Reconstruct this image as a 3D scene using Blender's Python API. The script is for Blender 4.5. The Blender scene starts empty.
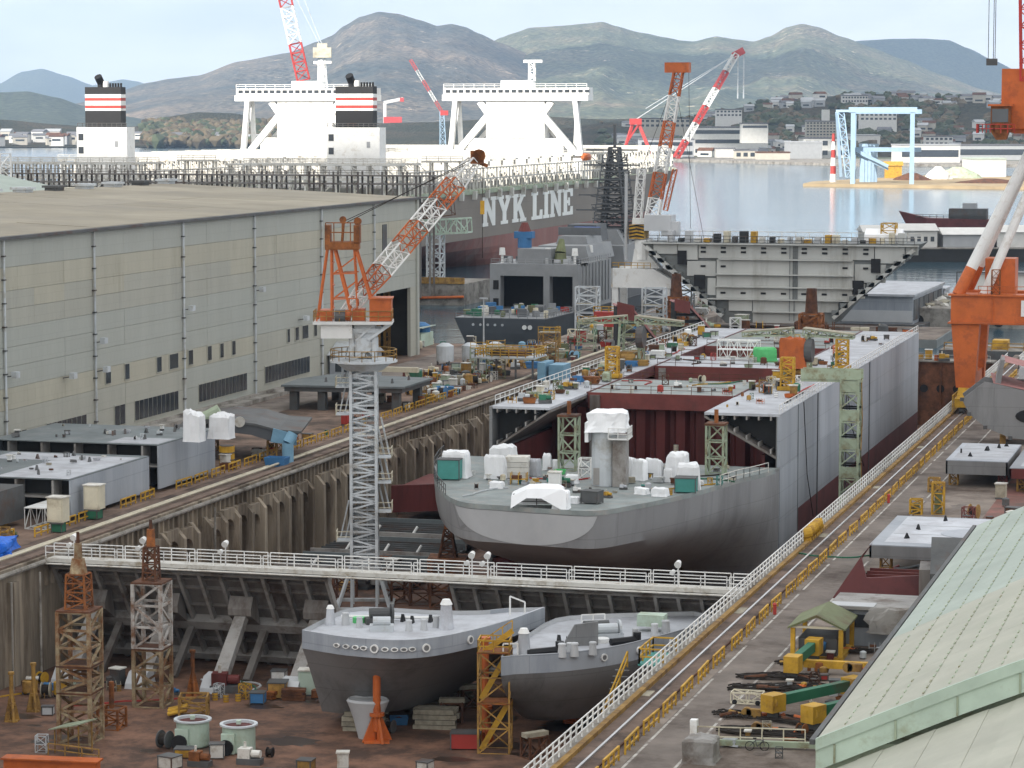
import bpy, math, random
from mathutils import Vector, Matrix, noise
random.seed(7)
SC = bpy.context.scene
COL = SC.collection
# ------------------------------------------------------------------ camera
# World axes: +Y runs along the building dock, +X to its right, z = 0 is the dock coping, metres.
FPX, CAMH = 2761.0, 45.0
PITCH = math.atan(270 / FPX); YAW = math.atan(774 / math.hypot(FPX, 270))
_F = Vector((-math.sin(YAW) * math.cos(PITCH), math.cos(YAW) * math.cos(PITCH), -math.sin(PITCH)))
_R = Vector((math.cos(YAW), math.sin(YAW), 0)); _U = _R.cross(_F)
cam = bpy.data.cameras.new('camera'); cam.sensor_width = 36; cam.lens = 36 * FPX / 1024
cam.clip_start = 1; cam.clip_end = 60000
camo = bpy.data.objects.new('camera', cam); COL.objects.link(camo)
m4 = Matrix((_R, _U, -_F)).transposed().to_4x4(); m4.translation = (0, 0, CAMH)
camo.matrix_world = m4; SC.camera = camo
# ------------------------------------------------------------------ light
SUND = Vector((0.47, 0.76, -0.45)).normalized()          # direction the sunlight travels
sun = bpy.data.lights.new('sun', 'SUN'); sun.energy = 4.2; sun.angle = math.radians(0.53); sun.color = (1, .95, .87)
suno = bpy.data.objects.new('sun', sun); COL.objects.link(suno)
suno.rotation_euler = SUND.to_track_quat('-Z', 'Y').to_euler()
W = bpy.data.worlds.new('World'); SC.world = W; W.use_nodes = True
nt = W.node_tree; nt.nodes.clear()
out = nt.nodes.new('ShaderNodeOutputWorld'); bg = nt.nodes.new('ShaderNodeBackground')
sky = nt.nodes.new('ShaderNodeTexSky'); sky.sky_type = 'NISHITA'; sky.sun_disc = False
sky.sun_elevation = math.asin(-SUND.z); sky.sun_rotation = math.atan2(-SUND.x, -SUND.y)
sky.air_density = 1.0; sky.dust_density = 1.5; sky.altitude = 50
tc = nt.nodes.new('ShaderNodeTexCoord'); mp = nt.nodes.new('ShaderNodeMapping'); mp.inputs['Scale'].default_value = (1, 1, 3.2)
nz = nt.nodes.new('ShaderNodeTexNoise'); nz.inputs['Scale'].default_value = 3.1; nz.inputs['Detail'].default_value = 7; nz.inputs['Roughness'].default_value = .58
rp = nt.nodes.new('ShaderNodeValToRGB'); rp.color_ramp.elements[0].position = .24; rp.color_ramp.elements[1].position = .46
mx = nt.nodes.new('ShaderNodeMixRGB'); mx.inputs[2].default_value = (1, 1, 1, 1)
nt.links.new(tc.outputs['Generated'], mp.inputs[0]); nt.links.new(mp.outputs[0], nz.inputs[0]); nt.links.new(nz.outputs[0], rp.inputs[0])
nz2 = nt.nodes.new('ShaderNodeTexNoise'); nz2.inputs['Scale'].default_value = 6.5; nz2.inputs['Detail'].default_value = 8; nz2.inputs['Roughness'].default_value = .6
rp2 = nt.nodes.new('ShaderNodeValToRGB'); rp2.color_ramp.elements[0].position = .32; rp2.color_ramp.elements[1].position = .66
rp2.color_ramp.elements[0].color = (5.5, 5.6, 5.75, 1); rp2.color_ramp.elements[1].color = (8.0, 7.9, 7.7, 1)
nt.links.new(mp.outputs[0], nz2.inputs[0]); nt.links.new(nz2.outputs[0], rp2.inputs[0]); nt.links.new(rp2.outputs[0], mx.inputs[2])
dk_ = nt.nodes.new('ShaderNodeMixRGB'); dk_.blend_type = 'MULTIPLY'; dk_.inputs[0].default_value = 1; dk_.inputs[2].default_value = (.74, .71, .68, 1); nt.links.new(sky.outputs[0], dk_.inputs[1])
nt.links.new(rp.outputs[0], mx.inputs[0]); nt.links.new(dk_.outputs[0], mx.inputs[1]); nt.links.new(mx.outputs[0], bg.inputs[0])
bg.inputs[1].default_value = .10; nt.links.new(bg.outputs[0], out.inputs[0])
vs = SC.view_settings; vs.view_transform = 'Standard'; vs.look = 'None'; vs.gamma = 1; vs.exposure = 1.1; vs.use_curve_mapping = False
SC.cycles.use_denoising = True; SC.cycles.max_bounces = 5; SC.cycles.diffuse_bounces = 2; SC.cycles.glossy_bounces = 2
SC.cycles.transmission_bounces = 2; SC.cycles.volume_bounces = 0; SC.cycles.transparent_max_bounces = 4; SC.cycles.caustics_reflective = False; SC.cycles.caustics_refractive = False
# ------------------------------------------------------------------ placement: pixel of a thing's foot -> point on a level
def _ray(u, v): return _F * FPX + _R * (u - 512) - _U * (v - 384)
def G(u, v, z=0.0):
    d = _ray(u, v); t = (z - CAMH) / d.z; p = d * t; return Vector((p.x, p.y, z))
def GY(u, v, y):
    d = _ray(u, v) * 1.0; t = y / d.y; return Vector((d.x * t, y, CAMH + d.z * t))
# ------------------------------------------------------------------ materials
MATS = {}
def mat(name, col, rough=.6, metal=0.0, var=.22, scale=.35, dirt=None, amt=.3, dscale=.25, streak=False, bump=0, spec=.3, rnd=.12, plates=None):
    m = bpy.data.materials.new(name); m.use_nodes = True; n = m.node_tree.nodes; L = m.node_tree.links
    b = n['Principled BSDF']; b.inputs['Roughness'].default_value = rough; b.inputs['Metallic'].default_value = metal
    b.inputs['Specular IOR Level'].default_value = spec
    g = n.new('ShaderNodeNewGeometry'); mp = n.new('ShaderNodeMapping'); L.new(g.outputs['Position'], mp.inputs[0])
    if streak: mp.inputs['Scale'].default_value = (1, 1, .12)
    t = n.new('ShaderNodeTexNoise'); t.inputs['Scale'].default_value = scale; t.inputs['Detail'].default_value = 6; t.inputs['Roughness'].default_value = .65
    L.new(mp.outputs[0], t.inputs['Vector'])
    r = n.new('ShaderNodeValToRGB'); r.color_ramp.elements[0].position = .3; r.color_ramp.elements[1].position = .72
    lo = [c * (1 - var) for c in col] + [1]; hi = [min(1, c * (1 + var * .7)) for c in col] + [1]
    r.color_ramp.elements[0].color = lo; r.color_ramp.elements[1].color = hi; L.new(t.outputs[0], r.inputs[0])
    last = r.outputs[0]
    if dirt:
        t2 = n.new('ShaderNodeTexNoise'); t2.inputs['Scale'].default_value = dscale; t2.inputs['Detail'].default_value = 9; t2.inputs['Roughness'].default_value = .72
        mp2 = n.new('ShaderNodeMapping'); mp2.inputs['Location'].default_value = (13, 7, 3); L.new(g.outputs['Position'], mp2.inputs[0]); L.new(mp2.outputs[0], t2.inputs['Vector'])
        if streak: mp2.inputs['Scale'].default_value = (1, 1, .15)
        r2 = n.new('ShaderNodeValToRGB'); r2.color_ramp.elements[0].position = .62 - amt * .35; r2.color_ramp.elements[1].position = .78 - amt * .3
        L.new(t2.outputs[0], r2.inputs[0]); mx = n.new('ShaderNodeMixRGB'); L.new(r2.outputs[0], mx.inputs[0]); L.new(last, mx.inputs[1]); mx.inputs[2].default_value = (*dirt, 1); last = mx.outputs[0]
    if plates:
        sx = n.new('ShaderNodeSeparateXYZ'); L.new(g.outputs['Position'], sx.inputs[0]); ad = n.new('ShaderNodeMath'); L.new(sx.outputs[0], ad.inputs[0]); L.new(sx.outputs[1], ad.inputs[1])
        cb = n.new('ShaderNodeCombineXYZ'); L.new(ad.outputs[0], cb.inputs[0]); L.new(sx.outputs[2], cb.inputs[1]); bk = n.new('ShaderNodeTexBrick'); L.new(cb.outputs[0], bk.inputs['Vector'])
        bk.inputs['Scale'].default_value = 1; bk.inputs['Brick Width'].default_value = plates[0]; bk.inputs['Row Height'].default_value = plates[1]; bk.inputs['Mortar Size'].default_value = plates[2]; bk.inputs['Mortar Smooth'].default_value = .4
        a_ = plates[3]; bk.inputs['Color1'].default_value = (1, 1, 1, 1); bk.inputs['Color2'].default_value = (1 - a_, 1 - a_, 1 - a_, 1); bk.inputs['Mortar'].default_value = (plates[4],) * 3 + (1,)
        mm_ = n.new('ShaderNodeMixRGB'); mm_.blend_type = 'MULTIPLY'; mm_.inputs[0].default_value = 1; L.new(last, mm_.inputs[1]); L.new(bk.outputs[0], mm_.inputs[2]); last = mm_.outputs[0]
    if rnd:
        oi = n.new('ShaderNodeObjectInfo'); hs = n.new('ShaderNodeHueSaturation'); mr = n.new('ShaderNodeMapRange')
        mr.inputs[3].default_value = 1 - rnd; mr.inputs[4].default_value = 1 + rnd; L.new(oi.outputs['Random'], mr.inputs[0]); L.new(mr.outputs[0], hs.inputs['Value']); L.new(last, hs.inputs['Color']); last = hs.outputs[0]
    L.new(last, b.inputs['Base Color'])
    if bump:
        bp = n.new('ShaderNodeBump'); bp.inputs['Distance'].default_value = bump; bp.inputs['Strength'].default_value = .6; L.new(t.outputs[0], bp.inputs['Height']); L.new(bp.outputs[0], b.inputs['Normal'])
    MATS[name] = m; return m
RUST = (.13, .05, .02)
def mk(*rows):
    for r in rows: mat(r[0], r[1], **(r[2] if len(r) > 2 else {}))
mk(('concrete', (0.3, 0.28, 0.25), dict(rough=.9, var=.3, dirt=(.09, .075, .06), amt=.45, bump=.04)),
   ('dockwall', (0.33, 0.275, 0.21), dict(rough=.9, var=.45, scale=.5, streak=True, dirt=(.10, .075, .052), amt=.5, dscale=.3, bump=.05)),
   ('dockfloor', (0.215, 0.115, 0.075), dict(rough=.85, var=.35, scale=.2, dirt=(.07, .042, .03), amt=.62, dscale=.22, bump=.03)),
   ('quay_brown', (0.215, 0.145, 0.108), dict(rough=.9, var=.35, scale=.25, dirt=(.06, .042, .032), amt=.5, dscale=.12)),
   ('quay_grey', (0.27, 0.225, 0.19), dict(rough=.9, var=.3, scale=.18, dirt=(.085, .06, .046), amt=.5, dscale=.09)),
   ('asphalt', (0.215, 0.182, 0.158), dict(rough=.9, var=.3, scale=.3, dirt=(.07, .05, .04), amt=.4, dscale=.1)),
   ('redyard', (0.23, 0.105, 0.085), dict(rough=.9, var=.4, scale=.25, dirt=(.11, .085, .07), amt=.55, dscale=.15)),
   ('railbed', (0.155, 0.108, 0.083), dict(rough=.9, var=.35, scale=.4, dirt=(.05, .035, .028), amt=.45)),
   ('whiteline', (.5, .48, .44), dict(rough=.8, var=.25, dirt=(.2, .17, .15), amt=.5, dscale=.8)),
   ('rail_steel', (0.5, 0.5, 0.5), dict(rough=.35, metal=.7, var=.2)),
   ('shed_blue', (.375, .385, .345), dict(plates=(1.2, 1.35, .04, .02, .9), rough=.6, var=.06, streak=True, rnd=.02)),
   ('shed_grey', (.385, .38, .325), dict(plates=(1.2, 1.35, .04, .02, .9), rough=.6, var=.07, streak=True, dirt=(.31, .31, .275), amt=.2, rnd=.02)),
   ('shed_tan', (.42, .40, .32), dict(plates=(1.2, 1.35, .04, .02, .9), rough=.6, var=.08, streak=True, dirt=(.34, .32, .25), amt=.25, rnd=.03)),
   ('shed_roof', (0.315, 0.28, 0.215), dict(rough=.85, var=.2, scale=.08, dirt=(.26, .235, .19), amt=.4, dscale=.05, rnd=.1)),
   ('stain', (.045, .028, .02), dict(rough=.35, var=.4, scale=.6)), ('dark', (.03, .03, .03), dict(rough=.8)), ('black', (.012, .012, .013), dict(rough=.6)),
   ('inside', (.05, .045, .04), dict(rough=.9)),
   ('window', (.035, .042, .05), dict(rough=.15, spec=.6)),
   ('darksteel', (0.09, 0.092, 0.092), dict(rough=.6, var=.3, dirt=(.09, .05, .035), amt=.3)),
   ('gate', (0.2, 0.184, 0.168), dict(rough=.6, var=.3, scale=.5, streak=True, dirt=(.075, .05, .038), amt=.45)),
   ('gate_lt', (0.3, 0.287, 0.27), dict(rough=.6, var=.25, dirt=(.11, .08, .06), amt=.35)),
   ('white', (.74, .74, .72), dict(rough=.5, var=.1, dirt=(.5, .46, .4), amt=.2, dscale=.5)),
   ('offwhite', (.6, .585, .54), dict(rough=.6, var=.15, dirt=(.32, .27, .2), amt=.35, dscale=.7)),
   ('cream', (.62, .57, .44), dict(rough=.6, var=.2, dirt=(.3, .24, .15), amt=.3)),
   ('tarp', (.8, .81, .82), dict(rough=.75, var=.08)),
   ('lattice_grey', (0.5, 0.53, 0.55), dict(rough=.5, var=.15, dirt=(.3, .27, .22), amt=.3)),
   ('orange', (.52, .125, .028), dict(rough=.5, var=.2, dirt=(.3, .075, .025), amt=.35, dscale=.5)),
   ('orange_rust', (.30, .105, .03), dict(rough=.75, var=.45, scale=.8, dirt=(.10, .04, .018), amt=.5, dscale=.6)),
   ('rust', (.13, .055, .028), dict(rough=.85, var=.5, scale=.9, dirt=(.05, .025, .017), amt=.45)),
   ('rust_pale', (.33, .27, .17), dict(rough=.8, var=.35, scale=.9, dirt=(.17, .075, .03), amt=.6, dscale=.7)),
   ('rust_white', (.46, .44, .41), dict(rough=.7, var=.25, scale=.9, dirt=(.17, .085, .045), amt=.45, dscale=.8)),
   ('yellow', (.52, .30, .03), dict(rough=.6, var=.25, scale=.8, dirt=(.24, .12, .03), amt=.35, dscale=.7)),
   ('ochre', (.36, .21, .055), dict(rough=.7, var=.35, scale=.8, dirt=(.15, .08, .03), amt=.45, dscale=.7)),
   ('green', (.03, .15, .085), dict(rough=.6, var=.25, dirt=(.08, .07, .04), amt=.3)),
   ('olive', (.16, .18, .09), dict(rough=.7, var=.3, dirt=(.12, .08, .04), amt=.4)),
   ('palegreen', (0.44, 0.54, 0.45), dict(rough=.55, var=.15, dirt=(.28, .3, .2), amt=.3)),
   ('palegreen2', (.34, .40, .29), dict(rough=.6, var=.2, dirt=(.2, .16, .08), amt=.35, dscale=.6)),
   ('limegreen', (.1, .47, .16), dict(rough=.6)), ('tealgreen', (.06, .25, .22), dict(rough=.6)),
   ('blue', (.05, .17, .36), dict(rough=.6, var=.2)), ('skyblue', (.2, .37, .5), dict(rough=.6, var=.2)), ('bluetarp', (.02, .14, .6), dict(rough=.5, var=.3, scale=2)),
   ('red', (.38, .045, .035), dict(rough=.5, var=.2)), ('maroon', (.115, .023, .02), dict(rough=.6, var=.35, scale=.35, streak=True, dirt=(.06, .015, .012), amt=.4)),
   ('primer', (.165, .043, .036), dict(rough=.65, var=.3, scale=.3, dirt=(.1, .035, .03), amt=.35)),
   ('pinkprimer', (.34, .16, .15), dict(rough=.65, var=.25)),
   ('hull', (0.205, 0.205, 0.205), dict(plates=(7.5, 2.6, .05, .07, .78), rough=.5, var=.14, scale=.12, streak=True, dirt=(.13, .13, .13), amt=.35, dscale=.2)),
   ('stern_hull', (.285, .287, .292), dict(rough=.5, var=.12, scale=.15, streak=True, dirt=(.2, .2, .205), amt=.35, dscale=.2, plates=(8.5, 2.8, .05, .06, .78))),
   ('hull_lt', (0.46, 0.47, 0.48), dict(rough=.5, var=.1, scale=.2, dirt=(.47, .475, .48), amt=.25)),
   ('hull_blue', (0.36, 0.385, 0.42), dict(plates=(11, 3.1, .06, .05, .8), rough=.5, var=.16, scale=.12, streak=True, dirt=(.24, .265, .3), amt=.45, dscale=.12)),
   ('deck_grey', (0.24, 0.27, 0.265), dict(rough=.65, var=.3, scale=.3, dirt=(.3, .29, .27), amt=.4, dscale=.35)),
   ('deck_lt', (.46, .475, .505), dict(rough=.65, var=.2, scale=.3, dirt=(.34, .34, .36), amt=.4, dscale=.3)),
   ('deck_blue', (.145, .165, .17), dict(rough=.65, var=.25, scale=.25, dirt=(.19, .2, .2), amt=.35)),
   ('boot', (0.135, 0.045, 0.045), dict(rough=.6, var=.25, scale=.2, dirt=(.075, .03, .03), amt=.35)),
   ('nyk_hull', (.175, .147, .12), dict(plates=(14, 3.2, .1, .05, .85), rough=.55, var=.12, scale=.05, streak=True)), ('nyk_red', (0.22, 0.095, 0.08), dict(rough=.6, var=.3, scale=.07, streak=True, dirt=(.22, .15, .13), amt=.35, dscale=.06)),
   ('letter', (.74, .74, .71), dict(rough=.5, var=.06)),
   ('navy_hull', (.1, .106, .115), dict(rough=.5, var=.15, scale=.2)), ('navy', (.25, .257, .262), dict(rough=.55, var=.15, scale=.3)), ('navy_dk', (.105, .11, .115), dict(rough=.6)),
   ('section', (0.46, 0.465, 0.44), dict(rough=.6, var=.12, scale=.15, streak=True, dirt=(.3, .29, .26), amt=.3, dscale=.2)), ('section_dk', (.17, .18, .175), dict(rough=.6)),
   ('fade_green', (.375, .425, .375), dict(rough=.7, var=.14, scale=.2, dirt=(.33, .385, .335), amt=.3, dscale=.15, rnd=.04)),
   ('fade_tan', (.43, .43, .36), dict(rough=.75, var=.14, scale=.2, dirt=(.38, .39, .32), amt=.35, dscale=.2, rnd=.04)),
   ('timber', (.34, .31, .24), dict(rough=.9, var=.35, scale=1.5)), ('rope', (.028, .022, .018), dict(rough=.9, var=.5, scale=2)),
   ('paleblue', (.31, .43, .55), dict(rough=.5, var=.12)), ('crane_red', (.5, .05, .04), dict(rough=.5, var=.2)),
   ('bldg_white', (.62, .61, .58), dict(rough=.7, var=.1)), ('bldg_grey', (.34, .35, .36), dict(rough=.7, var=.1)), ('bldg_tan', (.45, .42, .36), dict(rough=.7, var=.1)), ('roof_dark', (.13, .13, .14), dict(rough=.7, rnd=.3)),
   ('sand', (.31, .235, .14), dict(rough=.9, var=.3, scale=.05)), ('leaf', (.05, .062, .03), dict(rough=.8, var=.5, scale=.03)), ('leaf_brown', (.105, .08, .045), dict(rough=.8, var=.5, scale=.03)),
   ('farland', (.10, .11, .07), dict(rough=.9, var=.4, scale=.01)), ('cloth', (.8, .8, .8), dict(rough=.9)), ('skin', (.5, .33, .25), {}), ('glass', (.04, .05, .06), dict(rough=.1, spec=.7)))
# ------------------------------------------------------------------ mesh helpers
class M:
    def __init__(s): s.v = []; s.f = []
    def add(s, vs, fs):
        n = len(s.v); s.v += [tuple(v) for v in vs]; s.f += [tuple(i + n for i in f) for f in fs]; return s
    def bx(s, x0, x1, y0, y1, z0, z1):
        return s.add([(x0, y0, z0), (x1, y0, z0), (x1, y1, z0), (x0, y1, z0), (x0, y0, z1), (x1, y0, z1), (x1, y1, z1), (x0, y1, z1)],
                     [(3, 2, 1, 0), (4, 5, 6, 7), (0, 1, 5, 4), (1, 2, 6, 5), (2, 3, 7, 6), (3, 0, 4, 7)])
    def box(s, c, d, rz=0):
        x, y, z = [q / 2 for q in d]; ca, sa = math.cos(rz), math.sin(rz); vs = []
        for k in (-z, z):
            for i, j in ((-x, -y), (x, -y), (x, y), (-x, y)): vs.append((c[0] + i * ca - j * sa, c[1] + i * sa + j * ca, c[2] + k))
        return s.add(vs, [(3, 2, 1, 0), (4, 5, 6, 7), (0, 1, 5, 4), (1, 2, 6, 5), (2, 3, 7, 6), (3, 0, 4, 7)])
    def beam(s, p, q, w, h=None):
        p, q = Vector(p), Vector(q); h = h or w; d = q - p
        if d.length < 1e-6: return s
        d.normalize(); up = Vector((0, 0, 1)) if abs(d.z) < .95 else Vector((0, 1, 0))
        a = d.cross(up).normalized() * w / 2; b = a.normalized().cross(d) * h / 2; vs = []
        for e in (p, q):
            for i, j in ((-1, -1), (1, -1), (1, 1), (-1, 1)): vs.append(e + a * i + b * j)
        return s.add(vs, [(3, 2, 1, 0), (4, 5, 6, 7), (0, 1, 5, 4), (1, 2, 6, 5), (2, 3, 7, 6), (3, 0, 4, 7)])
    def cyl(s, p, q, r, r2=None, n=8, caps=True):
        p, q = Vector(p), Vector(q); r2 = r if r2 is None else r2; d = (q - p).normalized(); up = Vector((0, 0, 1)) if abs(d.z) < .95 else Vector((0, 1, 0))
        a = d.cross(up).normalized(); b = a.cross(d); vs = []
        for e, rr in ((p, r), (q, r2)):
            for i in range(n): t = 2 * math.pi * i / n; vs.append(e + (a * math.cos(t) + b * math.sin(t)) * rr)
        fs = [(i, (i + 1) % n, n + (i + 1) % n, n + i) for i in range(n)]
        if caps: fs += [tuple(range(n - 1, -1, -1)), tuple(range(n, 2 * n))]
        return s.add(vs, fs)
    def loft(s, rings, cap=True, close=True):
        n = len(rings[0]); vs = [p for r in rings for p in r]; fs = []
        for k in range(len(rings) - 1):
            for i in range(n if close else n - 1): j = (i + 1) % n; fs.append((k * n + i, k * n + j, (k + 1) * n + j, (k + 1) * n + i))
        if cap: fs += [tuple(range(n - 1, -1, -1)), tuple(range((len(rings) - 1) * n, len(rings) * n))]
        return s.add(vs, fs)
    def prism(s, pts, z0, z1): return s.loft([[(x, y, z0) for x, y in pts], [(x, y, z1) for x, y in pts]])
    def prismY(s, pts, y0, y1): return s.loft([[(x, y0, z) for x, z in pts], [(x, y1, z) for x, z in pts]])
    def prismX(s, pts, x0, x1): return s.loft([[(x0, y, z) for y, z in pts], [(x1, y, z) for y, z in pts]])
    def rail(s, path, h=1.1, n=2, sp=2.0, w=.06, posts=True):
        path = [Vector(p) for p in path]
        for a, b in zip(path[:-1], path[1:]):
            for k in range(1, n + 1): z = Vector((0, 0, h * k / n)); s.beam(a + z, b + z, w)
            if posts:
                c = max(1, round((b - a).length / sp))
                for i in range(c + 1): p = a.lerp(b, i / c); s.beam(p, p + Vector((0, 0, h)), w)
        return s
    def truss(s, p, q, w, h, n, r, w2=None, h2=None, rd=None):
        """square lattice mast or jib from p to q, w x h at p, w2 x h2 at q"""
        p, q = Vector(p), Vector(q); w2 = w if w2 is None else w2; h2 = h if h2 is None else h2; rd = rd or r * .65
        d = (q - p).normalized(); up = Vector((0, 0, 1)) if abs(d.z) < .95 else Vector((0, 1, 0)); a = d.cross(up).normalized(); b = a.cross(d)
        def c(t, k):
            i, j = ((-1, -1), (1, -1), (1, 1), (-1, 1))[k % 4]
            return p.lerp(q, t) + a * (i * (w + (w2 - w) * t) / 2) + b * (j * (h + (h2 - h) * t) / 2)
        for k in range(4): s.beam(c(0, k), c(1, k), r)
        for i in range(n + 1):
            for k in range(4): s.beam(c(i / n, k), c(i / n, k + 1), rd)
        for i in range(n):
            for k in range(4):
                if i % 2: s.beam(c(i / n, k), c((i + 1) / n, k + 1), rd)
                else: s.beam(c(i / n, k + 1), c((i + 1) / n, k), rd)
        return s
    def blob(s, c, r, n=1, j=.3, sq=1):
        t = (1 + 5 ** .5) / 2; vs = [Vector(x).normalized() for x in ((-1, t, 0), (1, t, 0), (-1, -t, 0), (1, -t, 0), (0, -1, t), (0, 1, t), (0, -1, -t), (0, 1, -t), (t, 0, -1), (t, 0, 1), (-t, 0, -1), (-t, 0, 1))]
        fs = [(0, 11, 5), (0, 5, 1), (0, 1, 7), (0, 7, 10), (0, 10, 11), (1, 5, 9), (5, 11, 4), (11, 10, 2), (10, 7, 6), (7, 1, 8), (3, 9, 4), (3, 4, 2), (3, 2, 6), (3, 6, 8), (3, 8, 9), (4, 9, 5), (2, 4, 11), (6, 2, 10), (8, 6, 7), (9, 8, 1)]
        return s.add([Vector(c) + Vector((v.x, v.y, v.z * sq)) * r * (1 + random.uniform(-j, j)) for v in vs], fs)
    def mesh(s, name, m, smooth=False):
        me = bpy.data.meshes.new(name); me.from_pydata(s.v, [], s.f); me.materials.append(MATS[m])
        if smooth: me.polygons.foreach_set('use_smooth', [True] * len(me.polygons)); me.set_sharp_from_angle(angle=math.radians(38))
        me.update(); return me
def obj(name, m, material=None, parent=None, loc=(0, 0, 0), rz=0, smooth=False, kind=None):
    if isinstance(m, M): m = m.mesh(name, material, smooth)
    o = bpy.data.objects.new(name, m); COL.objects.link(o); o.location = loc; o.rotation_euler = (0, 0, rz)
    if parent is not None: o.parent = parent
    if kind: o['kind'] = kind
    return o
def tag(o, label, cat, group=None):
    o['label'] = label; o['category'] = cat
    if group: o['group'] = group
    return o
def thing(name, label, cat, loc=(0, 0, 0), rz=0, group=None):
    o = bpy.data.objects.new(name, None); o.empty_display_size = .5; COL.objects.link(o); o.location = loc; o.rotation_euler = (0, 0, rz); return tag(o, label, cat, group)
def solo(name, m, material, label, cat, loc=(0, 0, 0), rz=0, group=None, smooth=False):
    return tag(obj(name, m, material, None, loc, rz, smooth), label, cat, group)
def st(name, m, material, parent=None, smooth=False):
    o = obj(name, m, material, parent, smooth=smooth)
    if parent is None: o['kind'] = 'structure'
    return o
def copy_tree(o, parent=None):
    c = o.copy(); COL.objects.link(c); c.parent = parent
    for ch in list(o.children): copy_tree(ch, c)
    return c
def dup(o, loc, rz=None, label=None, group=None):
    c = copy_tree(o); c.location = loc
    if rz is not None: c.rotation_euler = (0, 0, rz)
    if label: c['label'] = label
    if group: c['group'] = group
    return c
# ================================================================== SETTING: water, land, hills, clouds
FLOOR = -12.0; XL, XR, YG, YEND = -121.6, -48.1, 258.5, 511.0
def water():
    m = bpy.data.materials.new('water'); m.use_nodes = True; n = m.node_tree.nodes; L = m.node_tree.links; b = n['Principled BSDF']
    b.inputs['Base Color'].default_value = (.035, .075, .10, 1); b.inputs['Roughness'].default_value = .12; b.inputs['IOR'].default_value = 1.33
    g = n.new('ShaderNodeNewGeometry'); mp = n.new('ShaderNodeMapping'); mp.inputs['Scale'].default_value = (.35, .22, 1); L.new(g.outputs['Position'], mp.inputs[0])
    t = n.new('ShaderNodeTexNoise'); t.inputs['Scale'].default_value = .55; t.inputs['Detail'].default_value = 5; L.new(mp.outputs[0], t.inputs['Vector'])
    t2 = n.new('ShaderNodeTexNoise'); t2.inputs['Scale'].default_value = .03; t2.inputs['Detail'].default_value = 3; L.new(mp.outputs[0], t2.inputs['Vector'])
    bp = n.new('ShaderNodeBump'); bp.inputs['Strength'].default_value = .35; bp.inputs['Distance'].default_value = .5; L.new(t.outputs[0], bp.inputs['Height'])
    mr = n.new('ShaderNodeMapRange'); mr.inputs[1].default_value = .35; mr.inputs[2].default_value = .65; mr.inputs[3].default_value = .12; mr.inputs[4].default_value = .5; L.new(t2.outputs[0], mr.inputs[0]); L.new(mr.outputs[0], bp.inputs['Strength'])
    L.new(bp.outputs[0], b.inputs['Normal']); MATS['water'] = m
water()
st('water', M().add([(-9000, 511.5, -3), (9000, 511.5, -3), (16000, 27000, -3), (-16000, 27000, -3)], [(0, 1, 2, 3)]), 'water')
# quay blocks (land left and right of the dock, ground at z = 0)
st('quay_left', M().bx(-900, XL - .3, -150, 519, -14, 0), 'quay_brown')
st('quay_right', M().bx(XR + .3, 500, -150, 523, -14, 0), 'quay_grey')
st('pier', M().bx(-141, -121.9, 519, 760, -14, -.01), 'quay_grey')
st('dock_floor', M().bx(XL - 1, XR + 1, -150, YEND, -13, FLOOR), 'dockfloor')
st('shed_apron', M().bx(-153.4, -146, 180, 518, 0, .012), 'asphalt')
# right-hand crane track, road and lines
st('crane_track', M().bx(-47.0, -43.9, 100, 520, 0, .016), 'railbed')
st('road', M().bx(-43.2, -39.2, 100, 520, 0, .02), 'asphalt')
st('red_yard', M().bx(-31.5, 40, 226, 420, 0, .016), 'redyard')
for i, x in enumerate((-43.1, -39.6)):
    y = 120
    while y < 505:
        l = random.uniform(9, 16); st('road_line', M().bx(x, x + .2, y, y + l, .02, .025), 'whiteline'); y += l + random.choice((.4, .8, 2.5))
for x in (-45.9, -44.6):
    o = st('crane_rail', M().bx(x - (.09 if x < -45 else .05), x + (.09 if x < -45 else .05), 100, 520, .016, .17), 'rail_steel' if x < -45 else 'rust')
for i, (x0, x1, y0, y1) in enumerate(((-46.95, -46.2, 243, 246), (-46.95, -46.2, 290, 292.5), (-46.95, -46.2, 330, 332), (-46.95, -46.2, 372, 374), (-47.6, -46.4, 206, 208))):
    st('duct_cover', M().bx(x0, x1, y0, y1, .016, .05), 'timber')
st('dock_kerb', M().bx(-48.4, -47.52, 100, 512, 0.004, .2), 'concrete'); st('dock_kerb', M().bx(-47.5, -47.05, 100, 512, 0.004, .34), 'ochre')
st('dock_kerb', M().bx(-122.6, -121.5, 150, 519, 0.004, .2), 'railbed')
st('quay_strip', M().bx(-126.4, -122.9, 150, 541, 0, .014), 'railbed')
o = st('crane_rail', M().bx(-124.6, -124.4, 150, 541, .014, .2), 'cream')
o = st('service_pipe', M().cyl((-123.1, 150, .45), (-123.1, 541, .45), .16, n=6), 'cream')
o = st('service_pipe', M().cyl((-121.15, 150, -.55), (-121.15, 511, -.55), .28, n=8), 'concrete')
for k in range(22):
    cx, cy, rr_ = random.uniform(-117, -62), random.uniform(222, 252), random.uniform(.5, 2.2)
    pts = [(cx + math.cos(a * math.pi / 9) * rr_ * 1.6 * random.uniform(.6, 1.25), cy + math.sin(a * math.pi / 9) * rr_ * random.uniform(.6, 1.25), FLOOR + .004) for a in range(18)]
    st('oil_stain', M().add(pts, [tuple(range(18))]), 'stain')
for k in range(16):
    cx, cy, rr_ = random.uniform(-42.5, -34), random.uniform(180, 330), random.uniform(.3, 1.1)
    st('oil_stain', M().add([(cx + math.cos(a * math.pi / 7) * rr_ * random.uniform(.6, 1.25), cy + math.sin(a * math.pi / 7) * 2.2 * rr_ * random.uniform(.6, 1.25), .027) for a in range(14)], [tuple(range(14))]), 'asphalt')
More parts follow.
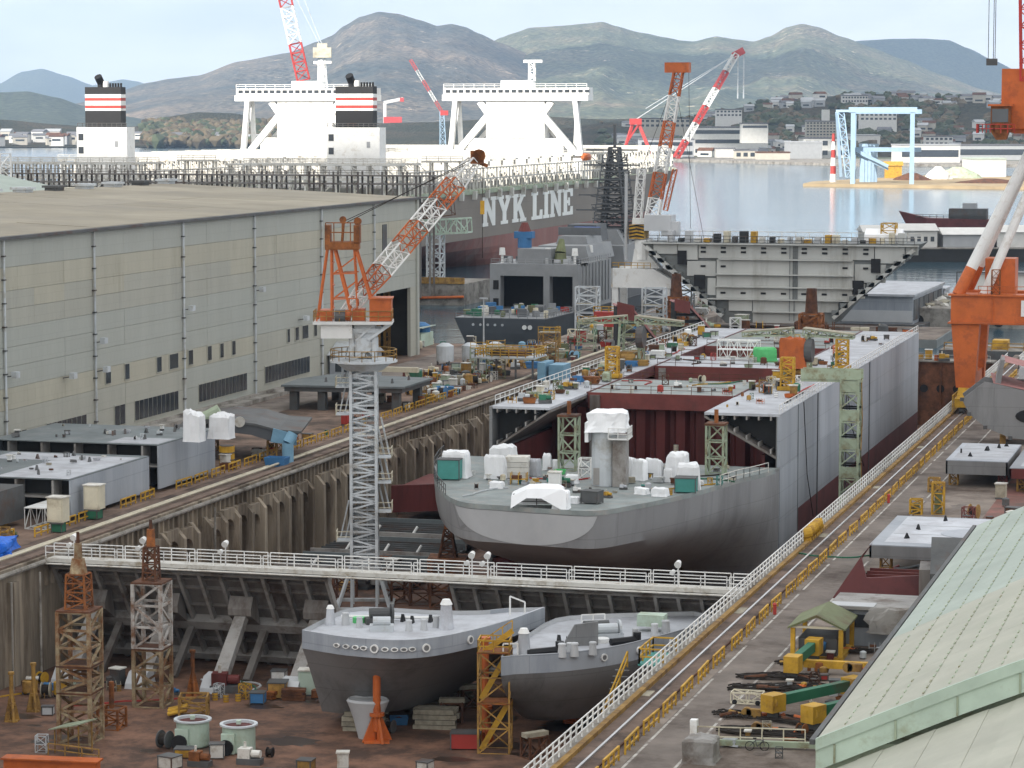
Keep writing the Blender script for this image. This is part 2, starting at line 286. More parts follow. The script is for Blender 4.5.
# ---------------- dock walls: coffered concrete, piers with arched tops between them
dl = st('dock_wall_left', M().bx(XL - .4, XL, -10, YEND, FLOOR, -.02), 'dockwall')
pier_m = M().bx(0, 1.5, -.42, .42, FLOOR, -3.4).prismY([(0, -3.4), (1.5, -3.4), (.5, -2.2), (0, -2.2)], -.42, .42).mesh('pier', 'dockwall')
coffer = M()
n = 10
for k in range(n):   # arched spandrel between two piers
    a0, a1 = math.pi * k / n, math.pi * (k + 1) / n
    y0, y1 = -1.75 * math.cos(a0), -1.75 * math.cos(a1); z0, z1 = -5 + 1.55 * math.sin(a0), -5 + 1.55 * math.sin(a1)
    coffer.loft([[(0, y0, z0), (0, y1, z1), (0, y1, -2.2), (0, y0, -2.2)], [(.9, y0, z0), (.9, y1, z1), (.9, y1, -2.2), (.9, y0, -2.2)]])
coffer = coffer.mesh('arch', 'dockwall')
fin_m = M().bx(0, .35, -.14, .14, -3.2, -.9).mesh('fin', 'dockwall')
y = 200.0; i = 0
while y < 505:
    if y > 262 or y < 240:
        obj('pier', pier_m, parent=dl, loc=(XL, y, 0))
        if i % 9 != 4: obj('arch', coffer, parent=dl, loc=(XL, y + 2.17, random.uniform(-.6, .2)))
    if y > 255:
        for k in range(3): obj('fin', fin_m, parent=dl, loc=(XL, y + .7 + k * 1.45, 0))
    y += 4.35; i += 1
obj('coping_beam', M().bx(XL, XL + .5, -10, YEND, -.6, -.02), 'dockwall', dl)
for yy in (205, 214, 223, 231, 240, 249): obj('buttress', M().bx(XL, XL + .8, yy - .6, yy + .6, FLOOR, -1.5), 'dockwall', dl)
for yy in (246, 252.5, 300, 352, 420): obj('drain_pipe', M().cyl((XL + 1.7, yy, FLOOR), (XL + 1.7, yy, -1), .12, n=6), 'concrete', dl)
dr = st('dock_wall_right', M().bx(XR, XR + .4, -10, YEND, FLOOR, -.02), 'dockwall')
# far dock gate (caisson) with round openings
gt = thing('dock_gate', 'rusty brown far dock gate with a row of round holes', 'gate', (-85.8, 509, 0))
gm = M().bx(-35.8, 35.8, -2, 2, FLOOR, -.3); obj('plate', gm, 'rust', gt)
obj('top_walk', M().bx(-35.8, 35.8, -2.4, 2.6, -.3, -.05), 'concrete', gt)
for k in range(24): obj('port', M().cyl((-34 + k * 3, -2.08, -5.2), (-34 + k * 3, -1.9, -5.2), .75, n=12), 'black', gt)
for k in range(18): obj('stiffener', M().bx(-34 + k * 4 - .15, -34 + k * 4 + .15, -2.35, -2, FLOOR, -.4), 'rust', gt)
obj('handrail', M().rail([(-35, -2.3, -.05), (35, -2.3, -.05)], 1.1, 2, 3), 'offwhite', gt)
# ---------------- far land and hills
st('far_land', M().prism([(-6000, 4300), (-1350, 3900), (-900, 3200), (-610, 2870), (-405, 2640), (-200, 2600), (1800, 2400), (6000, 26000), (-14000, 26000)], -8, -1.2), 'farland')
def hillmat(name, cols, rock, sc=.0016, rockamt=.61):
    m = bpy.data.materials.new(name); m.use_nodes = True; n = m.node_tree.nodes; L = m.node_tree.links; b = n['Principled BSDF']; b.inputs['Roughness'].default_value = .95; b.inputs['Specular IOR Level'].default_value = .1
    g = n.new('ShaderNodeNewGeometry'); t = n.new('ShaderNodeTexNoise'); t.inputs['Scale'].default_value = sc; t.inputs['Detail'].default_value = 10; t.inputs['Roughness'].default_value = .68; L.new(g.outputs['Position'], t.inputs['Vector'])
    r = n.new('ShaderNodeValToRGB'); r.color_ramp.elements[0].position = .36; r.color_ramp.elements[1].position = .66; r.color_ramp.elements[0].color = (*cols[0], 1); r.color_ramp.elements[1].color = (*cols[-1], 1)
    if len(cols) > 2: e = r.color_ramp.elements.new(.5); e.color = (*cols[1], 1)
    L.new(t.outputs[0], r.inputs[0])
    t2 = n.new('ShaderNodeTexNoise'); t2.inputs['Scale'].default_value = sc * 7; t2.inputs['Detail'].default_value = 12; t2.inputs['Roughness'].default_value = .7; L.new(g.outputs['Position'], t2.inputs['Vector'])
    r2 = n.new('ShaderNodeValToRGB'); r2.color_ramp.elements[0].position = rockamt; r2.color_ramp.elements[1].position = rockamt + .05; L.new(t2.outputs[0], r2.inputs[0])
    mx = n.new('ShaderNodeMixRGB'); L.new(r2.outputs[0], mx.inputs[0]); L.new(r.outputs[0], mx.inputs[1]); mx.inputs[2].default_value = (*rock, 1)
    t3 = n.new('ShaderNodeTexNoise'); t3.inputs['Scale'].default_value = sc * 31; t3.inputs['Detail'].default_value = 4; L.new(g.outputs['Position'], t3.inputs['Vector'])
    r3 = n.new('ShaderNodeValToRGB'); r3.color_ramp.elements[0].position = .35; r3.color_ramp.elements[1].position = .65; r3.color_ramp.elements[0].color = (.3, .32, .34, 1); r3.color_ramp.elements[1].color = (1.45, 1.4, 1.3, 1); L.new(t3.outputs[0], r3.inputs[0])
    ml = n.new('ShaderNodeMixRGB'); ml.blend_type = 'MULTIPLY'; ml.inputs[0].default_value = 1; L.new(mx.outputs[0], ml.inputs[1]); L.new(r3.outputs[0], ml.inputs[2]); L.new(ml.outputs[0], b.inputs['Base Color'])
    bp = n.new('ShaderNodeBump'); bp.inputs['Distance'].default_value = 9; bp.inputs['Strength'].default_value = .8; L.new(t3.outputs[0], bp.inputs['Height']); L.new(bp.outputs[0], b.inputs['Normal']); MATS[name] = m
hillmat('hill_green', ((.065, .085, .062), (.12, .13, .085), (.21, .17, .125)), (.5, .44, .35), rockamt=.61)
hillmat('hill_brown', ((.055, .067, .066), (.12, .108, .09), (.22, .17, .13)), (.45, .36, .28), rockamt=.61)
hillmat('hill_blue', ((.05, .065, .05), (.075, .088, .06)), (.2, .18, .14), rockamt=.75)
hillmat('hill_near', ((.028, .033, .02), (.05, .048, .03), (.085, .065, .042)), (.2, .17, .12), sc=.006, rockamt=.74)
def lerp_prof(prof, u):
    if u <= prof[0][0]: return prof[0][1]
    for (a, va), (b, vb) in zip(prof[:-1], prof[1:]):
        if a <= u <= b: t = (u - a) / (b - a); t2 = t * t * (3 - 2 * t) * .4 + t * .6; return va + (vb - va) * t2
    return prof[-1][1]
def hill(name, prof, D, front, back, m, u0, u1, nu, rough, seed, zbase=-2, crest_n=.012):
    """a ridge with a real depth: crest at distance D, slopes `front` towards the harbour and `back` away"""
    hm = M(); rows = 44; ring = []; kk = min(1, 7000 / D)
    for i in range(nu + 1):
        u = u0 + (u1 - u0) * i / nu
        a = math.atan((u - 512) / FPX); dx, dy = math.sin(a - YAW), math.cos(a - YAW)
        v = lerp_prof(prof, u); hgt = max(1.0, CAMH + (114 - v) * D / FPX * (1 / math.cos(a)) - zbase)
        col = []
        for k in range(rows + 1):
            t = k / rows                               # 0 foot .. .72 crest .. 1 back
            if t <= .72: q = t / .72; dist = D - front * (1 - q); s = q ** 1.25
            else: q = (t - .72) / .28; dist = D + back * q; s = 1 - q ** 1.4
            x, y = dx * dist, dy * dist
            env = math.sin(math.pi * min(1, t / .72)) if t < .72 else 0
            x_, y_ = x * kk, y * kk; nn = (noise.fractal(Vector((x_ * .0012 + seed, y_ * .0007, seed)), 1.0, 2.1, 5) * .22 - abs(noise.noise(Vector((x_ * .0030 + y_ * .0006, y_ * .0006, seed + 4)))) * .55 - abs(noise.noise(Vector((x_ * .009 + y_ * .002, y_ * .002, seed + 9)))) * .22 + .22) * rough * env
            nn += noise.fractal(Vector((x_ * .006, y_ * .006, seed)), .8, 2.0, 4) * crest_n * (1. if t > .1 else 0)
            col.append((x, y, zbase + max(0, hgt * s * (1 - .2 * env) + nn * hgt * .55)))
        ring.append(col)
    hm.loft(ring, cap=False, close=False); return st(name, hm, m, smooth=True)
hill('hill_far', [(-150, 95), (0, 86), (25, 73), (45, 70), (70, 77), (95, 86), (125, 80), (140, 82), (165, 92), (220, 100), (300, 110)], 23000, 3500, 2500, 'hill_blue', -150, 300, 90, .1, 5)
hill('hill_blue_ridge', [(700, 105), (780, 60), (830, 46), (860, 42), (890, 40), (920, 40), (945, 42), (965, 50), (990, 62), (1024, 77), (1100, 98), (1200, 112)], 16500, 3200, 2500, 'hill_blue', 700, 1200, 120, .35, 9)
hill('hill_main', [(30, 113), (95, 101), (120, 92), (150, 83), (172, 79), (200, 76), (240, 62), (290, 53), (318, 42), (333, 36), (345, 26), (362, 17), (380, 12), (398, 14), (420, 20), (438, 26), (452, 24), (465, 27), (480, 34), (500, 43), (540, 58), (600, 82), (680, 104)], 11500, 4200, 2500, 'hill_brown', 20, 690, 300, .95, 2)
hill('hill_range', [(420, 100), (470, 58), (500, 38), (515, 33), (530, 28), (560, 26), (585, 24), (602, 22), (615, 26), (640, 33), (665, 38), (680, 41), (692, 42), (715, 37), (735, 40), (752, 42), (768, 37), (785, 28), (800, 25), (815, 28), (840, 38), (870, 49), (900, 60), (940, 76), (980, 90), (1024, 101), (1090, 108), (1200, 112)], 12500, 5200, 2500, 'hill_green', 420, 1200, 320, 1.0, 3)
hill('hill_left', [(-120, 96), (0, 93), (30, 92), (60, 98), (85, 106), (110, 114), (150, 119), (200, 121), (300, 123)], 8500, 1900, 1000, 'hill_blue', -120, 300, 110, .35, 8)
hill('hill_coast', [(-100, 122), (0, 119), (60, 124), (100, 127), (140, 126), (165, 117), (200, 112), (235, 113), (260, 118), (330, 124), (430, 122), (540, 116), (600, 119), (680, 118)], 4700, 700, 500, 'hill_near', -100, 690, 190, .3, 4)
nearp = [(560, 128), (610, 122), (660, 123), (700, 118), (740, 107), (780, 100), (800, 98), (850, 95), (880, 94), (930, 97), (980, 98), (1024, 99), (1100, 97), (1200, 100)]
hill('hill_town', nearp, 3900, 900, 700, 'hill_near', 560, 1200, 190, .35, 6)
# woods on the near slopes: far-off, reads as one mass
def town_z(u, q):
    a = math.atan((u - 512) / FPX); D = 3900; dist = D - 900 * (1 - q); hgt = CAMH + (114 - lerp_prof(nearp, u)) * D / FPX + 2
    return Vector((math.sin(a - YAW) * dist, math.cos(a - YAW) * dist, -2 + hgt * (q ** 1.25) * (1 - .2 * math.sin(math.pi * q))))
wd = M(); wd2 = M()
for k in range(2600):
    u = random.uniform(600, 1100); q = random.uniform(.2, 1)
    if noise.noise(Vector((u * .02, q * 5, 1))) < -.08: continue
    p = town_z(u, q); (wd if random.random() < .65 else wd2).blob((p.x, p.y, p.z + random.uniform(0, 3)), random.uniform(4, 9), j=.35, sq=.8)
for k in range(900):
    u = random.uniform(145, 345); a = math.atan((u - 512) / FPX); d = random.uniform(3950, 4500); q = (d - 3950) / 550
    (wd2 if random.random() < .65 else wd).blob((math.sin(a - YAW) * d, math.cos(a - YAW) * d, 2 + q * 26 + random.uniform(0, 6)), random.uniform(5, 11), j=.35, sq=.9)
o = st('woods', wd, 'leaf'); o['kind'] = 'stuff'; tag(o, 'dark green woods covering the slopes across the harbour', 'woods')
o = st('woods', wd2, 'leaf_brown'); o['kind'] = 'stuff'; tag(o, 'bare brown winter trees among the woods across the harbour', 'woods')
# ---------------- the town across the harbour: every house its own object
house_ms = []; WN = dict(bldg_white='white', bldg_tan='tan', bldg_grey='grey'); RN = dict(roof_dark='dark', bldg_grey='pale grey', rust='brown')
for wm in ('bldg_white', 'bldg_tan', 'bldg_grey'):
    for rm_ in ('roof_dark', 'bldg_grey', 'rust'):
        w, d, h = random.uniform(9, 17), random.uniform(8, 12), random.uniform(5, 9)
        house_ms.append((M().bx(-w / 2, w / 2, -d / 2, d / 2, -3, h).mesh('wall', wm), M().prismX([(-d / 2 - .6, h), (d / 2 + .6, h), (0, h + 2.6)], -w / 2 - .6, w / 2 + .6).mesh('roof', rm_), M().bx(-w * .3, w * .3, -d / 2 - .12, -d / 2 + .05, 1.5, 3.4).mesh('window', 'window'), '%s house with %s roof' % (WN[wm], RN[rm_])))
def house(p, k, where, group, s=1):
    a, b, c, lk = house_ms[k]; t = thing('house', lk + ' ' + where, 'house', p, YAW + random.uniform(-.5, .5), group); t.scale = (s, s, s)
    obj('wall', a, parent=t); obj('roof', b, parent=t); obj('window', c, parent=t)
def zone(u, q):
    a = ('behind the white factory' if u < 700 else 'above the white factory' if u < 770 else 'above the apartment block' if u < 845 else 'behind the blue gantry' if u < 915 else 'right of the blue gantry' if u < 975 else 'beside the orange crane cab')
    return ('on the far shore ' if q < .3 else 'halfway up the hill ' if q < .7 else 'on the far skyline ') + a
for k in range(150):
    u = random.uniform(612, 1060); q = random.choice((random.uniform(.02, .3), random.uniform(.3, .62), random.uniform(.88, .98)))
    if 845 < u < 925 and q < .35: u -= 120
    house(town_z(u, q), random.choice((0, 0, 1, 1, 2, 3, 4, 5, 6, 7, 8)), zone(u, q), 'houses on the far hillside', random.uniform(.9, 1.3))
for k in range(46):
    u = random.uniform(-5, 330); a = math.atan((u - 512) / FPX); d = random.uniform(4020, 4250)
    house(Vector((math.sin(a - YAW) * d, math.cos(a - YAW) * d, 1 + (d - 3950) * .03)), random.randrange(9), 'on the left shore ' + ('at the left edge' if u < 40 else 'left of the first funnel' if u < 82 else 'right of the first funnel' if u < 165 else 'before the brown wood' if u < 235 else 'behind the second ship'), 'houses on the left shore', random.uniform(1, 1.7))
def building(name, u0, u1, vt, vb, zb, label, m='bldg_white', rows=0, cols=0, depth=30, rf='roof_dark', rz=YAW, cat='building'):
    if zb > 100: a_, b_ = _ray(u0, vb), _ray(u1, vb); p, p2 = [Vector((0, 0, CAMH)) + q_ * (zb / math.hypot(q_.x, q_.y)) for q_ in (a_, b_)]
    else: p, p2 = G(u0, vb, zb), G(u1, vb, zb)
    c = (p + p2) / 2; w = (p2 - p).length; dist = math.hypot(c.x, c.y); h = (vb - vt) * dist / FPX
    t = thing(name, label, cat, c, rz); obj('wall', M().bx(-w / 2, w / 2, 0, depth, -1 if zb < 100 else -14, h), m, t)
    obj('roof', M().bx(-w / 2 - .5, w / 2 + .5, -.5, depth + .5, h, h + 1.2), rf, t)
    for i in range(rows):
        zc = h * (i + .55) / rows
        if cols == 0: obj('window', M().bx(-w * .47, w * .47, -.25, .1, zc - h / rows * .2, zc + h / rows * .2), 'window', t)
        else:
            for j in range(cols): xc = -w / 2 + w * (j + .5) / cols; obj('window', M().bx(xc - w / cols * .3, xc + w / cols * .3, -.25, .1, zc - h / rows * .24, zc + h / rows * .24), 'window', t)
    return t
LZ = -1
building('factory', 693, 768, 128, 156, LZ, 'long white factory with window bands on the far shore', rows=3, depth=60)
building('factory', 640, 694, 140, 158, LZ, 'low grey factory left of the long white one on the far shore', 'bldg_grey', rows=2, depth=50)
building('factory_hall', 742, 768, 124, 130, 2960, 'small rooftop hall on the end of the white factory', 'bldg_white', 1, depth=30)
t = building('apartment_block', 806, 846, 122, 139, 3050, 'cream apartment block with rows of balconies on the far shore', 'bldg_tan', 6, 12, 14); obj('stair_tower', M().bx(-4, 4, 2, 10, 14, 32), 'bldg_white', t)
building('warehouse', 789, 822, 143, 159, LZ, 'pale grey windowless warehouse on the far quay', 'bldg_grey', 0, 0, 50, 'bldg_grey')
building('warehouse', 804, 846, 139, 158, LZ, 'white warehouse behind the pale grey one on the far quay', 'bldg_white', 2, 5, 60)
building('warehouse', 846, 880, 136, 154, LZ, 'white shed behind the blue gantry crane across the water', 'bldg_white', 0, 0, 60, 'bldg_grey')
building('warehouse', 900, 960, 146, 163, LZ, 'long low shed right of the blue gantry crane', 'bldg_white', 1, 0, 60, 'bldg_grey')
building('warehouse', 958, 1030, 146, 160, LZ, 'long grey shed on the far right shore below the wooded hill', 'bldg_grey', 1, 0, 60, 'roof_dark')
building('hotel', 925, 953, 137, 146, 3150, 'white block with small tower on the right hillside', 'bldg_white', 2, 6, 14)
building('school', 860, 897, 113, 121, 3450, 'white school building high on the wooded hillside', 'bldg_white', 2, 8, 16)
building('terrace', 842, 868, 96, 103, 3780, 'row of white buildings on the skyline of the wooded hill', 'bldg_white', 2, 9, 14)
building('terrace', 716, 742, 110, 117, 3600, 'white terrace near the top of the hill left of the skyline row', 'bldg_white', 2, 7, 14)
building('office', 640, 690, 119, 128, 3450, 'pale office block half hidden behind the orange crane jib', 'bldg_tan', 2, 10, 16)
building('low_shed', 716, 735, 149, 158, LZ, 'low white shed on the quay in front of the long factory', 'bldg_white', 0, 0, 20)
building('low_shed', 735, 756, 151, 159, LZ, 'low tan shed on the quay beside the white one', 'bldg_tan', 1, 3, 20)
building('low_shed', 757, 790, 153, 160, LZ, 'low brown shed on the quay left of the pale warehouse', 'bldg_tan', 0, 0, 20, 'rust')
st('far_quay', M().prism([(-640, 2790), (-395, 2560), (-150, 2540), (-150, 2700), (-640, 2900)], -6, -.6), 'concrete')
# sand pier with the blue gantry crane
pa = [G(803, 184, -1.5), G(870, 187, -1.5), G(1060, 188, -1.5)]
st('sand_pier', M().prism([(pa[0].x, pa[0].y), (pa[2].x, pa[2].y), (pa[2].x + 60, pa[2].y + 260), (pa[1].x, pa[0].y + 300), (pa[0].x - 4, pa[0].y + 60)], -8, -1.2), 'sand')
def gantry():
    p = G(882, 184, -1.2); sc = p.length / FPX; t = thing('gantry_crane', 'pale blue goliath gantry crane on the sandy pier', 'crane', p, .12)
    w, hh = 29 * sc * 2, 72 * sc
    for s, nm in ((-1, 'a'), (1, 'b')):
        x = s * w / 2; obj('leg', M().beam((x, 0, 0), (x, 0, hh), 3.0, 3).beam((x, 24, 0), (x * .97, 14, hh), 2.4, 2.4).beam((x, 0, hh * .45), (x, 22, hh * .45), 2), 'paleblue', t)
    obj('girder', M().bx(-w / 2 - 3, w / 2 + 3, -2, 2, hh - 1, hh + 2.4), 'paleblue', t)
    obj('girder', M().bx(-w / 2 - 2, w / 2 + 6, 12, 15, hh - 2, hh + 1), 'paleblue', t)
    obj('lower_beam', M().bx(-w / 2, w / 2 + 6, 5, 9, hh * .44, hh * .5), 'paleblue', t)
    obj('brace', M().beam((-w / 2 + 2, 4, hh * .46), (w * .1, 4, hh * .24), 2).beam((-w / 2 + 2, 10, hh * .4), (w * .1, 10, hh * .2), 1.6), 'paleblue', t)
    obj('boom', M().truss((-w / 2 - 3, 18, 4), (-w / 2 - 9, 26, hh * .98), 4, 3, 10, .7).beam((-w / 2 - 9, 40, 4), (-w / 2 - 12, 30, hh * .98), 2).beam((-w / 2 - 12, 26, hh), (-w / 2, 20, hh), 1.6), 'paleblue', t)
gantry()
for k in range(9):
    p = G(862 + k * 3.2, 182, -1.2); m_ = M()
    if k < 5: solo('bollard_column', M().bx(-1.6, 1.6, -1.6, 1.6, 0, 24).bx(-2.4, 2.4, -2.4, 2.4, 24, 26), 'paleblue', 'pale blue column in the row under the gantry crane', 'column', p, .1, 'pale blue columns on the pier')
building('storage_shed', 972, 1006, 160, 177, -1.2, 'white gabled storage shed on the sandy pier', 'bldg_white', 0, 0, 45, 'fade_green', cat='shed')
def heap(name, u, v, w, h, m, label, cat):
    p = G(u, v, -1.2); hm = M(); r = []
    for k in range(5):
        q = k / 4; r.append([(math.cos(2 * math.pi * i / 14) * w * (1 - q * .8) * random.uniform(.9, 1.1), math.sin(2 * math.pi * i / 14) * w * .5 * (1 - q * .8), h * (q ** .8)) for i in range(14)])
    solo(name, hm.loft(r), m, label, cat, p, smooth=False)
heap('covered_heap', 958, 178, 18, 8, 'palegreen2', 'heap under a pale green sheet on the sandy pier', 'heap')
heap('sand_heap', 938, 179, 10, 9, 'offwhite', 'pale heap left of the green covered heap', 'heap')
heap('sand_heap', 912, 180, 14, 5, 'rust', 'low brown scrap heap under the right leg of the gantry', 'heap')
heap('gravel_heap', 990, 183, 24, 3, 'rust', 'low brown heap in front of the white storage shed', 'heap')
solo('machinery_shed', M().bx(-6, 6, -5, 5, 0, 9).prismX([(-6, 9), (6, 9), (0, 12)], -7, 7), 'yellow', 'yellow machinery house on the sandy pier', 'machine house', G(893, 178, -1.2), .2)
# red and white light buoy mast on the pier head and small boat
t = thing('signal_tower', 'red and white banded signal tower at the pier head', 'tower', G(833, 182, -1.2))
for k in range(6): obj('band', M().cyl((0, 0, k * 5.5), (0, 0, k * 5.5 + 5.5), 2.2 - k * .2, 2.0 - k * .2, n=10), 'red' if k % 2 else 'white', t)
# ---------------- clouds (outside the haze, the nearest shades the shipyard) and air
def cloud(name, c, rx, ry, rz_, seed):
    cm = M(); rings = []; nr, ns = 14, 40
    for i in range(nr + 1):
        th = math.pi * i / nr; row = []
        for j in range(ns):
            ph = 2 * math.pi * j / ns; d = Vector((math.sin(th) * math.cos(ph), math.sin(th) * math.sin(ph), math.cos(th)))
            k = 1 + .22 * noise.fractal(d * 2.2 + Vector((seed, 0, 0)), .8, 2, 4); zz = d.z * rz_ * (k if d.z > 0 else .35 * k)
            row.append((c[0] + d.x * rx * k, c[1] + d.y * ry * k, c[2] + zz))
        rings.append(row)
    cm.loft(rings, cap=False); o = st(name, cm, 'cloth', smooth=True); return o
def cloud_over(x, y, z, alt, rx, ry, h, seed):
    t = (alt - z) / -SUND.z; cloud('cloud', (x - SUND.x * t, y - SUND.y * t, alt), rx, ry, h, seed)
cloud_over(-330, 300, 0, 900, 640, 430, 170, 1.3)
cloud_over(-60, 935, 0, 900, 135, 110, 60, 3.3)
cloud_over(-2250, 10600, 250, 3000, 800, 700, 200, 4.1)
cloud_over(-300, 15800, 300, 4200, 2600, 1500, 300, 7.7)
cloud_over(-4900, 8100, 100, 2400, 1100, 900, 200, 2.9)
cloud_over(-150, 3450, 40, 1500, 950, 620, 140, 5.3)
# ================================================================== LEFT ASSEMBLY SHED
SX, SY0, SY1, SH = -156.0, 262.0, 493.0, 29.2
sh = thing('assembly_shed', 'huge grey green metal clad assembly shed left of the dock', 'shed', (SX, 378, 0))
def shp(name, m, material): return obj(name, m, material, sh, (-SX, -378, 0))
core = shp('core_wall', M().bx(SX - 95, SX - .6, SY0, SY1 - 26, 0, SH - .4).bx(SX - 95, SX - 22, SY1 - 26, SY1 - .5, 0, SH - .4).bx(SX - 22, SX - .6, SY1 - 26, SY1 - .5, 14.5, SH - .4), 'shed_grey')
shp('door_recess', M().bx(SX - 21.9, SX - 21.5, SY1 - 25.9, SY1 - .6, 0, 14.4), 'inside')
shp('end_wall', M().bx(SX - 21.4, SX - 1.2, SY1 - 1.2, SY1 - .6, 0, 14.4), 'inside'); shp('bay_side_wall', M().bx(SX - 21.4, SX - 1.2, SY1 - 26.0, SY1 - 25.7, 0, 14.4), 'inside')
plinth = shp('plinth', M().bx(SX - .6, SX + .5, SY0, SY1 - 26, 0, 1.0).bx(SX - .6, SX + 2.2, SY0 + 95, SY1 - 26, 0, .6), 'concrete')
bays = [262, 288.6, 318.9, 346.5, 378.2, 407.5, 439, 467, 493]
rows = [(1.0, 4.4), (4.4, 7.4), (7.4, 10.2), (10.2, 12.9), (12.9, 15.4), (15.4, 17.9), (17.9, 20.3), (20.3, 22.6), (22.6, 25.6), (25.6, 29.1)]
rm = ['shed_grey', 'shed_grey', 'shed_tan', 'shed_blue', 'shed_blue', 'shed_blue', 'shed_grey', 'shed_grey', 'shed_tan', 'shed_blue']
for bi, (y0, y1) in enumerate(zip(bays[:-1], bays[1:])):
    for ri, (z0, z1) in enumerate(rows):
        if bi == 7 and z1 < 15.2: continue
        mm = rm[ri]
        if ri == 2 and bi > 4: mm = 'shed_grey'
        if ri in (0, 1) and bi % 3 == 1: mm = 'shed_blue'
        n = 3
        for k in range(n):
            a, b = y0 + (y1 - y0) * k / n, y0 + (y1 - y0) * (k + 1) / n
            m3 = mm
            if ri == 7 and random.random() < .1: m3 = 'shed_tan'
            shp('cladding_panel', M().bx(SX - .6, SX + random.uniform(0, .05), a + .012, b - .012, z0 + .02, z1 - .02), m3)
for y in bays[1:-1]:
    dp = shp('downpipe', M().cyl((SX + .32, y, .4), (SX + .32, y, SH), .16, n=6), 'lattice_grey')
    for z in range(3, 29, 3): obj('bracket', M().bx(SX - .1, SX + .5, y - .28, y + .28, z, z + .18), 'darksteel', dp)
shp('corner_post', M().bx(SX - .6, SX + .35, SY1 - .9, SY1 + .3, 0, SH), 'shed_blue'); shp('corner_wall', M().bx(SX - .6, SX + .02, SY1 - 4.2, SY1 - .95, 0, 15.2), 'shed_grey')
shp('door_post', M().bx(SX - .6, SX + .3, SY1 - 26.2, SY1 - 25.2, 0, 15), 'shed_grey')
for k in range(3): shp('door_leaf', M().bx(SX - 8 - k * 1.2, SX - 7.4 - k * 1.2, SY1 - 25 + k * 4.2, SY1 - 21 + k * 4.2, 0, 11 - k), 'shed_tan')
for k in range(4): shp('roof_column', M().truss((SX - 5, SY1 - 21 + k * 6, 0), (SX - 5, SY1 - 21 + k * 6, 14), .9, .9, 8, .18), 'ochre')
# rooflights / louvre strips along the foot of the wall, windows and lamps above
for (ya, yb, z0, z1) in ((300, 317, 1.6, 4.4), (320.5, 325, 1.6, 4.6), (331, 343.6, 1.6, 4.6), (353, 356.6, 1.6, 4.7), (360, 376, 1.6, 4.7), (384, 404, 1.8, 4.8), (412, 433, 2, 5)):
    shp('louvre_frame', M().bx(SX, SX + .12, ya, yb, z0, z1), 'shed_grey')
    n = int((yb - ya) / 1.5)
    for k in range(n): shp('louvre', M().bx(SX + .12, SX + .2, ya + .15 + k * (yb - ya) / n, ya + (k + 1) * (yb - ya) / n - .15, z0 + .2, z1 - .2), 'window')
for y, w in ((351, 2.2), (357.5, 2.0), (369, 2.2), (374.5, 4.0), (381, 2.2), (388.5, 2), (393.5, 1.8), (398.5, 1.8), (423, 1.5), (427, 2), (431, 3.5), (436, 1.8), (451, 1.5), (458, 2)):
    f = shp('window', M().bx(SX, SX + .14, y - w * .42, y + w * .42, 7.8, 10.2), 'shed_grey')
    obj('pane', M().bx(SX + .14, SX + .19, y - w * .42 + .15, y + w * .42 - .15, 7.95, 10.05), 'window', f)
for y, z in ((336.6, 10.3), (347.5, 10.2), (319.3, 12), (346.7, 14.2), (378.4, 16.5), (407.7, 17.5), (428, 11.5), (436, 12)):
    l = shp('floodlight', M().box((SX + 1.3, y + .4, z), (.7, 1.1, .8)), 'lattice_grey'); obj('arm', M().beam((SX, y, z - .3), (SX + 1.2, y, z - .1), .14), 'darksteel', l)
shp('vent_louvre', M().bx(SX + .03, SX + .15, 472.2, 474.6, 20.3, 25.2), 'darksteel')
shp('eave_gutter', M().bx(SX - .6, SX + .7, SY0, SY1 + .3, SH - .05, SH + .35), 'darksteel')
# roof sheets: low pitch rising to the ridge
rx = [SX - .2, SX - 12, SX - 24, SX - 36, SX - 50]
for i, (xa, xb) in enumerate(zip(rx[:-1], rx[1:])):
    za, zb = SH + .36 + (SX - xa) * .045, SH + .36 + (SX - xb) * .045
    y = SY0
    while y < SY1:
        l = random.uniform(18, 26); y2 = min(SY1 + .2, y + l); dz = random.uniform(0, .05)
        shp('roof_sheet', M().add([(xa, y, za + dz), (xb, y, zb + dz), (xb, y2, zb + dz), (xa, y2, za + dz), (xa, y, za - .3), (xb, y, zb - .3), (xb, y2, zb - .3), (xa, y2, za - .3)], [(0, 1, 2, 3), (7, 6, 5, 4), (0, 3, 7, 4), (1, 5, 6, 2), (0, 4, 5, 1), (3, 2, 6, 7)]), 'shed_roof'); y = y2
shp('roof_slope', M().prismY([(SX - 50, SH + 2.6), (SX - 95, SH), (SX - 50, SH - .3)], SY0, SY1), 'shed_roof')
for k in range(12):
    y = 352 + k * 12.5; shp('roof_vent', M().bx(SX - 50.6, SX - 48.4, y, y + 3.2, SH + 2.3, SH + 3.1).bx(SX - 51, SX - 48, y - .3, y + 3.5, SH + 3.1, SH + 3.5), 'darksteel' if k % 3 == 1 else 'lattice_grey')
# sheds behind: pale green roof
t = thing('green_roof_shed', 'pale green roofed shed behind the big grey shed', 'shed', (-300, 470, 0)); obj('wall', M().bx(-30, 42, -40, 100, 0, 27), 'shed_grey', t)
obj('roof', M().prismY([(-31, 27), (43, 27), (20, 31.6), (-10, 31.6)], -41, 101), 'fade_green', t)
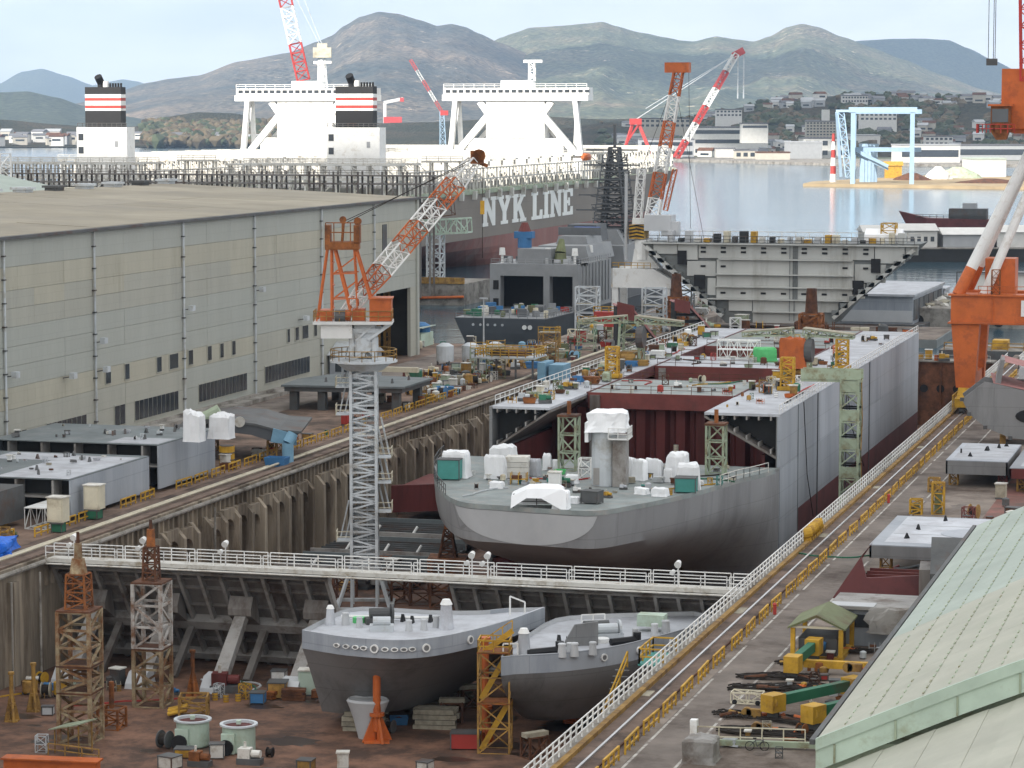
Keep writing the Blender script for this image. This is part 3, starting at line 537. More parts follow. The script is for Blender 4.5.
# long dark steel rack with posts seen above the shed roof (walkway on the quay behind it)
def rack(y, x0, x1, z0, z1, sp, m, label, name='pipe_rack'):
    t = thing(name, label, 'pipe rack', ((x0 + x1) / 2, y, 0)); cx = (x0 + x1) / 2; x = x0; mm = M().beam((0, 0, 0), (0, 0, z1), .42).beam((0, 3.5, 0), (0, 3.5, z1), .42).mesh('post', m)
    k = 0
    while x <= x1:
        obj('post', mm, parent=t, loc=(x - cx, 0, (0 if k % 2 else -1.2))); x += sp * random.uniform(.8, 1.2); k += 1
    for z in (z0, (z0 + z1) / 2, z1 - 1.2): obj('walkway', M().bx(x0 - cx, x1 - cx, -.6, 4, z, z + .35), m, t)
    obj('handrail', M().rail([(x0 - cx, -.5, z1 - .9), (x1 - cx, -.5, z1 - .9)], 1.2, 2, 3, .12), m, t)
rack(660, -345, -205, 24, 30.6, 3.1, 'gate', 'long dark steel rack of posts behind the grey shed')
t = thing('lattice_gangway', 'white lattice gangway above the shed roof at the left', 'gangway', (-320, 640, 26)); obj('truss', M().truss((-34, 0, 8), (2, 0, 4.5), 3, 3, 14, .3), 'white', t); obj('tower', M().truss((5, 0, -20), (5, 0, 9), 7, 6, 9, .35), 'white', t); obj('platform', M().bx(-2, 30, -3, 3, 0, .6).truss((2, 0, -2), (30, 0, -2), 3, 3, 10, .25), 'cream', t)
# ================================================================== INTERMEDIATE DOCK GATE AND FOOTBRIDGE
def gate_panel(x0, x1, label):
    """leaning stiffened plate: foot behind, top towards the water, as the photo shows"""
    t = thing('dock_gate', label, 'gate', (0, YG, FLOOR)); H = 11.2
    def P(x, q, o=0): return (x, 8.2 - 8.4 * q - o * .8, H * q - o * .55)
    def slab(a, b, q0, q1, o0, o1, sk0=0, sk1=0):
        return M().add([P(a - sk0 * q0, q0, o0), P(b - sk1 * q0, q0, o0), P(b - sk1 * q1, q1, o0), P(a - sk0 * q1, q1, o0), P(a - sk0 * q0, q0, o1), P(b - sk1 * q0, q0, o1), P(b - sk1 * q1, q1, o1), P(a - sk0 * q1, q1, o1)],
                       [(3, 2, 1, 0), (4, 5, 6, 7), (0, 1, 5, 4), (1, 2, 6, 5), (2, 3, 7, 6), (3, 0, 4, 7)])
    obj('skin_plate', slab(x0, x1, 0, 1, -.2, 0), 'gate', t)
    n = round((x1 - x0) / 2.3)
    for k in range(n + 1):
        x = x0 + (x1 - x0) * k / n; obj('rib', slab(x - .17, x + .17, .02, .99, 0, .75), 'gate_lt', t)
    for q in (.25, .62, .8, .9): obj('stringer', slab(x0, x1, q - .008, q + .008, 0, .38), 'gate', t)
    obj('girder', slab(x0, x1, .42, .5, 0, 1.15), 'gate_lt', t); obj('lower_girder', slab(x0, x1, .08, .14, 0, 1.0), 'gate_lt', t); obj('top_flange', slab(x0, x1, .985, 1.0, -.3, 1.0), 'gate_lt', t)
    return t
gl = gate_panel(XL + .6, -91.3, 'grey ribbed dock gate leaf left of the lattice tower crane')
gr = gate_panel(-78.2, XR - .4, 'grey ribbed dock gate leaf behind the two bow blocks')
for i, x in enumerate((-117.0, -109.0, -101.0, -92.9)):
    t = thing('gate_strut', ['leaning steel prop of the dock gate beside the left dock wall', 'leaning steel prop of the dock gate behind the tan lattice tower', 'leaning grey steel prop of the dock gate right of the white lattice tower', 'leaning grey steel prop of the dock gate beside the left bow block'][i], 'prop', (x, YG, FLOOR))
    obj('leg', M().loft([[(-.75, -6.6, 0), (.75, -6.6, 0), (.75, -5.2, 0), (-.75, -5.2, 0)], [(-.6, .9, 6.4), (.6, .9, 6.4), (.6, 2.2, 6.4), (-.6, 2.2, 6.4)]]), 'gate_lt', t)
    obj('foot', M().prismX([(-8.0, 0), (-4.6, 0), (-4.9, .5), (-5.4, 1.7), (-6.8, 1.5), (-7.8, .5)], -1.0, 1.0), 'hull_lt', t)
    obj('head_bracket', M().prismX([(.6, 6.3), (3.2, 4.9), (2.2, 8.0), (1.2, 8.2), (.5, 7.0)], -1.25, 1.25), 'gate', t)
    obj('back_stay', M().beam((1.5, -1.5, 0), (1.5, 4.0, 4.4), .7), 'gate', t)
br = thing('footbridge', 'white footbridge with pipe railings across the dock gate', 'footbridge', (0, YG - 1.0, 0))
obj('deck', M().bx(XL + .3, XR + .4, -1.0, 1.0, -.5, -.28), 'offwhite', br)
obj('edge_beam', M().bx(XL + .3, XR + .4, -1.2, -1.0, -.6, -.2), 'offwhite', br)
for y_ in (-1.05, 1.0):
    x = XL + .5
    while x < XR + .2:
        x2 = min(x + 7.9, XR + .35); obj('railing', M().rail([(x, y_, -.28), (x2 - .25, y_, -.28)], 1.3, 2, 2.6, .085), 'white', br); x = x2
for k in range(46): obj('deck_support', M().bx(XL + 1 + k * 1.55 - .06, XL + 1 + k * 1.55 + .06, -.9, .9, -1.0, -.55), 'gate_lt', br)
obj('pipe', M().cyl((XL + .5, -1.3, -.75), (XR + .3, -1.3, -.75), .1, n=6), 'offwhite', br)
for k, x in enumerate((-117.9, -110.3, -101.4, -75.6, -74.0, -55.0)):
    lp = thing('bridge_lamp', 'round lamp on the footbridge railing, number %s from the left dock wall' % ('first', 'second', 'third', 'fourth', 'fifth', 'sixth')[k] if False else ['round lamp on the footbridge nearest the left dock wall', 'round lamp on the footbridge above the second gate prop', 'round lamp on the footbridge left of the tower crane', 'left of two round lamps on the footbridge above the right bow block', 'right of two round lamps on the footbridge above the right bow block', 'round lamp on the footbridge near its right end'][k], 'lamp', (x, YG - 2.1, -.3))
    obj('pole', M().cyl((0, 0, 0), (0, 0, 2.2), .07, n=6), 'white', lp); obj('lamp_head', M().cyl((0, -.25, 2.3), (0, .35, 2.5), .34, .24, n=12).cyl((-.55, -.2, 1.5), (-.5, .25, 1.6), .26, .2, n=10), 'white', lp)
# right-hand side: white fence on the coping, yellow hose rack, access stair
wf = thing('dock_fence', 'white three rail fence along the right dock edge', 'fence', (-47.78, 300, 0)); post = M().bx(-.06, .06, -.06, .06, 0, 1.4).mesh('post', 'white')
yy = -128.0; gaps = ((-81, -77), (-42.5, -40.8), (40, 42))
while yy < 205:
    y2 = yy + 8.2
    obj('rail_section', M().rail([(0, yy, .25), (0, y2 - .12, .25)], 1.35, 3, 2, .085, posts=False), 'white', wf)
    k = yy
    while k < y2 - .1: obj('post', post, parent=wf, loc=(0, k, .25)); k += 1.64
    yy = y2
hr = thing('hose_rack', 'row of yellow air hose drums on the right dock fence', 'hose rack', (-47.7, 289, .26))
for k in range(6): obj('drum', M().cyl((-.1, -3.6 + k * 1.4, .75), (.75, -3.3 + k * 1.4, .9), .6, n=12).box((.3, -3.5 + k * 1.4, .2), (.9, .5, .5)), 'yellow', hr)
sp = thing('access_stair', 'yellow railed access stair down into the dock beside the right bow block', 'stair', (-48.5, 221, 0))
obj('platform', M().bx(-1.6, .6, -3.0, 2.4, -.1, .05), 'tealgreen', sp); obj('handrail', M().rail([(.5, -2.9, 0), (-1.5, -2.9, 0), (-1.5, 2.3, 0), (.5, 2.3, 0)], 1.3, 2, 1.4, .12), 'yellow', sp); obj('lower_handrail', M().rail([(-2.4, -3.3, -.2), (-3.4, -9.5, -5)], 1.3, 2, 2, .12), 'yellow', sp)
for k in range(12): obj('tread', M().bx(-3.4 - .02 * k, -2.2, -3.7 - k * .55, -3.3 - k * .55, -.5 - k * .42, -.42 - k * .42), 'darksteel', sp)
# barriers in rows along the crane track
bar_post = M().bx(-.065, .065, -.065, .065, 0, 1.05).mesh('post', 'yellow'); bar_m = [M().beam((0, -2.25, 1.0), (0, 2.25, 1.0), .15).mesh('top_rail', 'yellow'), M().beam((0, -2.25, .38), (0, 2.25, .38), .13).mesh('bottom_rail', 'yellow')]
def barrier(x, y, label, group, rz=0):
    t = thing('safety_barrier', label, 'barrier', (x, y, .02), rz, group)
    for q in (-2.2, -.75, .75, 2.2): obj('post', bar_post, parent=t, loc=(0, q, 0))
    for m_, n_ in zip(bar_m, ('top_rail', 'bottom_rail')): obj(n_, m_, parent=t)
y = 176.0
while y < 480:
    barrier(-43.75, y, 'yellow steel barrier of the right crane track ' + ('nearest the bottom edge' if y < 196 else 'beside the rope bundles' if y < 215 else 'level with the generator shelter' if y < 235 else 'level with the footbridge end' if y < 262 else 'level with the large white deck block' if y < 290 else 'level with the yellow hose drums' if y < 312 else 'level with the tall yellow rack' if y < 332 else 'beside the small white topped block' if y < 360 else 'beside the pink primer block' if y < 400 else 'near the orange crane leg'), 'barriers along the right crane track', random.uniform(-.03, .03)); y += 6.3 + (1.5 if random.random() < .12 else 0)
y = 236.0
while y < 425:
    if random.random() < .9: barrier(-127.4, y, 'yellow steel barrier of the left crane track ' + ('near the blue sheet' if y < 266 else 'before the nearest hull block' if y < 300 else 'before the second hull block' if y < 322 else 'before the curved hull block' if y < 352 else 'level with the tower crane' if y < 385 else 'before the flat deck block'), 'barriers along the left crane track', random.uniform(-.05, .05))
    y += 5.6
for y in (187.5, 192.5, 197, 202): barrier(-129.5, y + 62, 'yellow steel barrier in the short second row near the cream cabinets', 'second row of yellow barriers', random.uniform(-.1, .1))
# ================================================================== RIGHT GREEN ROOF BUILDING
rb = thing('workshop', 'workshop with weathered green and tan sheet roof at lower right', 'workshop', (-24.5, 193, 0))
X0, Y0, Y1, EZ, SL = -24.5, 151.5, 236, 10.0, .46
def rp_(x): return EZ + (x - X0) * SL - max(0, x - X0 - 6) ** 2 * .004
obj('wall', M().bx(.5, 46, Y0 - 193 + .5, Y1 - 193 - .5, 0, EZ - .1), 'palegreen2', rb)
xs = [X0 + k * 1.45 for k in range(18)]; seams = []
for i, (xa, xb) in enumerate(zip(xs[:-1], xs[1:])):
    split = 183 + (xa - X0) * .55
    for a, b, mm in ((Y0, split - 22, 'fade_tan'), (split - 22, split, 'fade_tan'), (split, split + 24, 'fade_green'), (split + 24, Y1, 'fade_green')):
        if b <= a: continue
        za, zb = rp_(xa), rp_(xb); dz = .03 * (i % 2)
        vs = [(xa, a, za + dz), (xb, a, zb + dz), (xb, b - .03, zb + dz), (xa, b - .03, za + dz)]
        vs = [(x - X0, y - 193, z) for x, y, z in vs]; vs += [(x, y, z - .2) for x, y, z in vs]
        obj('roof_sheet', M().add(vs, [(0, 1, 2, 3), (7, 6, 5, 4), (0, 3, 7, 4), (1, 5, 6, 2), (0, 4, 5, 1), (3, 2, 6, 7)]), mm, rb)
        if True:
            for q in range(int((b - a) / 1.6)):
                seams.append((xb - .03 - X0, a + q * 1.6 - 193, zb))
bolt = M().bx(-.05, .05, -.12, .12, 0, .09).mesh('seam_clip', 'darksteel')
sm = M()
for (x, y, z) in seams: sm.bx(x - .045, x + .045, y - .3, y + .3, z - .02, z + .07)
obj('seam_clips', sm, 'palegreen2', rb, kind='stuff')
ev = M().beam((-.25, Y0 - 193, EZ - .15), (-.25, Y1 - 193, EZ - .15), .3, .3); obj('gutter', ev, 'darksteel', rb)
def strip(name, dz0, dz1, y0, y1, m_, x1=26):
    pts = [(x - X0, rp_(x)) for x in xs if x - X0 <= x1]; return obj(name, M().loft([[(x, y0 - 193, z + dz0) for x, z in pts] + [(x, y0 - 193, z + dz1) for x, z in reversed(pts)], [(x, y1 - 193, z + dz0) for x, z in pts] + [(x, y1 - 193, z + dz1) for x, z in reversed(pts)]]), m_, rb)
strip('barge_board', -.55, .12, Y0 - .35, Y0 - .05, 'palegreen')
strip('gable_strip', -1.75, -.55, Y0 - .22, Y0 + .1, 'palegreen')
for k in range(7): obj('gable_seam', M().bx(1 + k * 3.4, 1.12 + k * 3.4, Y0 - 193.3, Y0 - 193.2, rp_(X0 + 1 + k * 3.4) - 1.7, rp_(X0 + 1 + k * 3.4) - .6), 'palegreen2', rb)
for i, (xa, xb) in enumerate(zip(xs[:-1], xs[1:])):
    za, zb = rp_(xa + .4) - 1.8 + .03 * (i % 2), rp_(xb + .4) - 1.8 + .03 * (i % 2); vs = [(xa + .9 - X0, 120 - 193, za), (xb + .9 - X0, 120 - 193, zb), (xb + .9 - X0, Y0 - .25 - 193, zb), (xa + .9 - X0, Y0 - .25 - 193, za)]; vs += [(x, y, z - .2) for x, y, z in vs]
    obj('lower_roof_sheet', M().add(vs, [(0, 1, 2, 3), (7, 6, 5, 4), (0, 3, 7, 4), (1, 5, 6, 2), (0, 4, 5, 1), (3, 2, 6, 7)]), 'fade_tan', rb)
obj('lower_wall', M().bx(1.4, 46, 120 - 193, Y0 - 193, 0, EZ - 2.3), 'palegreen2', rb)
obj('roof_hatch', M().prismY([(20.2, rp_(X0 + 20.2) + .05), (24, rp_(X0 + 24) + .05), (24, rp_(X0 + 24) + .4), (20.2, rp_(X0 + 20.2) + .4)], 166 - 193, 171 - 193), 'darksteel', rb)
# ================================================================== TWO BOW BLOCKS IN THE FRONT DOCK
def mixr(a, b, t, p=1.0): return [(x0 + (x1 - x0) * t, y0 + (y1 - y0) * t) for (x0, y0), (x1, y1) in zip(a, b)]
def ring_at(a, b, z0, z1, z, p):
    p, bd = p if isinstance(p, tuple) else (p, 0); t = max(0, (z0 - bd - z) / (z0 - bd - z1)); return [(x, y, z) for x, y in mixr(a, b, t ** p)]
def dense(pts, k=3):
    """closed outline resampled through a Catmull-Rom spline"""
    n = len(pts); o = []
    for i in range(n):
        p0, p1, p2, p3 = [Vector(pts[(i + j) % n]) for j in (-1, 0, 1, 2)]
        for q in range(k):
            t = q / k; o.append(tuple(.5 * ((2 * p1) + (p2 - p0) * t + (2 * p0 - 5 * p1 + 4 * p2 - p3) * t * t + (3 * p1 - p0 - 3 * p2 + p3) * t ** 3)))
    return o
def bow_block(name, label, top, bot, zt, zb, band, p, loc):
    p = (p, band)
    t = thing(name, label, 'ship block', loc); L = lambda r: [(x - loc[0], y - loc[1], z - loc[2]) for x, y, z in r]
    zs = [zt - band - .02 - (zt - band - zb) * k / 9 for k in range(10)]
    obj('hull_plating', M().loft([L(ring_at(top, bot, zt, zb, z, p)) for z in zs]), 'hull', t, smooth=True)
    bw = obj('bulwark', M().loft([L(ring_at(top, bot, zt, zb, z, p)) for z in (zt - band, zt - band * .5, zt)], cap=False), 'hull_blue', t, smooth=True)
    inner = [((x - loc[0]) * .985, (y - loc[1]) * .985) for x, y in top]
    obj('bulwark_inner', M().loft([[(x, y, zt - loc[2]) for x, y in inner], [(x, y, zt - loc[2] - .45) for x, y in inner]], cap=False), 'hull_lt', t)
    obj('cap_rail', M().loft([[(x - loc[0], y - loc[1], zt - loc[2]) for x, y in top], [(x, y, zt - loc[2] + .02) for x, y in inner]], cap=False), 'deck_lt', t)
    obj('deck', M().add([(x, y, zt - loc[2] - .4) for x, y in inner], [tuple(range(len(inner)))]), 'deck_lt', t)
    return t
def bollard(t, x, y, z, s=1.0, m='hull_lt'):
    b = obj('bollard', M().cyl((x, y, z), (x, y, z + 1.3 * s), .5 * s, .38 * s, n=12).cyl((x, y, z + 1.3 * s), (x, y, z + 1.45 * s), .46 * s, .4 * s, n=12), m, t, smooth=False); return b
def post_vent(t, x, y, z, s=1.0):
    b = obj('vent_post', M().cyl((x, y, z), (x, y, z + 1.9 * s), .62 * s, .42 * s, n=12), 'deck_lt', t); obj('vent_cap', M().cyl((x, y, z + 1.9 * s), (x, y, z + 2.3 * s), .5 * s, .3 * s, n=10), 'white', b)
zt = -2.0; cL = (-80, 243, -12)
def PX(z, *uv): return [tuple(G(u, v, z)[:2]) for u, v in uv]
topL = PX(-2, (302, 630), (335, 635.5), (370, 639), (405, 640), (440, 636.5), (480, 628), (515, 618), (545, 607), (510, 608), (480, 610.5), (430, 610), (362, 606.5), (335, 613))
botL = PX(-10.4, (322, 711), (340, 713), (365, 713), (390, 711.5), (415, 707), (440, 699), (462, 689), (478, 679), (465, 672), (440, 672), (410, 674), (370, 684), (340, 698))
def sharp(pts, k=3, corners=(0, 7)):
    n = len(pts); d = dense(pts, k)
    for c in corners:
        for a in (c - 1, c):
            p0, p1 = Vector(pts[a % n]), Vector(pts[(a + 1) % n])
            for q in range(k): d[(a % n) * k + q] = tuple(p0.lerp(p1, q / k))
    for i in range(n): d[i * k] = pts[i]
    return d
bl = bow_block('bow_block', 'dark grey ship bow block with pale rim, left of the two in the dock', sharp(topL), sharp(botL), zt, -10.4, 1.7, .9, cL)
zd = zt - .4 - cL[2]
for x, y, s in ((-83.2, 240.5, .8), (-81.5, 239.5, .7), (-76.6, 239.2, .7), (-75.4, 240, .7), (-74.7, 241.6, .75)): bollard(bl, x - cL[0], y - cL[1], zd, s)
post_vent(bl, -73.6 - cL[0], 241.2 - cL[1], zd, 1.2); post_vent(bl, -84.6 - cL[0], 240.2 - cL[1], zd, .8)
obj('winch', M().cyl((-.9, 0, 1), (.9, 0, 1), .5, n=12).box((0, 0, .3), (2.6, 1.2, .6)).cyl((1.1, 0, 1), (1.3, 0, 1), .8, n=14), 'darksteel', bl, (-80.4 - cL[0], 242 - cL[1], zd), .5)
obj('winch', M().cyl((-.8, 0, .9), (.8, 0, .9), .45, n=12).box((0, 0, .3), (2.2, 1.1, .6)), 'lattice_grey', bl, (-79 - cL[0], 238.5 - cL[1], zd), .3)
obj('hose_coil', M().cyl((0, 0, 0), (0, 0, .5), .6, n=12), 'limegreen', bl, (-82.4 - cL[0], 242 - cL[1], zd))
obj('deck_pipe', M().cyl((-5, -.5, .3), (5, 1.2, .3), .16, n=6), 'white', bl, (-79.5 - cL[0], 243.5 - cL[1], zd))
for x, y in ((-77.5, 243), (-78.6, 243.6), (-76, 244)): obj('pad_eye', M().prismX([(-.4, 0), (.4, 0), (0, .7)], -.15, .15), 'black', bl, (x - cL[0], y - cL[1], zd))
obj('bow_frame', M().beam((0, 0, 0), (0, 0, 1.8), .14).beam((1.3, .6, 0), (1.3, .6, 1.2), .14).beam((0, 0, 1.8), (1.3, .6, 1.2), .14), 'white', bl, (-69.8 - cL[0], 249.5 - cL[1], zd))
# fairlead openings along the near rim
tl = sharp(topL); bl_ = sharp(botL)
def on_rim(top, bot, z0, zb, p, i, f, z, off):
    a = Vector(ring_at(top, bot, z0, zb, z, p)[i]); b = Vector(ring_at(top, bot, z0, zb, z, p)[(i + 1) % len(top)]); q = a.lerp(b, f); d = (b - a).normalized(); nrm = d.cross(Vector((0, 0, 1))); return q + nrm * off, d, nrm
def fairlead(t, loc, top, bot, z0, zb, p, i, f, z, w, h, rnd=False):
    q, d, nn = on_rim(top, bot, z0, zb, p, i, f, z, .03); up = (on_rim(top, bot, z0, zb, p, i, f, z + .3, .03)[0] - on_rim(top, bot, z0, zb, p, i, f, z - .3, .03)[0]).normalized(); nn = d.cross(up); q -= Vector(loc); n = 14
    o1 = [q + d * (math.cos(2 * math.pi * k / n) * w) + up * (math.sin(2 * math.pi * k / n) * h) for k in range(n)]; o2 = [v + nn * .16 for v in o1]; i2 = [q + nn * .16 + (v - q) * .66 for v in o1]
    fr = obj('fairlead', M().loft([o1, o2, i2], cap=False), 'white', t); obj('opening', M().add([q + nn * .1 + (v - q) * .66 for v in o1], [tuple(range(n))]), 'hull', fr)
for i, f in ((3, .2), (4, .0), (4, .8), (5, .5), (7, .3), (8, .1), (8, .9), (9, .6)): fairlead(bl, cL, tl, bl_, zt, -10.4, (.9, 1.7), i, f, -2.85, .34, .2)
for i, f in ((6, .4), (10, .8), (14, .2)): fairlead(bl, cL, tl, bl_, zt, -10.4, (.9, 1.7), i, f, -2.85, .4, .4)
zt2 = -3.0; cR = (-60, 243, -12)
topR = PX(-3, (501, 657), (514, 655.5), (560, 653), (610, 647), (650, 638), (690, 627), (718, 616), (695, 611), (650, 612), (600, 614), (556, 618), (525, 636), (505, 650))
botR = PX(-10.2, (521, 716), (527, 719), (560, 720), (600, 714), (640, 703), (670, 692), (695, 680), (680, 672), (650, 674), (610, 680), (570, 690), (545, 702), (525, 713))
bR = bow_block('bow_block', 'dark grey ship bow block with pale rim, right of the two by the dock fence', sharp(topR), sharp(botR), zt2, -10.2, 1.7, 1.5, cR)
zd = zt2 - .4 - cR[2]
for x, y, s in ((-61.2, 236, .85), (-60.2, 236.6, .85), (-60.9, 237.6, .7), (-58.8, 237.8, .8), (-55.4, 248, .8), (-54.6, 249.2, .9), (-56.8, 246, .7)): bollard(bR, x - cR[0], y - cR[1], zd, s)
post_vent(bR, -64.6 - cR[0], 235.5 - cR[1], zd, 1.1)
obj('winch', M().cyl((-1.2, 0, .9), (1.2, 0, .9), .5, n=12).box((0, 0, .25), (3.4, 1.2, .5)).cyl((1.3, 0, .9), (1.5, 0, .9), .8, n=14), 'lattice_grey', bR, (-59.6 - cR[0], 245.6 - cR[1], zd), .5)
obj('winch', M().cyl((-1.2, 0, .8), (1.2, 0, .8), .4, n=12).box((0, 0, .25), (3.4, 1.0, .5)), 'darksteel', bR, (-61 - cR[0], 248 - cR[1], zd), .5)
obj('breakwater', M().prismY([(-1.6, 0), (1.8, 0), (1.8, 2.2), (-.4, 2.0)], -.1, .1), 'hull', bR, (-61 - cR[0], 241.4 - cR[1], zd), .5)
obj('chain', M().cyl((-1.3, -1.2, .35), (1.3, 1.2, .35), .34, n=6).cyl((1.2, 1.1, .2), (1.2, 1.1, 1.1), .4, n=8), 'black', bR, (-63 - cR[0], 236.4 - cR[1], zd)); obj('chain', M().cyl((-1.0, -1.0, .35), (1.0, 1.0, .35), .34, n=6).cyl((1, 1, .2), (1, 1, 1.0), .38, n=8), 'black', bR, (-57.2 - cR[0], 243.2 - cR[1], zd))
obj('locker', M().bx(-1.3, 1.3, -.8, .8, .5, 1.6), 'palegreen', bR, (-56.2 - cR[0], 250.5 - cR[1], zd)); obj('hose_coil', M().cyl((0, 0, 0), (0, 0, .5), .5, n=12), 'limegreen', bR, (-60.6 - cR[0], 244.4 - cR[1], zd)); obj('hawse_pipe', M().cyl((0, 0, 0), (0, 0, .4), .7, n=12), 'white', bR, (-59.4 - cR[0], 243.6 - cR[1], zd)); obj('rail_frame', M().rail([(-1, -.5, 0), (1, .6, 0)], 1.2, 2, 1, .1), 'white', bR, (-62 - cR[0], 250.8 - cR[1], zd))
obj('bow_frame', M().rail([(-.8, 0, 0), (.4, .5, 0)], 1.3, 1, 1.2, .13), 'white', bR, (-65.3 - cR[0], 234 - cR[1], zd))
for x, y in ((-63.2, 242.6), (-62.2, 242)): obj('pad_eye', M().prismX([(-.4, 0), (.4, 0), (0, .7)], -.15, .15), 'black', bR, (x - cR[0], y - cR[1], zd))
tR, bR_ = sharp(topR), sharp(botR)
for i, f in ((8, .6), (11, .1), (11, .8), (13, .5)): fairlead(bR, cR, tR, bR_, zt2, -10.2, (1.5, 1.7), i, f, -3.85, .36, .34)
# the stern bulb standing by the left block
blb = [[(math.cos(2 * math.pi * k / 20) * r * 1.0, math.sin(2 * math.pi * k / 20) * r * .8, z) for k in range(20)] for r, z in ((.9, 0), (1.1, .8), (1.35, 1.8), (1.75, 2.9), (2.0, 3.5), (1.85, 3.7), (1.6, 3.5))]
solo('hull_bulb', M().loft(blb), 'hull_lt', 'grey bulb casting hanging under the left bow block', 'casting', G(368, 738, FLOOR), smooth=True)
# ================================================================== SHIP UNDER CONSTRUCTION: STERN AND HOLD SECTION
cS = (-76.5, 300, FLOOR); zs_ = 3.0
out_top = [tuple(G(u, v, 3.0)[:2]) for u, v in ((444, 455), (434, 468), (438, 487), (458, 502.5), (500, 507), (550, 510.5), (595, 512.5), (632, 507), (667, 500), (702, 491.5), (736, 481))] + [(-58.8, 313.4), (-57.5, 318.2), (-57.02, 322.9)]
def open_dense(pts, k=3):
    o = []
    for i in range(len(pts) - 1):
        p0, p1, p2, p3 = [Vector(pts[max(0, min(len(pts) - 1, i + j))]) for j in (-1, 0, 1, 2)]
        for q in range(k): t = q / k; o.append(tuple(.5 * ((2 * p1) + (p2 - p0) * t + (2 * p0 - 5 * p1 + 4 * p2 - p3) * t * t + (3 * p1 - p0 - 3 * p2 + p3) * t ** 3)))
    o.append(pts[-1]); return o
ot = open_dense(out_top, 4)
def stern_ring(z):
    t = max(0, (zs_ - z) / (zs_ + 11.2)); s = 1 - .05 * t - 1.0 * max(0, t - .25) ** 1.3; sy = 1 - .06 * t - 1.42 * max(0, t - .3) ** 1.2
    o = []
    for x, y in ot:
        wg = max(0, min(1, (y - 286) / 36)) ** 1.2 * (1 if x > -76.5 else .3); si = s + (1 - s) * wg; syi = max(.08, sy); o.append((-76.5 + (x + 76.5) * si - cS[0], 322 + (y - 322) * syi - cS[1], z - cS[2]))
    return o
sn = thing('stern_block', 'grey ship stern block crowded with white wrapped machinery in the dock', 'ship block', cS)
zz = [3.0, 2.2, 1.2, .2, -1, -2.4, -4, -5.8, -7.6, -9.4, -11.2]
obj('hull_plating', M().loft([stern_ring(z) for z in zz], cap=False, close=False), 'stern_hull', sn, smooth=True)
dk = [(x, y, z + .03) for x, y, z in stern_ring(3.0)]
obj('deck', M().add(dk, [tuple(range(len(dk)))]), 'deck_grey', sn)
def on_stern(i, z):
    lo, hi = stern_ring(z)[int(i)], stern_ring(z)[min(len(ot) - 1, int(i) + 1)]; return Vector(lo).lerp(Vector(hi), i - int(i))
pt = M(); i0, i1, nn_ = 11.6, 24.2, 30; rws = []
for k in range(nn_ + 1):
    i = i0 + (i1 - i0) * k / nn_; s_ = (k / nn_ - .5) * 2; dep = 3.5 * max(0, 1 - abs(s_) ** 2.2) ** .6; col = []
    for q in range(6):
        z = 2.55 - dep * q / 5; v = on_stern(i, z); v2 = on_stern(min(i + .2, len(ot) - 1.01), z); d = (v2 - v); nrm = Vector((d.y, -d.x, 0)).normalized(); col.append(v + nrm * .06)
    rws.append(col)
obj('transom_plate', pt.loft(rws, cap=False, close=False), 'hull_lt', sn, smooth=True)
obj('deck_edge', M().loft([[(x, y, z - .35) for x, y, z in stern_ring(3.0)], [(x, y, z + .18) for x, y, z in stern_ring(3.0)]], cap=False, close=False), 'deck_grey', sn)
obj('skeg', M().cyl((-2.5, -14, 0), (-2.5, -14, 4.4), 1.0, .9, n=14), 'hull_lt', sn)
obj('deck_railing', M().rail([(x, y, z + .03) for x, y, z in stern_ring(3.0)[0:11:2]], 1.2, 2, 2, .07), 'darksteel', sn); obj('deck_railing', M().rail([(x, y, z + .03) for x, y, z in stern_ring(3.0)[38:50:2]], 1.2, 2, 2, .07), 'offwhite', sn)
for k in range(12):
    a, b = on_stern(2 + k * 4, 2.9), on_stern(2 + k * 4, -8); m_ = M()
hs = thing('hold_section', 'grey ship hull section with open dark red holds in the dock', 'ship block', (-75, 323, FLOOR)); hx, hy, hz_ = 75, -323, 12
def hp(name, m, material, par=None): return obj(name, m, material, par or hs, (hx, hy, hz_) if par is None else (0, 0, 0))
ZT, XA, XB, YA, YB = 9.4, -93.0, -57.0, 323.0, 452.0
# right shell plates (seams), boot-topping below
ys = [323, 335.5, 352, 368, 387, 408, 430, 452]
for a, b in zip(ys[:-1], ys[1:]):
    for z0, z1, mm in ((-10.8, -3.6, 'boot'), (-3.6, 2.9, 'hull_blue'), (2.9, ZT, 'hull_blue')):
        if mm == 'boot' and b < 340: mm = 'hull_blue'
        hp('shell_plate', M().bx(XB - .35, XB + random.uniform(0, .05), a + .04, b - .04, z0 + .02, z1 - .02), mm)
    hp('shell_plate', M().bx(XA - .02, XA + .35, a + .04, b - .04, -10.8, ZT - .02), 'hull')
hp('shell_backing', M().bx(XB - .5, XB - .36, YA + .1, YB - .1, -10.8, ZT - .05), 'hull')
hp('seam_line', M().bx(XB + .05, XB + .09, 335.35, 335.65, -10, ZT), 'deck_blue')  # dark line over the joint between two shell plates
for y in (350, 374, 396): hp('draft_ladder', M().beam((XB + .12, y, -9), (XB + .12, y, ZT), .12), 'darksteel')
hp('bottom', M().bx(XA + .4, XB - .6, YA, YB, -11, -9.4), 'maroon')
hp('inner_side', M().bx(XB - 2.4, XB - 2.0, YA + 1, YB - 1, -9.4, 4.4), 'maroon'); hp('inner_side', M().bx(XA + 2.0, XA + 2.4, YA + 1, YB - 1, -9.4, 4.4), 'maroon')
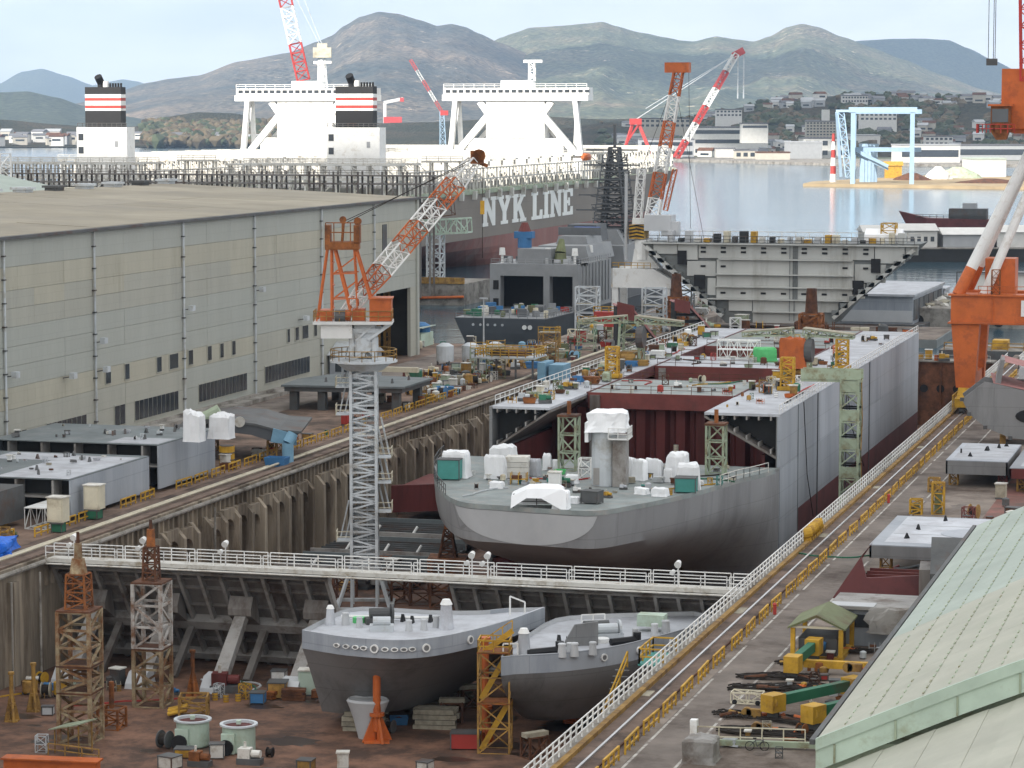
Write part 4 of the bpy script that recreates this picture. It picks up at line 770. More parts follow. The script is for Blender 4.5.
# topside tanks: sloped plate with web frames, seen end on
for sx, xo, xi in ((1, XB - .4, -66.2), (-1, XA + .4, -85.4)):
    hp('tank_slope', M().loft([[(xi, y, ZT - .3), (xo, y, 4.3), (xo, y, 4.0), (xi, y, ZT - .6)] for y in (YA, YB)]), 'gate' if sx > 0 else 'gate')
    hp('tank_back', M().prismY([(xi + .2 * sx, ZT - .4), (xo, ZT - .4), (xo, 4.6)], YA + 2.6, YA + 2.8), 'dark')
    for k in range(6):
        f = (k + .5) / 6; x, z = xi + (xo - xi) * f, ZT - .35 + (4.3 - ZT + .3) * f; hp('stiffener', M().bx(x - .09, x + .09, YA, YA + 2.4, z, z + .55), 'gate_lt'); hp('stiffener', M().bx(x - .09, x + .09, YA, YA + 2.4, ZT - .75, ZT - .25), 'gate_lt')
    a, b = sorted((xi, xo))
    yy = YA
    while yy < YB - 1:
        y2 = min(YB, yy + random.uniform(11, 17)); hp('deck_plate', M().bx(a, b + (.38 if sx > 0 else 0) - (0 if sx > 0 else 0), yy + .02, y2 - .02, ZT - .28, ZT + random.uniform(0, .04)), 'deck_lt' if sx > 0 else 'deck_lt'); yy = y2
    hp('hatch_coaming', M().bx(xi - .12, xi + .12, YA + 19, YB, ZT - 1.2, ZT + .12), 'boot')
def crossdeck(y0, y1, m_='deck_grey'):
    hp('cross_deck', M().bx(-85.2, -66.4, y0, y1, ZT - .3, ZT + .05), m_); hp('coaming', M().bx(-85.2, -66.4, y0 - .3, y0, ZT - 1.9, ZT + .1), 'primer'); hp('coaming', M().bx(-85.2, -66.4, y1, y1 + .3, ZT - 1.7, ZT + .1), 'primer')
    hp('bulkhead_backing', M().bx(XA + 2.4, XB - 2.4, y0 + 2, y0 + 2.3, -9.4, ZT - .4), 'maroon')
    for k in range(12):
        x = XA + 3 + k * 2.6; hp('bulkhead_fold', M().prism([(x, y0 + 2), (x + .45, y0 + 1), (x + 1.6, y0 + 1), (x + 2.05, y0 + 2)], -9.4, ZT - 1.9), 'maroon')
    hp('handrail', M().rail([(-85, y0 + .4, ZT + .05), (-66.6, y0 + .4, ZT + .05)], 1.0, 2, 2.5, .06), 'rust'); hp('handrail', M().rail([(-85, y1 - .3, ZT + .05), (-66.6, y1 - .3, ZT + .05)], 1.0, 2, 2.5, .06), 'rust')
crossdeck(342, 361); crossdeck(381, 398, 'deck_lt'); crossdeck(416, 452, 'deck_grey')
hp('hold_column', M().bx(-84.9, -83.6, 341.3, 341.7, -9, ZT - .2), 'gate'); hp('hold_column', M().bx(-84.6, -83.6, 380.4, 380.7, -9, ZT - .2), 'gate_lt')
hp('deck_railing', M().rail([(XB - .1, YA, ZT), (XB - .1, YB, ZT)], 1.15, 2, 2.2, .08), 'white'); hp('deck_railing', M().rail([(XA + .2, YA + 2, ZT), (XA + .2, YB, ZT)], 1.15, 2, 2.2, .08), 'white')
hp('cable', M().beam((XB + .3, 338, ZT), (XB + .3, 341, 0), .1).beam((XB + .3, 341, 0), (XB + .3, 346, -6), .1), 'rope'); hp('cable', M().beam((XB + .3, 372, ZT), (XB + .3, 378, 2), .1).beam((XB + .3, 378, 2), (XB + .3, 390, -5), .1), 'rope')
# ================================================================== TRANSVERSE HULL SECTION BEYOND THE DOCK
ts = thing('bulkhead_section', 'pale grey trapezoid hull bulkhead section with stepped wings beyond the dock', 'ship block', (-104, 585, -1.2))
obj('core', M().prismY([(-30.4, 18.4), (30.3, 18.8), (26, 14.6), (15.8, 6.2), (11.5, 1.2), (-11.5, 1.2), (-16.3, 6.2), (-24, 13.4)], 1.0, 14), 'section_dk', ts)
for x0, x1, z0, z1 in ((-17.5, 20.5, 15.2, 18.2), (-22, -17.7, 14.8, 18.2), (20.7, 27, 14.6, 18.3), (-13.5, 16.2, 11.9, 15.0), (-13.5, 16.2, 9.2, 11.8), (-13.5, 16.2, 6.6, 9.1), (-5.5, 8, 3.9, 6.4), (-5.5, 8, 1.3, 3.8), (-10.8, -5.7, 3.9, 6.4), (8.2, 13.0, 3.9, 6.4), (-20, -13.7, 11.3, 14.6), (16.4, 23, 10.4, 14.4), (-27.5, -22.2, 16, 18.2), (27.2, 29.8, 16.4, 18.4), (-15.5, -13.7, 7.2, 11), (16.4, 18.6, 7, 10.2)):
    obj('bulkhead_panel', M().bx(x0, x1, .4 + random.uniform(0, .2), 1.0, z0 + .05, z1 - .05), 'section', ts)
for z, x0, x1 in ((18.35, -30, 30), (15.1, -13, 16), (11.85, -13.5, 16.2), (9.15, -13.5, 16.2), (6.5, -16.5, 16.5), (3.85, -5.5, 8)): obj('walkway', M().bx(x0, x1, -.5, .6, z - .12, z + .12), 'section', ts)
for k in range(9):
    for z in (16.4, 17.3, 13.3, 7.6):
        if z == 13.3 and k not in (0, 1, 7, 8): continue
        obj('slot', M().bx(-17 + k * 4.4, -15.9 + k * 4.4, .32, .5, z, z + .42), 'black', ts)
for x in (-.5, .5): obj('ladder', M().beam((x + 3, .2, 2), (x + 3, .2, 18), .15), 'section_dk', ts)
obj('ladder_recess', M().bx(3.1, 4.2, .25, .45, 6.6, 18), 'section_dk', ts)
for s in (-1, 1):
    for k in range(9):
        f = k / 8; x = s * (12.5 + 15 * f); z = 4 + 12.2 * f; obj('wing_frame', M().box((x, .2, z), (1.6, 1.6, 1.0)), 'section_dk', ts)
    obj('wing_plate', M().beam((s * 12, 0, 2.8), (s * 29, 0, 17.6), 1.2, .8), 'section', ts)
for s, z in ((-1, 9), (1, 8.3), (-1, 14.2), (1, 13)): obj('hatch', M().bx(s * 21 - 1.1 if z > 10 else s * 17.2 - 1.2, s * 21 + .9 if z > 10 else s * 17.2 + 1.2, .2, .5, z - 1.4 + 1, z + 1.6 + 1), 'black', ts)
for k in range(26):
    x = -24 + k * 2.0; h = random.choice((.8, 1.2, 1.8, 2.4)); obj('deck_gear', M().bx(x - random.uniform(.3, .9), x + random.uniform(.3, .9), 2, 4.5, 18.6, 18.6 + h), random.choice(('darksteel', 'section', 'offwhite', 'yellow', 'hull_lt', 'cream', 'dark')), ts)
obj('deck_railing', M().rail([(-29, .8, 18.5), (29, .8, 18.5)], 1.5, 2, 2.4, .12), 'darksteel', ts); obj('deck_railing', M().rail([(-29, 13, 18.5), (29, 13, 18.5)], 2.0, 2, 3, .12), 'offwhite', ts)
obj('tent', M().prismX([(3, 18.6), (8, 18.6), (8, 20.6), (5.5, 21.8), (3, 20.6)], 18, 26), 'tarp', ts)
obj('awning_frame', M().truss((23, 5, 18.6), (23, 5, 23), 3, 3, 3, .25), 'yellow', ts)
tb = thing('pontoon', 'low dark pontoon deck carrying the pale bulkhead section', 'pontoon', (-100, 585, -3)); obj('hull', M().bx(-32, 32, -16, 18, -1, 1.7), 'section_dk', tb); obj('deck', M().bx(-31.7, 31.7, -15.7, 17.7, 1.7, 1.8), 'quay_grey', tb); obj('white_panel', M().bx(-14, 6, -16.2, -16, -.4, 1.6), 'section', tb)
# ================================================================== CONTAINER SHIPS
GL = {'N': [[(0, 0), (.34, 0), (.34, .12), (.27, .12), (.27, .62), (.66, 0), (.82, 0), (.82, .88), (.9, .88), (.9, 1), (.56, 1), (.56, .88), (.64, .88), (.64, .42), (.27, 1), (0, 1), (0, .88), (.08, .88), (.08, .12), (0, .12)]],
      'Y': [[(.25, 0), (.69, 0), (.69, .12), (.58, .12), (.58, .42), (.86, .88), (.94, .88), (.94, 1), (.58, 1), (.58, .88), (.65, .88), (.49, .58), (.33, .88), (.4, .88), (.4, 1), (0, 1), (0, .88), (.08, .88), (.37, .42), (.37, .12), (.25, .12)]],
      'K': [[(0, 0), (.4, 0), (.4, .12), (.31, .12), (.31, .36), (.4, .46), (.6, .12), (.54, .12), (.54, 0), (.96, 0), (.96, .12), (.86, .12), (.55, .61), (.78, .88), (.9, .88), (.9, 1), (.52, 1), (.52, .88), (.58, .88), (.31, .56), (.31, .88), (.4, .88), (.4, 1), (0, 1), (0, .88), (.09, .88), (.09, .12), (0, .12)]],
      'L': [[(0, 0), (.78, 0), (.78, .34), (.64, .34), (.6, .13), (.33, .13), (.33, .88), (.44, .88), (.44, 1), (0, 1), (0, .88), (.1, .88), (.1, .12), (0, .12)]],
      'I': [[(0, 0), (.42, 0), (.42, .12), (.32, .12), (.32, .88), (.42, .88), (.42, 1), (0, 1), (0, .88), (.1, .88), (.1, .12), (0, .12)]],
      'E': [[(0, 0), (.8, 0), (.8, .32), (.66, .32), (.62, .13), (.33, .13), (.33, .45), (.46, .45), (.46, .36), (.56, .36), (.56, .66), (.46, .66), (.46, .57), (.33, .57), (.33, .87), (.62, .87), (.66, .7), (.8, .7), (.8, 1), (0, 1), (0, .88), (.1, .88), (.1, .12), (0, .12)]]}
ns = thing('container_ship', 'huge brown hulled container ship with big white lettering behind the shed', 'ship', (-270, 780, -3))
nx, ny, nz_ = 270, -780, 3
def np_(name, m, material, par=None, smooth=False): return obj(name, m, material, par or ns, (nx, ny, nz_) if par is None else (0, 0, 0), smooth=smooth)
def nyk_hull(z, extra=0):
    f = max(0, min(1, (z + 3) / 24.5)); stem = 1165 + 58 * f ** 1.3; ax = 752 + (1 - f) * 10; hw = 27.8; pts = []
    und = max(0, (5 - z) / 8)      # stern run rising out of the water
    s_y = ax + und * 46
    for t in range(0, 13): q = t / 12; y = s_y + (870 - s_y) * q; w = hw * (1 - und * .75 * (1 - q) ** 1.6); pts.append((-270 + w + extra, y))
    for t in range(1, 13):
        q = t / 12; y = 1000 + (stem - 1000) * q; full = 2.0 + 1.6 * f; w = hw * (1 - q ** full); pts.append((-270 + w + extra * (1 - q), y))
    return [(x, y, z) for x, y in pts] + [(-540 - x, y, z) for x, y in reversed(pts[:-1])]
np_('upper_hull', M().loft([nyk_hull(z) for z in (6.4, 10, 14, 18, 21.5)]), 'nyk_hull', smooth=False)
np_('lower_hull', M().loft([nyk_hull(z) for z in (-3.2, -1, 1, 3, 6.38)], cap=False), 'nyk_red')
np_('main_deck', M().add([(x, y, 21.55) for x, y, z in nyk_hull(21.5)], [tuple(range(len(nyk_hull(21.5))))]), 'palegreen2')
for w, y0 in (('NYK', 833.0), ('LINE', 892.0)):
    y = y0
    for ch in w:
        wd_ = max(p[0] for p in GL[ch][0]); sc = 17.2
        for poly in GL[ch]:
            r = [(y + px_ * sc, 9.7 + pz * 9.2) for px_, pz in poly]; lt = np_('letter', M().loft([[(-242.35, a, b) for a, b in r], [(-242.05, a, b) for a, b in r]]).loft([[(-242.35, a + .85, b) for a, b in r], [(-242.09, a + .85, b) for a, b in r]]), 'letter'); lt['label'] = 'white slab letter %s on the ship side' % ch
        y += wd_ * sc + 1.7
np_('deck_edge', M().bx(-243, -241.9, 760, 1010, 20.2, 21.6), 'palegreen2')
sup = M().prismX([(0, 21.2), (1.8, 21.2), (1.2, 18.6), (.4, 18.6)], -242.4, -240.8).mesh('outrigger', 'offwhite')
for k in range(17): o = obj('outrigger', sup, parent=ns, loc=(nx, ny + 765 + k * 14.2, nz_))
lash = M()
for k in range(12): x = -26 + k * 52 / 11; lash.beam((x, 0, 0), (x, 0, 9.2), .55).beam((x, 2.4, 0), (x, 2.4, 9.2), .45)
lash.bx(-27, 27, -.4, 2.8, 8.6, 9.2).bx(-27, 27, -.4, 2.8, 4.4, 4.8).rail([(-27, -.3, 9.2), (27, -.3, 9.2)], 1.3, 2, 4, .18)
for k in range(0, 11, 2): x = -26 + k * 52 / 11; lash.beam((x, 0, .2), (x + 4.7, 0, 4.4), .3).beam((x + 4.7, 0, 4.8), (x, 0, 8.6), .3)
lash = lash.mesh('lashing_bridge', 'offwhite')
for k in range(27):
    y = 742 + 12 + k * 15.2 * (1 if True else 1)
    if 780 < y < 806 or 958 < y < 992 or y > 1130: continue
    o = obj('lashing_bridge', lash, parent=ns, loc=(0, y + ny, 21.5 + nz_))
side = M().rail([(-242.4, 756, 21.5), (-242.4, 1010, 21.5)], 6.6, 2, 3.8, .38); np_('side_passage', side, 'offwhite')
np_('hatch_covers', M().bx(-294, -246, 760, 1120, 21.6, 23.6), 'gate_lt')
def deckhouse(y):
    np_('accommodation', M().bx(-281, -259, y, y + 7, 36.2, 49.8).bx(-295, -245, y + .6, y + 9, 21.5, 31), 'white')
    np_('accommodation', M().bx(-288, -252, y + .4, y + 8, 31, 36.2), 'white')
    br_ = np_('bridge_deck', M().bx(-297.5, -242.5, y - 1, y + 7, 49.8, 52.0), 'white')
    np_('wheelhouse', M().bx(-297.5, -242.5, y + .5, y + 6.5, 52.0, 54.6), 'white')
    for k in range(22): np_('bridge_window', M().bx(-296.5 + k * 2.5, -294.8 + k * 2.5, y + .35, y + .6, 52.7, 53.8), 'window')
    np_('bridge_railing', M().rail([(-297, y - .6, 54.6), (-243, y - .6, 54.6)], 1.3, 2, 4, .16), 'white'); np_('monkey_island', M().bx(-276, -264, y + 2, y + 6, 54.6, 57.2), 'white')
    np_('radar_mast', M().truss((-265, y + 5, 57), (-265, y + 5, 64), 2, 2, 4, .3), 'white'); np_('radar', M().bx(-268, -261, y + 4, y + 5, 63.6, 64.6), 'white')
    for s in (-1, 1):
        c = -270
        np_('wing_post', M().beam((c + s * 24.6, y, 30), (c + s * 22.6, y, 49.8), 1.7, 2.2).beam((c + s * 21.6, y + 4, 30), (c + s * 22.6, y + 4, 49.8), 1.4, 1.8).beam((c + s * 20, y, 31), (c + s * 25.5, y, 31), 2), 'white')
        np_('wing_brace', M().beam((c + s * 21.8, y + 1, 31.5), (c + s * 10, y + 1, 45), 2.0, 2.4).beam((c + s * 8, y + 1, 42), (c + s * 13.5, y + 1, 49.5), 2.0, 2.4).beam((c + s * 19, y + 6, 31.5), (c + s * 9, y + 6, 42), 1.6), 'white')
        np_('lifeboat', M().loft([[(c + s * 26 + math.cos(2 * math.pi * k / 10) * 1.5 * r, y - 2 + q * 9, 29.5 + math.sin(2 * math.pi * k / 10) * 1.6 * r) for k in range(10)] for q, r in ((0, .3), (.2, .9), (.5, 1), (.8, .9), (1, .3))]), 'orange')
deckhouse(972)
def funnel(y):
    np_('funnel_casing', M().bx(-275.6, -259, y, y + 6, 21.5, 41), 'white'); np_('casing_rail', M().rail([(-275.4, y + .2, 41), (-259.2, y + .2, 41)], 1.2, 2, 1.6, .16), 'darksteel')
    x0, x1 = -273.2, -261.4; bands = [(41, 46, 'black'), (46, 46.7, 'white'), (46.7, 47.6, 'red'), (47.6, 49, 'white'), (49, 49.9, 'red'), (49.9, 51, 'white'), (51, 53.2, 'black')]
    for z0, z1, mm in bands: np_('funnel_band', M().bx(x0, x1, y + 1.2, y + 5, z0 + .01, z1), mm)
    np_('exhaust_pipe', M().cyl((-268.7, y + 3, 53), (-268.7, y + 3, 54.6), 1.0, n=12).cyl((-268.7, y + 3, 54.6), (-269, y + 1.6, 56.4), 1.2, n=12), 'black'); np_('exhaust_hood', M().cyl((-267, y + 3, 53.1), (-267, y + 3, 55), .9, n=10), 'white')
    for k in range(5): np_('stack_pipe', M().cyl((-265.6 + k * .9, y + 3, 53), (-265.6 + k * .9, y + 3, 54.4), .35, n=8), 'black')
    for z in (37, 33): np_('casing_window', M().bx(-275, -273.4, y - .12, y + .1, z, z + 2), 'window')
    np_('casing_door', M().bx(-263, -262, y - .12, y + .1, 35, 36.8), 'bldg_grey')
funnel(782)
s2 = dup(ns, (-351, 780, -3), label='second container ship alongside, its striped funnel at the far left')
for ch in list(s2.children):
    if ch.name.startswith('letter'): bpy.data.objects.remove(ch)
# ================================================================== DESTROYER
ds = thing('naval_ship', 'dark grey naval ship with open hangar and scaffolded mast', 'warship', (-158.0, 557, -3))
def dh(z, w, y0=0): f = (z + 0) / 6.5; return [(-w * .93, y0 + 0, z), (w * .93, y0 + 0, z), (w, y0 + 30, z), (w, 110, z), (w * .6, 150, z), (0, 168, z), (-w * .6, 150, z), (-w, 110, z), (-w, y0 + 30, z)]
obj('hull', M().loft([dh(-.5, 8.6, 2), dh(2, 9.6, 1), dh(5.2, 10.8, 0)]), 'navy_hull', ds)
obj('quarterdeck', M().prism([(x, y) for x, y, z in dh(5, 10.7)], 5.22, 5.3), 'navy', ds); obj('forward_hull', M().prism([(-10.7, 60), (10.7, 60), (10.7, 110), (6, 150), (0, 168), (-6, 150), (-10.7, 110)], 5.3, 7.8), 'navy_hull', ds)
obj('hangar_wall', M().bx(-10, -7.6, 27, 30, 5.3, 15.2).bx(-7.6, 10.0, 27, 30, 12.6, 15.2).bx(2.2, 3.6, 27, 30, 5.3, 12.6).bx(8.8, 10.0, 27, 30, 5.3, 12.6), 'navy', ds)
obj('hangar_body', M().bx(-10, 10, 36, 58, 5.3, 15.2).bx(-10, -9.4, 30, 36, 5.3, 15.2).bx(9.4, 10, 30, 36, 5.3, 15.2).bx(-10, 10, 30, 36, 14.6, 15.2), 'navy', ds); obj('hangar_inside', M().bx(-9.4, 9.4, 35.6, 35.9, 5.3, 14.6), 'black', ds)
for x in (-9.2,): obj('side_opening', M().bx(x, x + 1.2, 26.85, 27.02, 9.6, 11.6), 'black', ds); obj('side_opening', M().bx(x, x + 1.2, 26.85, 27.02, 5.8, 7.6), 'black', ds)
obj('superstructure', M().prismY([(-4, 15.2), (8.8, 15.2), (8, 18.6), (-3, 18.6)], 42, 66).prismY([(-1, 18.6), (6.5, 18.6), (6, 20.4), (-.4, 20.4)], 50, 64), 'navy', ds); obj('aft_deckhouse', M().bx(-4.5, 3, 30, 40, 15.2, 18.4), 'navy', ds); obj('funnel', M().prismY([(-3, 18.6), (5, 18.6), (4.4, 22.4), (-2.4, 22.4)], 66.2, 76), 'navy_dk', ds)
obj('forward_superstructure', M().prismY([(-6, 7.8), (9, 7.8), (8, 17), (-5, 17)], 78, 104), 'navy', ds); obj('bridge_house', M().prismY([(-4, 17), (7, 17), (5, 20.5), (-3, 20.5)], 84, 100), 'navy', ds)
obj('radar_turret', M().cyl((-4.5, 36, 18.4), (-4.5, 36, 20.5), 1.6, n=12).bx(-6.6, -2.4, 34.6, 37, 20.5, 22).cyl((-4.5, 36, 22), (-4.5, 36, 23.2), 1.4, .8, n=10), 'blue', ds); obj('dome', M().cyl((-4.5, 36, 22), (-4.5, 36, 24), 1.5, .7, n=12), 'primer', ds)
obj('missile_mount', M().cyl((4.5, 33, 15.2), (4.5, 33, 17.5), 1.6, 1.2, n=10).cyl((4.5, 33, 17.5), (4.5, 34, 20.4), 1.3, .6, n=10), 'olive', ds)
for x, y, z in ((2.2, 31, 15.2), (8.3, 31, 15.2), (8, 46, 15.2), (-8, 30, 15.2)): obj('dome_antenna', M().cyl((x, y, z), (x, y, z + 1.8), .3, n=8).cyl((x, y, z + 1.8), (x, y, z + 3.4), .75, .6, n=10), 'white', ds)
obj('mast', M().truss((1, 92, 17), (1, 92, 40), 6, 6, 12, .5, 2.2, 2.2).beam((1, 92, 40), (1, 92, 45.5), .6), 'navy_dk', ds, (1.6, 0, 0))
sc_ = M()
for k in range(15):
    z = 9 + k * 1.95; w = 4.8 - max(0, k - 3) * .27
    for a, b in (((1 - w, 87), (1 + w, 87)), ((1 + w, 87), (1 + w, 97)), ((1 + w, 97), (1 - w, 97)), ((1 - w, 97), (1 - w, 87))): sc_.beam((*a, z), (*b, z), .3).beam((a[0], a[1], z), (a[0], a[1], z + 1.95), .26).beam((a[0], a[1], z + 1.2), (b[0], b[1], z + 1.0), .16)
    sc_.bx(1 - w, 1 + w, 87, 89, z - .1, z)
for k in range(5): z = 25 + k * 3.6; sc_.beam((-8 + k * .6, 90, z), (9.5 - k * .6, 90, z), .35)
for k in range(130):
    a = random.uniform(0, 6.28); z = random.uniform(10, 37); w = 5.4 - max(0, z - 15) * .14; sc_.beam((1 + math.cos(a) * w * .6, 92 + math.sin(a) * 4, z), (1 + math.cos(a) * (w + random.uniform(.5, 2.5)), 92 + math.sin(a) * 5, z + random.uniform(-.3, 1.5)), .22)
obj('scaffolding', sc_, 'navy_dk', ds, (1.6, 0, 0)); obj('blue_tarp', M().bx(0, 6, 62, 64, 20.5, 22), 'bluetarp', ds); obj('dark_screen', M().bx(-2, 8, 56, 57, 20.4, 22.2), 'navy_dk', ds)
for k in range(46):
    x, y = random.uniform(-9.4, 9.4), random.uniform(2, 26); obj('deck_item', M().box((0, 0, .6), (random.uniform(.4, 2.2), random.uniform(.4, 2.2), random.uniform(.6, 2.2)), random.random()), random.choice(('navy', 'navy_dk', 'olive', 'green', 'cream', 'red', 'blue', 'offwhite', 'lattice_grey')), ds, (x, y, 5.3))
for k in range(5): obj('hull_port', M().cyl((-6 + k * 1.6, .35, 3.8), (-6 + k * 1.6, .2, 3.8), .28, n=8), 'hull_lt', ds)
for x in (5.2, 6.4): obj('hull_ring', M().cyl((x, .35, 3.4), (x, .2, 3.4), .5, n=10), 'white', ds)
for k in range(22):
    x, y = random.uniform(-9, 9), random.uniform(30, 56); obj('roof_gear', M().box((0, 0, .5), (random.uniform(.4, 1.6), random.uniform(.4, 1.6), random.uniform(.7, 1.8))), random.choice(('navy', 'navy_dk', 'hull_lt', 'navy')), ds, (x, y, 15.2))
obj('roof_railing', M().rail([(-9.8, 27.3, 15.2), (9.8, 27.3, 15.2), (9.8, 58, 15.2)], 1.1, 2, 2, .1), 'navy', ds)
for k in range(9): obj('side_frame', M().bx(9.98, 10.25, 31 + k * 3, 31.3 + k * 3, 6, 15), 'navy', ds)
obj('stern_railing', M().rail([(-9.8, .4, 5.3), (9.8, .4, 5.3), (10.4, 27, 5.3)], 1.1, 2, 2, .1), 'navy', ds)
# ================================================================== CRANES
def V(*a): return Vector(a)
tb_ = G(365, 606, FLOOR); S = .1134
tc_ = thing('tower_crane', 'tower crane with grey lattice mast and orange and white jib in the dock', 'crane', tb_, YAW)
def tu(px_, d=0, v=606): return V((px_ - 365) * S, d, (606 - v) * S)
ba = M()
for i, j in ((-1, -1), (1, -1), (1, 1), (-1, 1)): ba.beam((i * 3.1, j * 3.1, 0), (i * 1.4, j * 1.4, 5.2), .32).beam((i * 1.45, j * 1.45, 0), (i * 1.45, j * 1.45, 5), .3)
ba.bx(-3.4, 3.4, -3.4, -2.9, 0, .35).bx(-3.4, 3.4, 2.9, 3.4, 0, .35).bx(-3.4, -2.9, -3, 3, 0, .35).bx(2.9, 3.4, -3, 3, 0, .35)
obj('base_frame', ba, 'lattice_grey', tc_)
mz0, mz1 = 4.6, (606 - 352) * S; n_st = 7
for k in range(n_st):
    a, b = mz0 + (mz1 - mz0) * k / n_st, mz0 + (mz1 - mz0) * (k + 1) / n_st; st_ = obj('mast_section', M().truss((0, 0, a), (0, 0, b), 2.9, 2.9, 4, .34, rd=.2), 'lattice_grey', tc_)
    obj('mast_ladder', M().beam((-.3, 0, a), (-.3, 0, b), .08).beam((.3, 0, a), (.3, 0, b), .08), 'lattice_grey', st_)
for v, s in ((408, -1), (452, 1), (478, 1), (538, -1), (380, -1), (508, 1)):
    z = (606 - v) * S; pl = obj('landing', M().bx(s * 1.5, s * 3.2, -1.2, 1.2, z, z + .12) if s > 0 else M().bx(-3.2, -1.5, -1.2, 1.2, z, z + .12), 'lattice_grey', tc_)
    obj('landing_rail', M().rail([(s * 1.6, -1.2, z), (s * 3.2, -1.2, z), (s * 3.2, 1.2, z)], 1.2, 2, 1.2, .08), 'cream', pl); obj('stair', M().beam((s * 2.9, 1.3, z), (s * 1.9, 1.3, z + 4.5), .16, .5).beam((s * 2.3, 1.3, z), (s * 1.3, 1.3, z + 4.5), .16, .5), 'lattice_grey', pl)
z = mz1
obj('ring_platform', M().cyl((0, 0, z - .25), (0, 0, z), 3.9, n=24).cyl((0, 0, z - 1.2), (0, 0, z - .25), 2.2, 3.4, n=16), 'lattice_grey', tc_)
rg = [(math.cos(2 * math.pi * k / 16) * 3.8, math.sin(2 * math.pi * k / 16) * 3.8, z) for k in range(17)]; obj('ring_railing', M().rail(rg, 1.2, 2, 1.4, .09), 'ochre', tc_)
obj('slew_column', M().truss((0, 0, z), (0, 0, z + 3.4), 2.6, 2.6, 2, .5, rd=.32).cyl((0, 0, z + 1), (0, 0, z + 2.6), 1.7, n=16).bx(-2, 2, -1.6, 1.6, z + 3.2, z + 3.7), 'lattice_grey', tc_)
zp = (606 - 315) * S                                        # slewing platform
obj('slew_platform', M().bx(-5.7, 3.4, -2.4, 2.4, zp, zp + .35), 'white', tc_); obj('counterweight', M().bx(-4.8, -1.2, -2.0, 2.0, zp - 1.6, zp), 'white', tc_); obj('platform_braces', M().beam((.6, -1.6, zp - 1.8), (3.2, -1.8, zp), .3).beam((.6, 1.6, zp - 1.8), (3.2, 1.8, zp), .3).beam((-.8, -1.5, zp - 1.9), (1.2, -1.6, zp), .25).bx(-1, 1.4, -1.4, 1.4, zp - 1.9, zp), 'lattice_grey', tc_)
obj('cabin', M().bx(.8, 3.3, -2.2, 1.2, zp + .4, zp + 2.9).bx(.65, 3.45, -2.35, 1.35, zp + 2.9, zp + 3.05), 'orange', tc_); obj('winch_house', M().bx(-4.9, -3.6, -1.6, 1.4, zp + .4, zp + 1.6).cyl((-2.6, -1.2, zp + 1.0), (-1.4, -1.2, zp + 1.0), .65, n=14).bx(-1.2, .2, -1.4, 1.6, zp + .4, zp + 1.7), 'orange', tc_); obj('winch_drum', M().cyl((-3.2, -1.7, zp + 1), (-2.0, -1.7, zp + 1), .7, n=14), 'darksteel', tc_)
obj('platform_railing', M().rail([(-5.6, 2.3, zp + .35), (-5.6, -2.3, zp + .35), (3.3, -2.3, zp + .35), (3.3, 2.3, zp + .35)], 1.2, 2, 1.4, .08), 'ochre', tc_)
zt_ = (606 - 238) * S; af = M()
for s in (-1.5, 1.5):
    af.beam((-5.3, s, zp + .3), (-4.0, s * .9, zt_ + .5), .18).beam((-3.6, s, zp + .3), (-3.6, s * .8, zt_ + .5), .2).beam((-1.3, s, zp + 1), (-3.3, s * .8, zt_ + .2), .28).beam((1.6, s, zp + .4), (-.9, s * .8, zt_ + .2), .28).beam((-.6, s, zp + 1), (-1.0, s * .8, zt_), .16)
    for q in (.33, .66): zq = zp + (zt_ - zp) * q; af.beam((-3.4, s, zq), (-.6, s, zq + .1), .14).beam((-3.4, s, zq), (-1.0, s, zq + 1.8), .14)
for q in (.2, .5, .8): zq = zp + (zt_ - zp) * q; af.beam((-3.45, -1.4, zq), (-3.45, 1.4, zq), .14).beam((-1 + .2, -1.4, zq), (-1 + .2, 1.4, zq), .14)
obj('a_frame', af, 'orange', tc_)
obj('a_frame_head', M().bx(-4.3, -.4, -1.6, 1.6, zt_ - .2, zt_ + .7).bx(-4.3, -3.7, -1.6, 1.6, zt_ + .7, zt_ + 2.6).bx(-1.0, -.3, -1.6, 1.6, zt_ + .5, zt_ + 2.6).rail([(-4.2, -1.6, zt_ + .7), (-.4, -1.6, zt_ + .7)], 2.2, 2, 1, .12).beam((-2.4, 0, zt_ + .7), (-2.2, 0, zt_ + 3.2), .3), 'orange_rust', tc_)
obj('sheave', M().cyl((-.6, -.3, zt_ + 3), (-.6, .3, zt_ + 3), .45, n=12).cyl((-2.3, -.3, zt_ + 3.2), (-2.3, .3, zt_ + 3.2), .4, n=12), 'orange_rust', tc_)
j0, j1 = V(-2.2, 0, zp + 1.0), V(12.6, 10, (606 - 152) * S); jn = 7
for k in range(jn):
    a, b = j0.lerp(j1, k / jn), j0.lerp(j1, (k + 1) / jn); w0 = 1.0 + 1.0 * min(1, k / 1.5); w1 = 1.0 + 1.0 * min(1, (k + 1) / 1.5)
    if k == jn - 1: w1 = 1.2
    obj('jib_section', M().truss(a, b, w0 * .92, w0 * .92, 3, .15, w1 * .92, w1 * .92, rd=.085), 'white' if k % 2 == 0 else 'orange', tc_)
obj('jib_head', M().box(j1 + V(.4, .2, .4), (1.6, 1.2, 1.6)).cyl(j1 + V(.6, -.4, .6), j1 + V(.6, .4, .6), .8, n=12).beam(j1, j1 + V(1.6, .5, -.6), .4), 'orange_rust', tc_)
top_ = V(-2.2, 0, zt_ + 3.0)
obj('stay_rope', M().beam(top_, j1, .07).beam(top_ + V(0, .4, -.3), j1 + V(0, 0, .3), .07), 'rope', tc_)
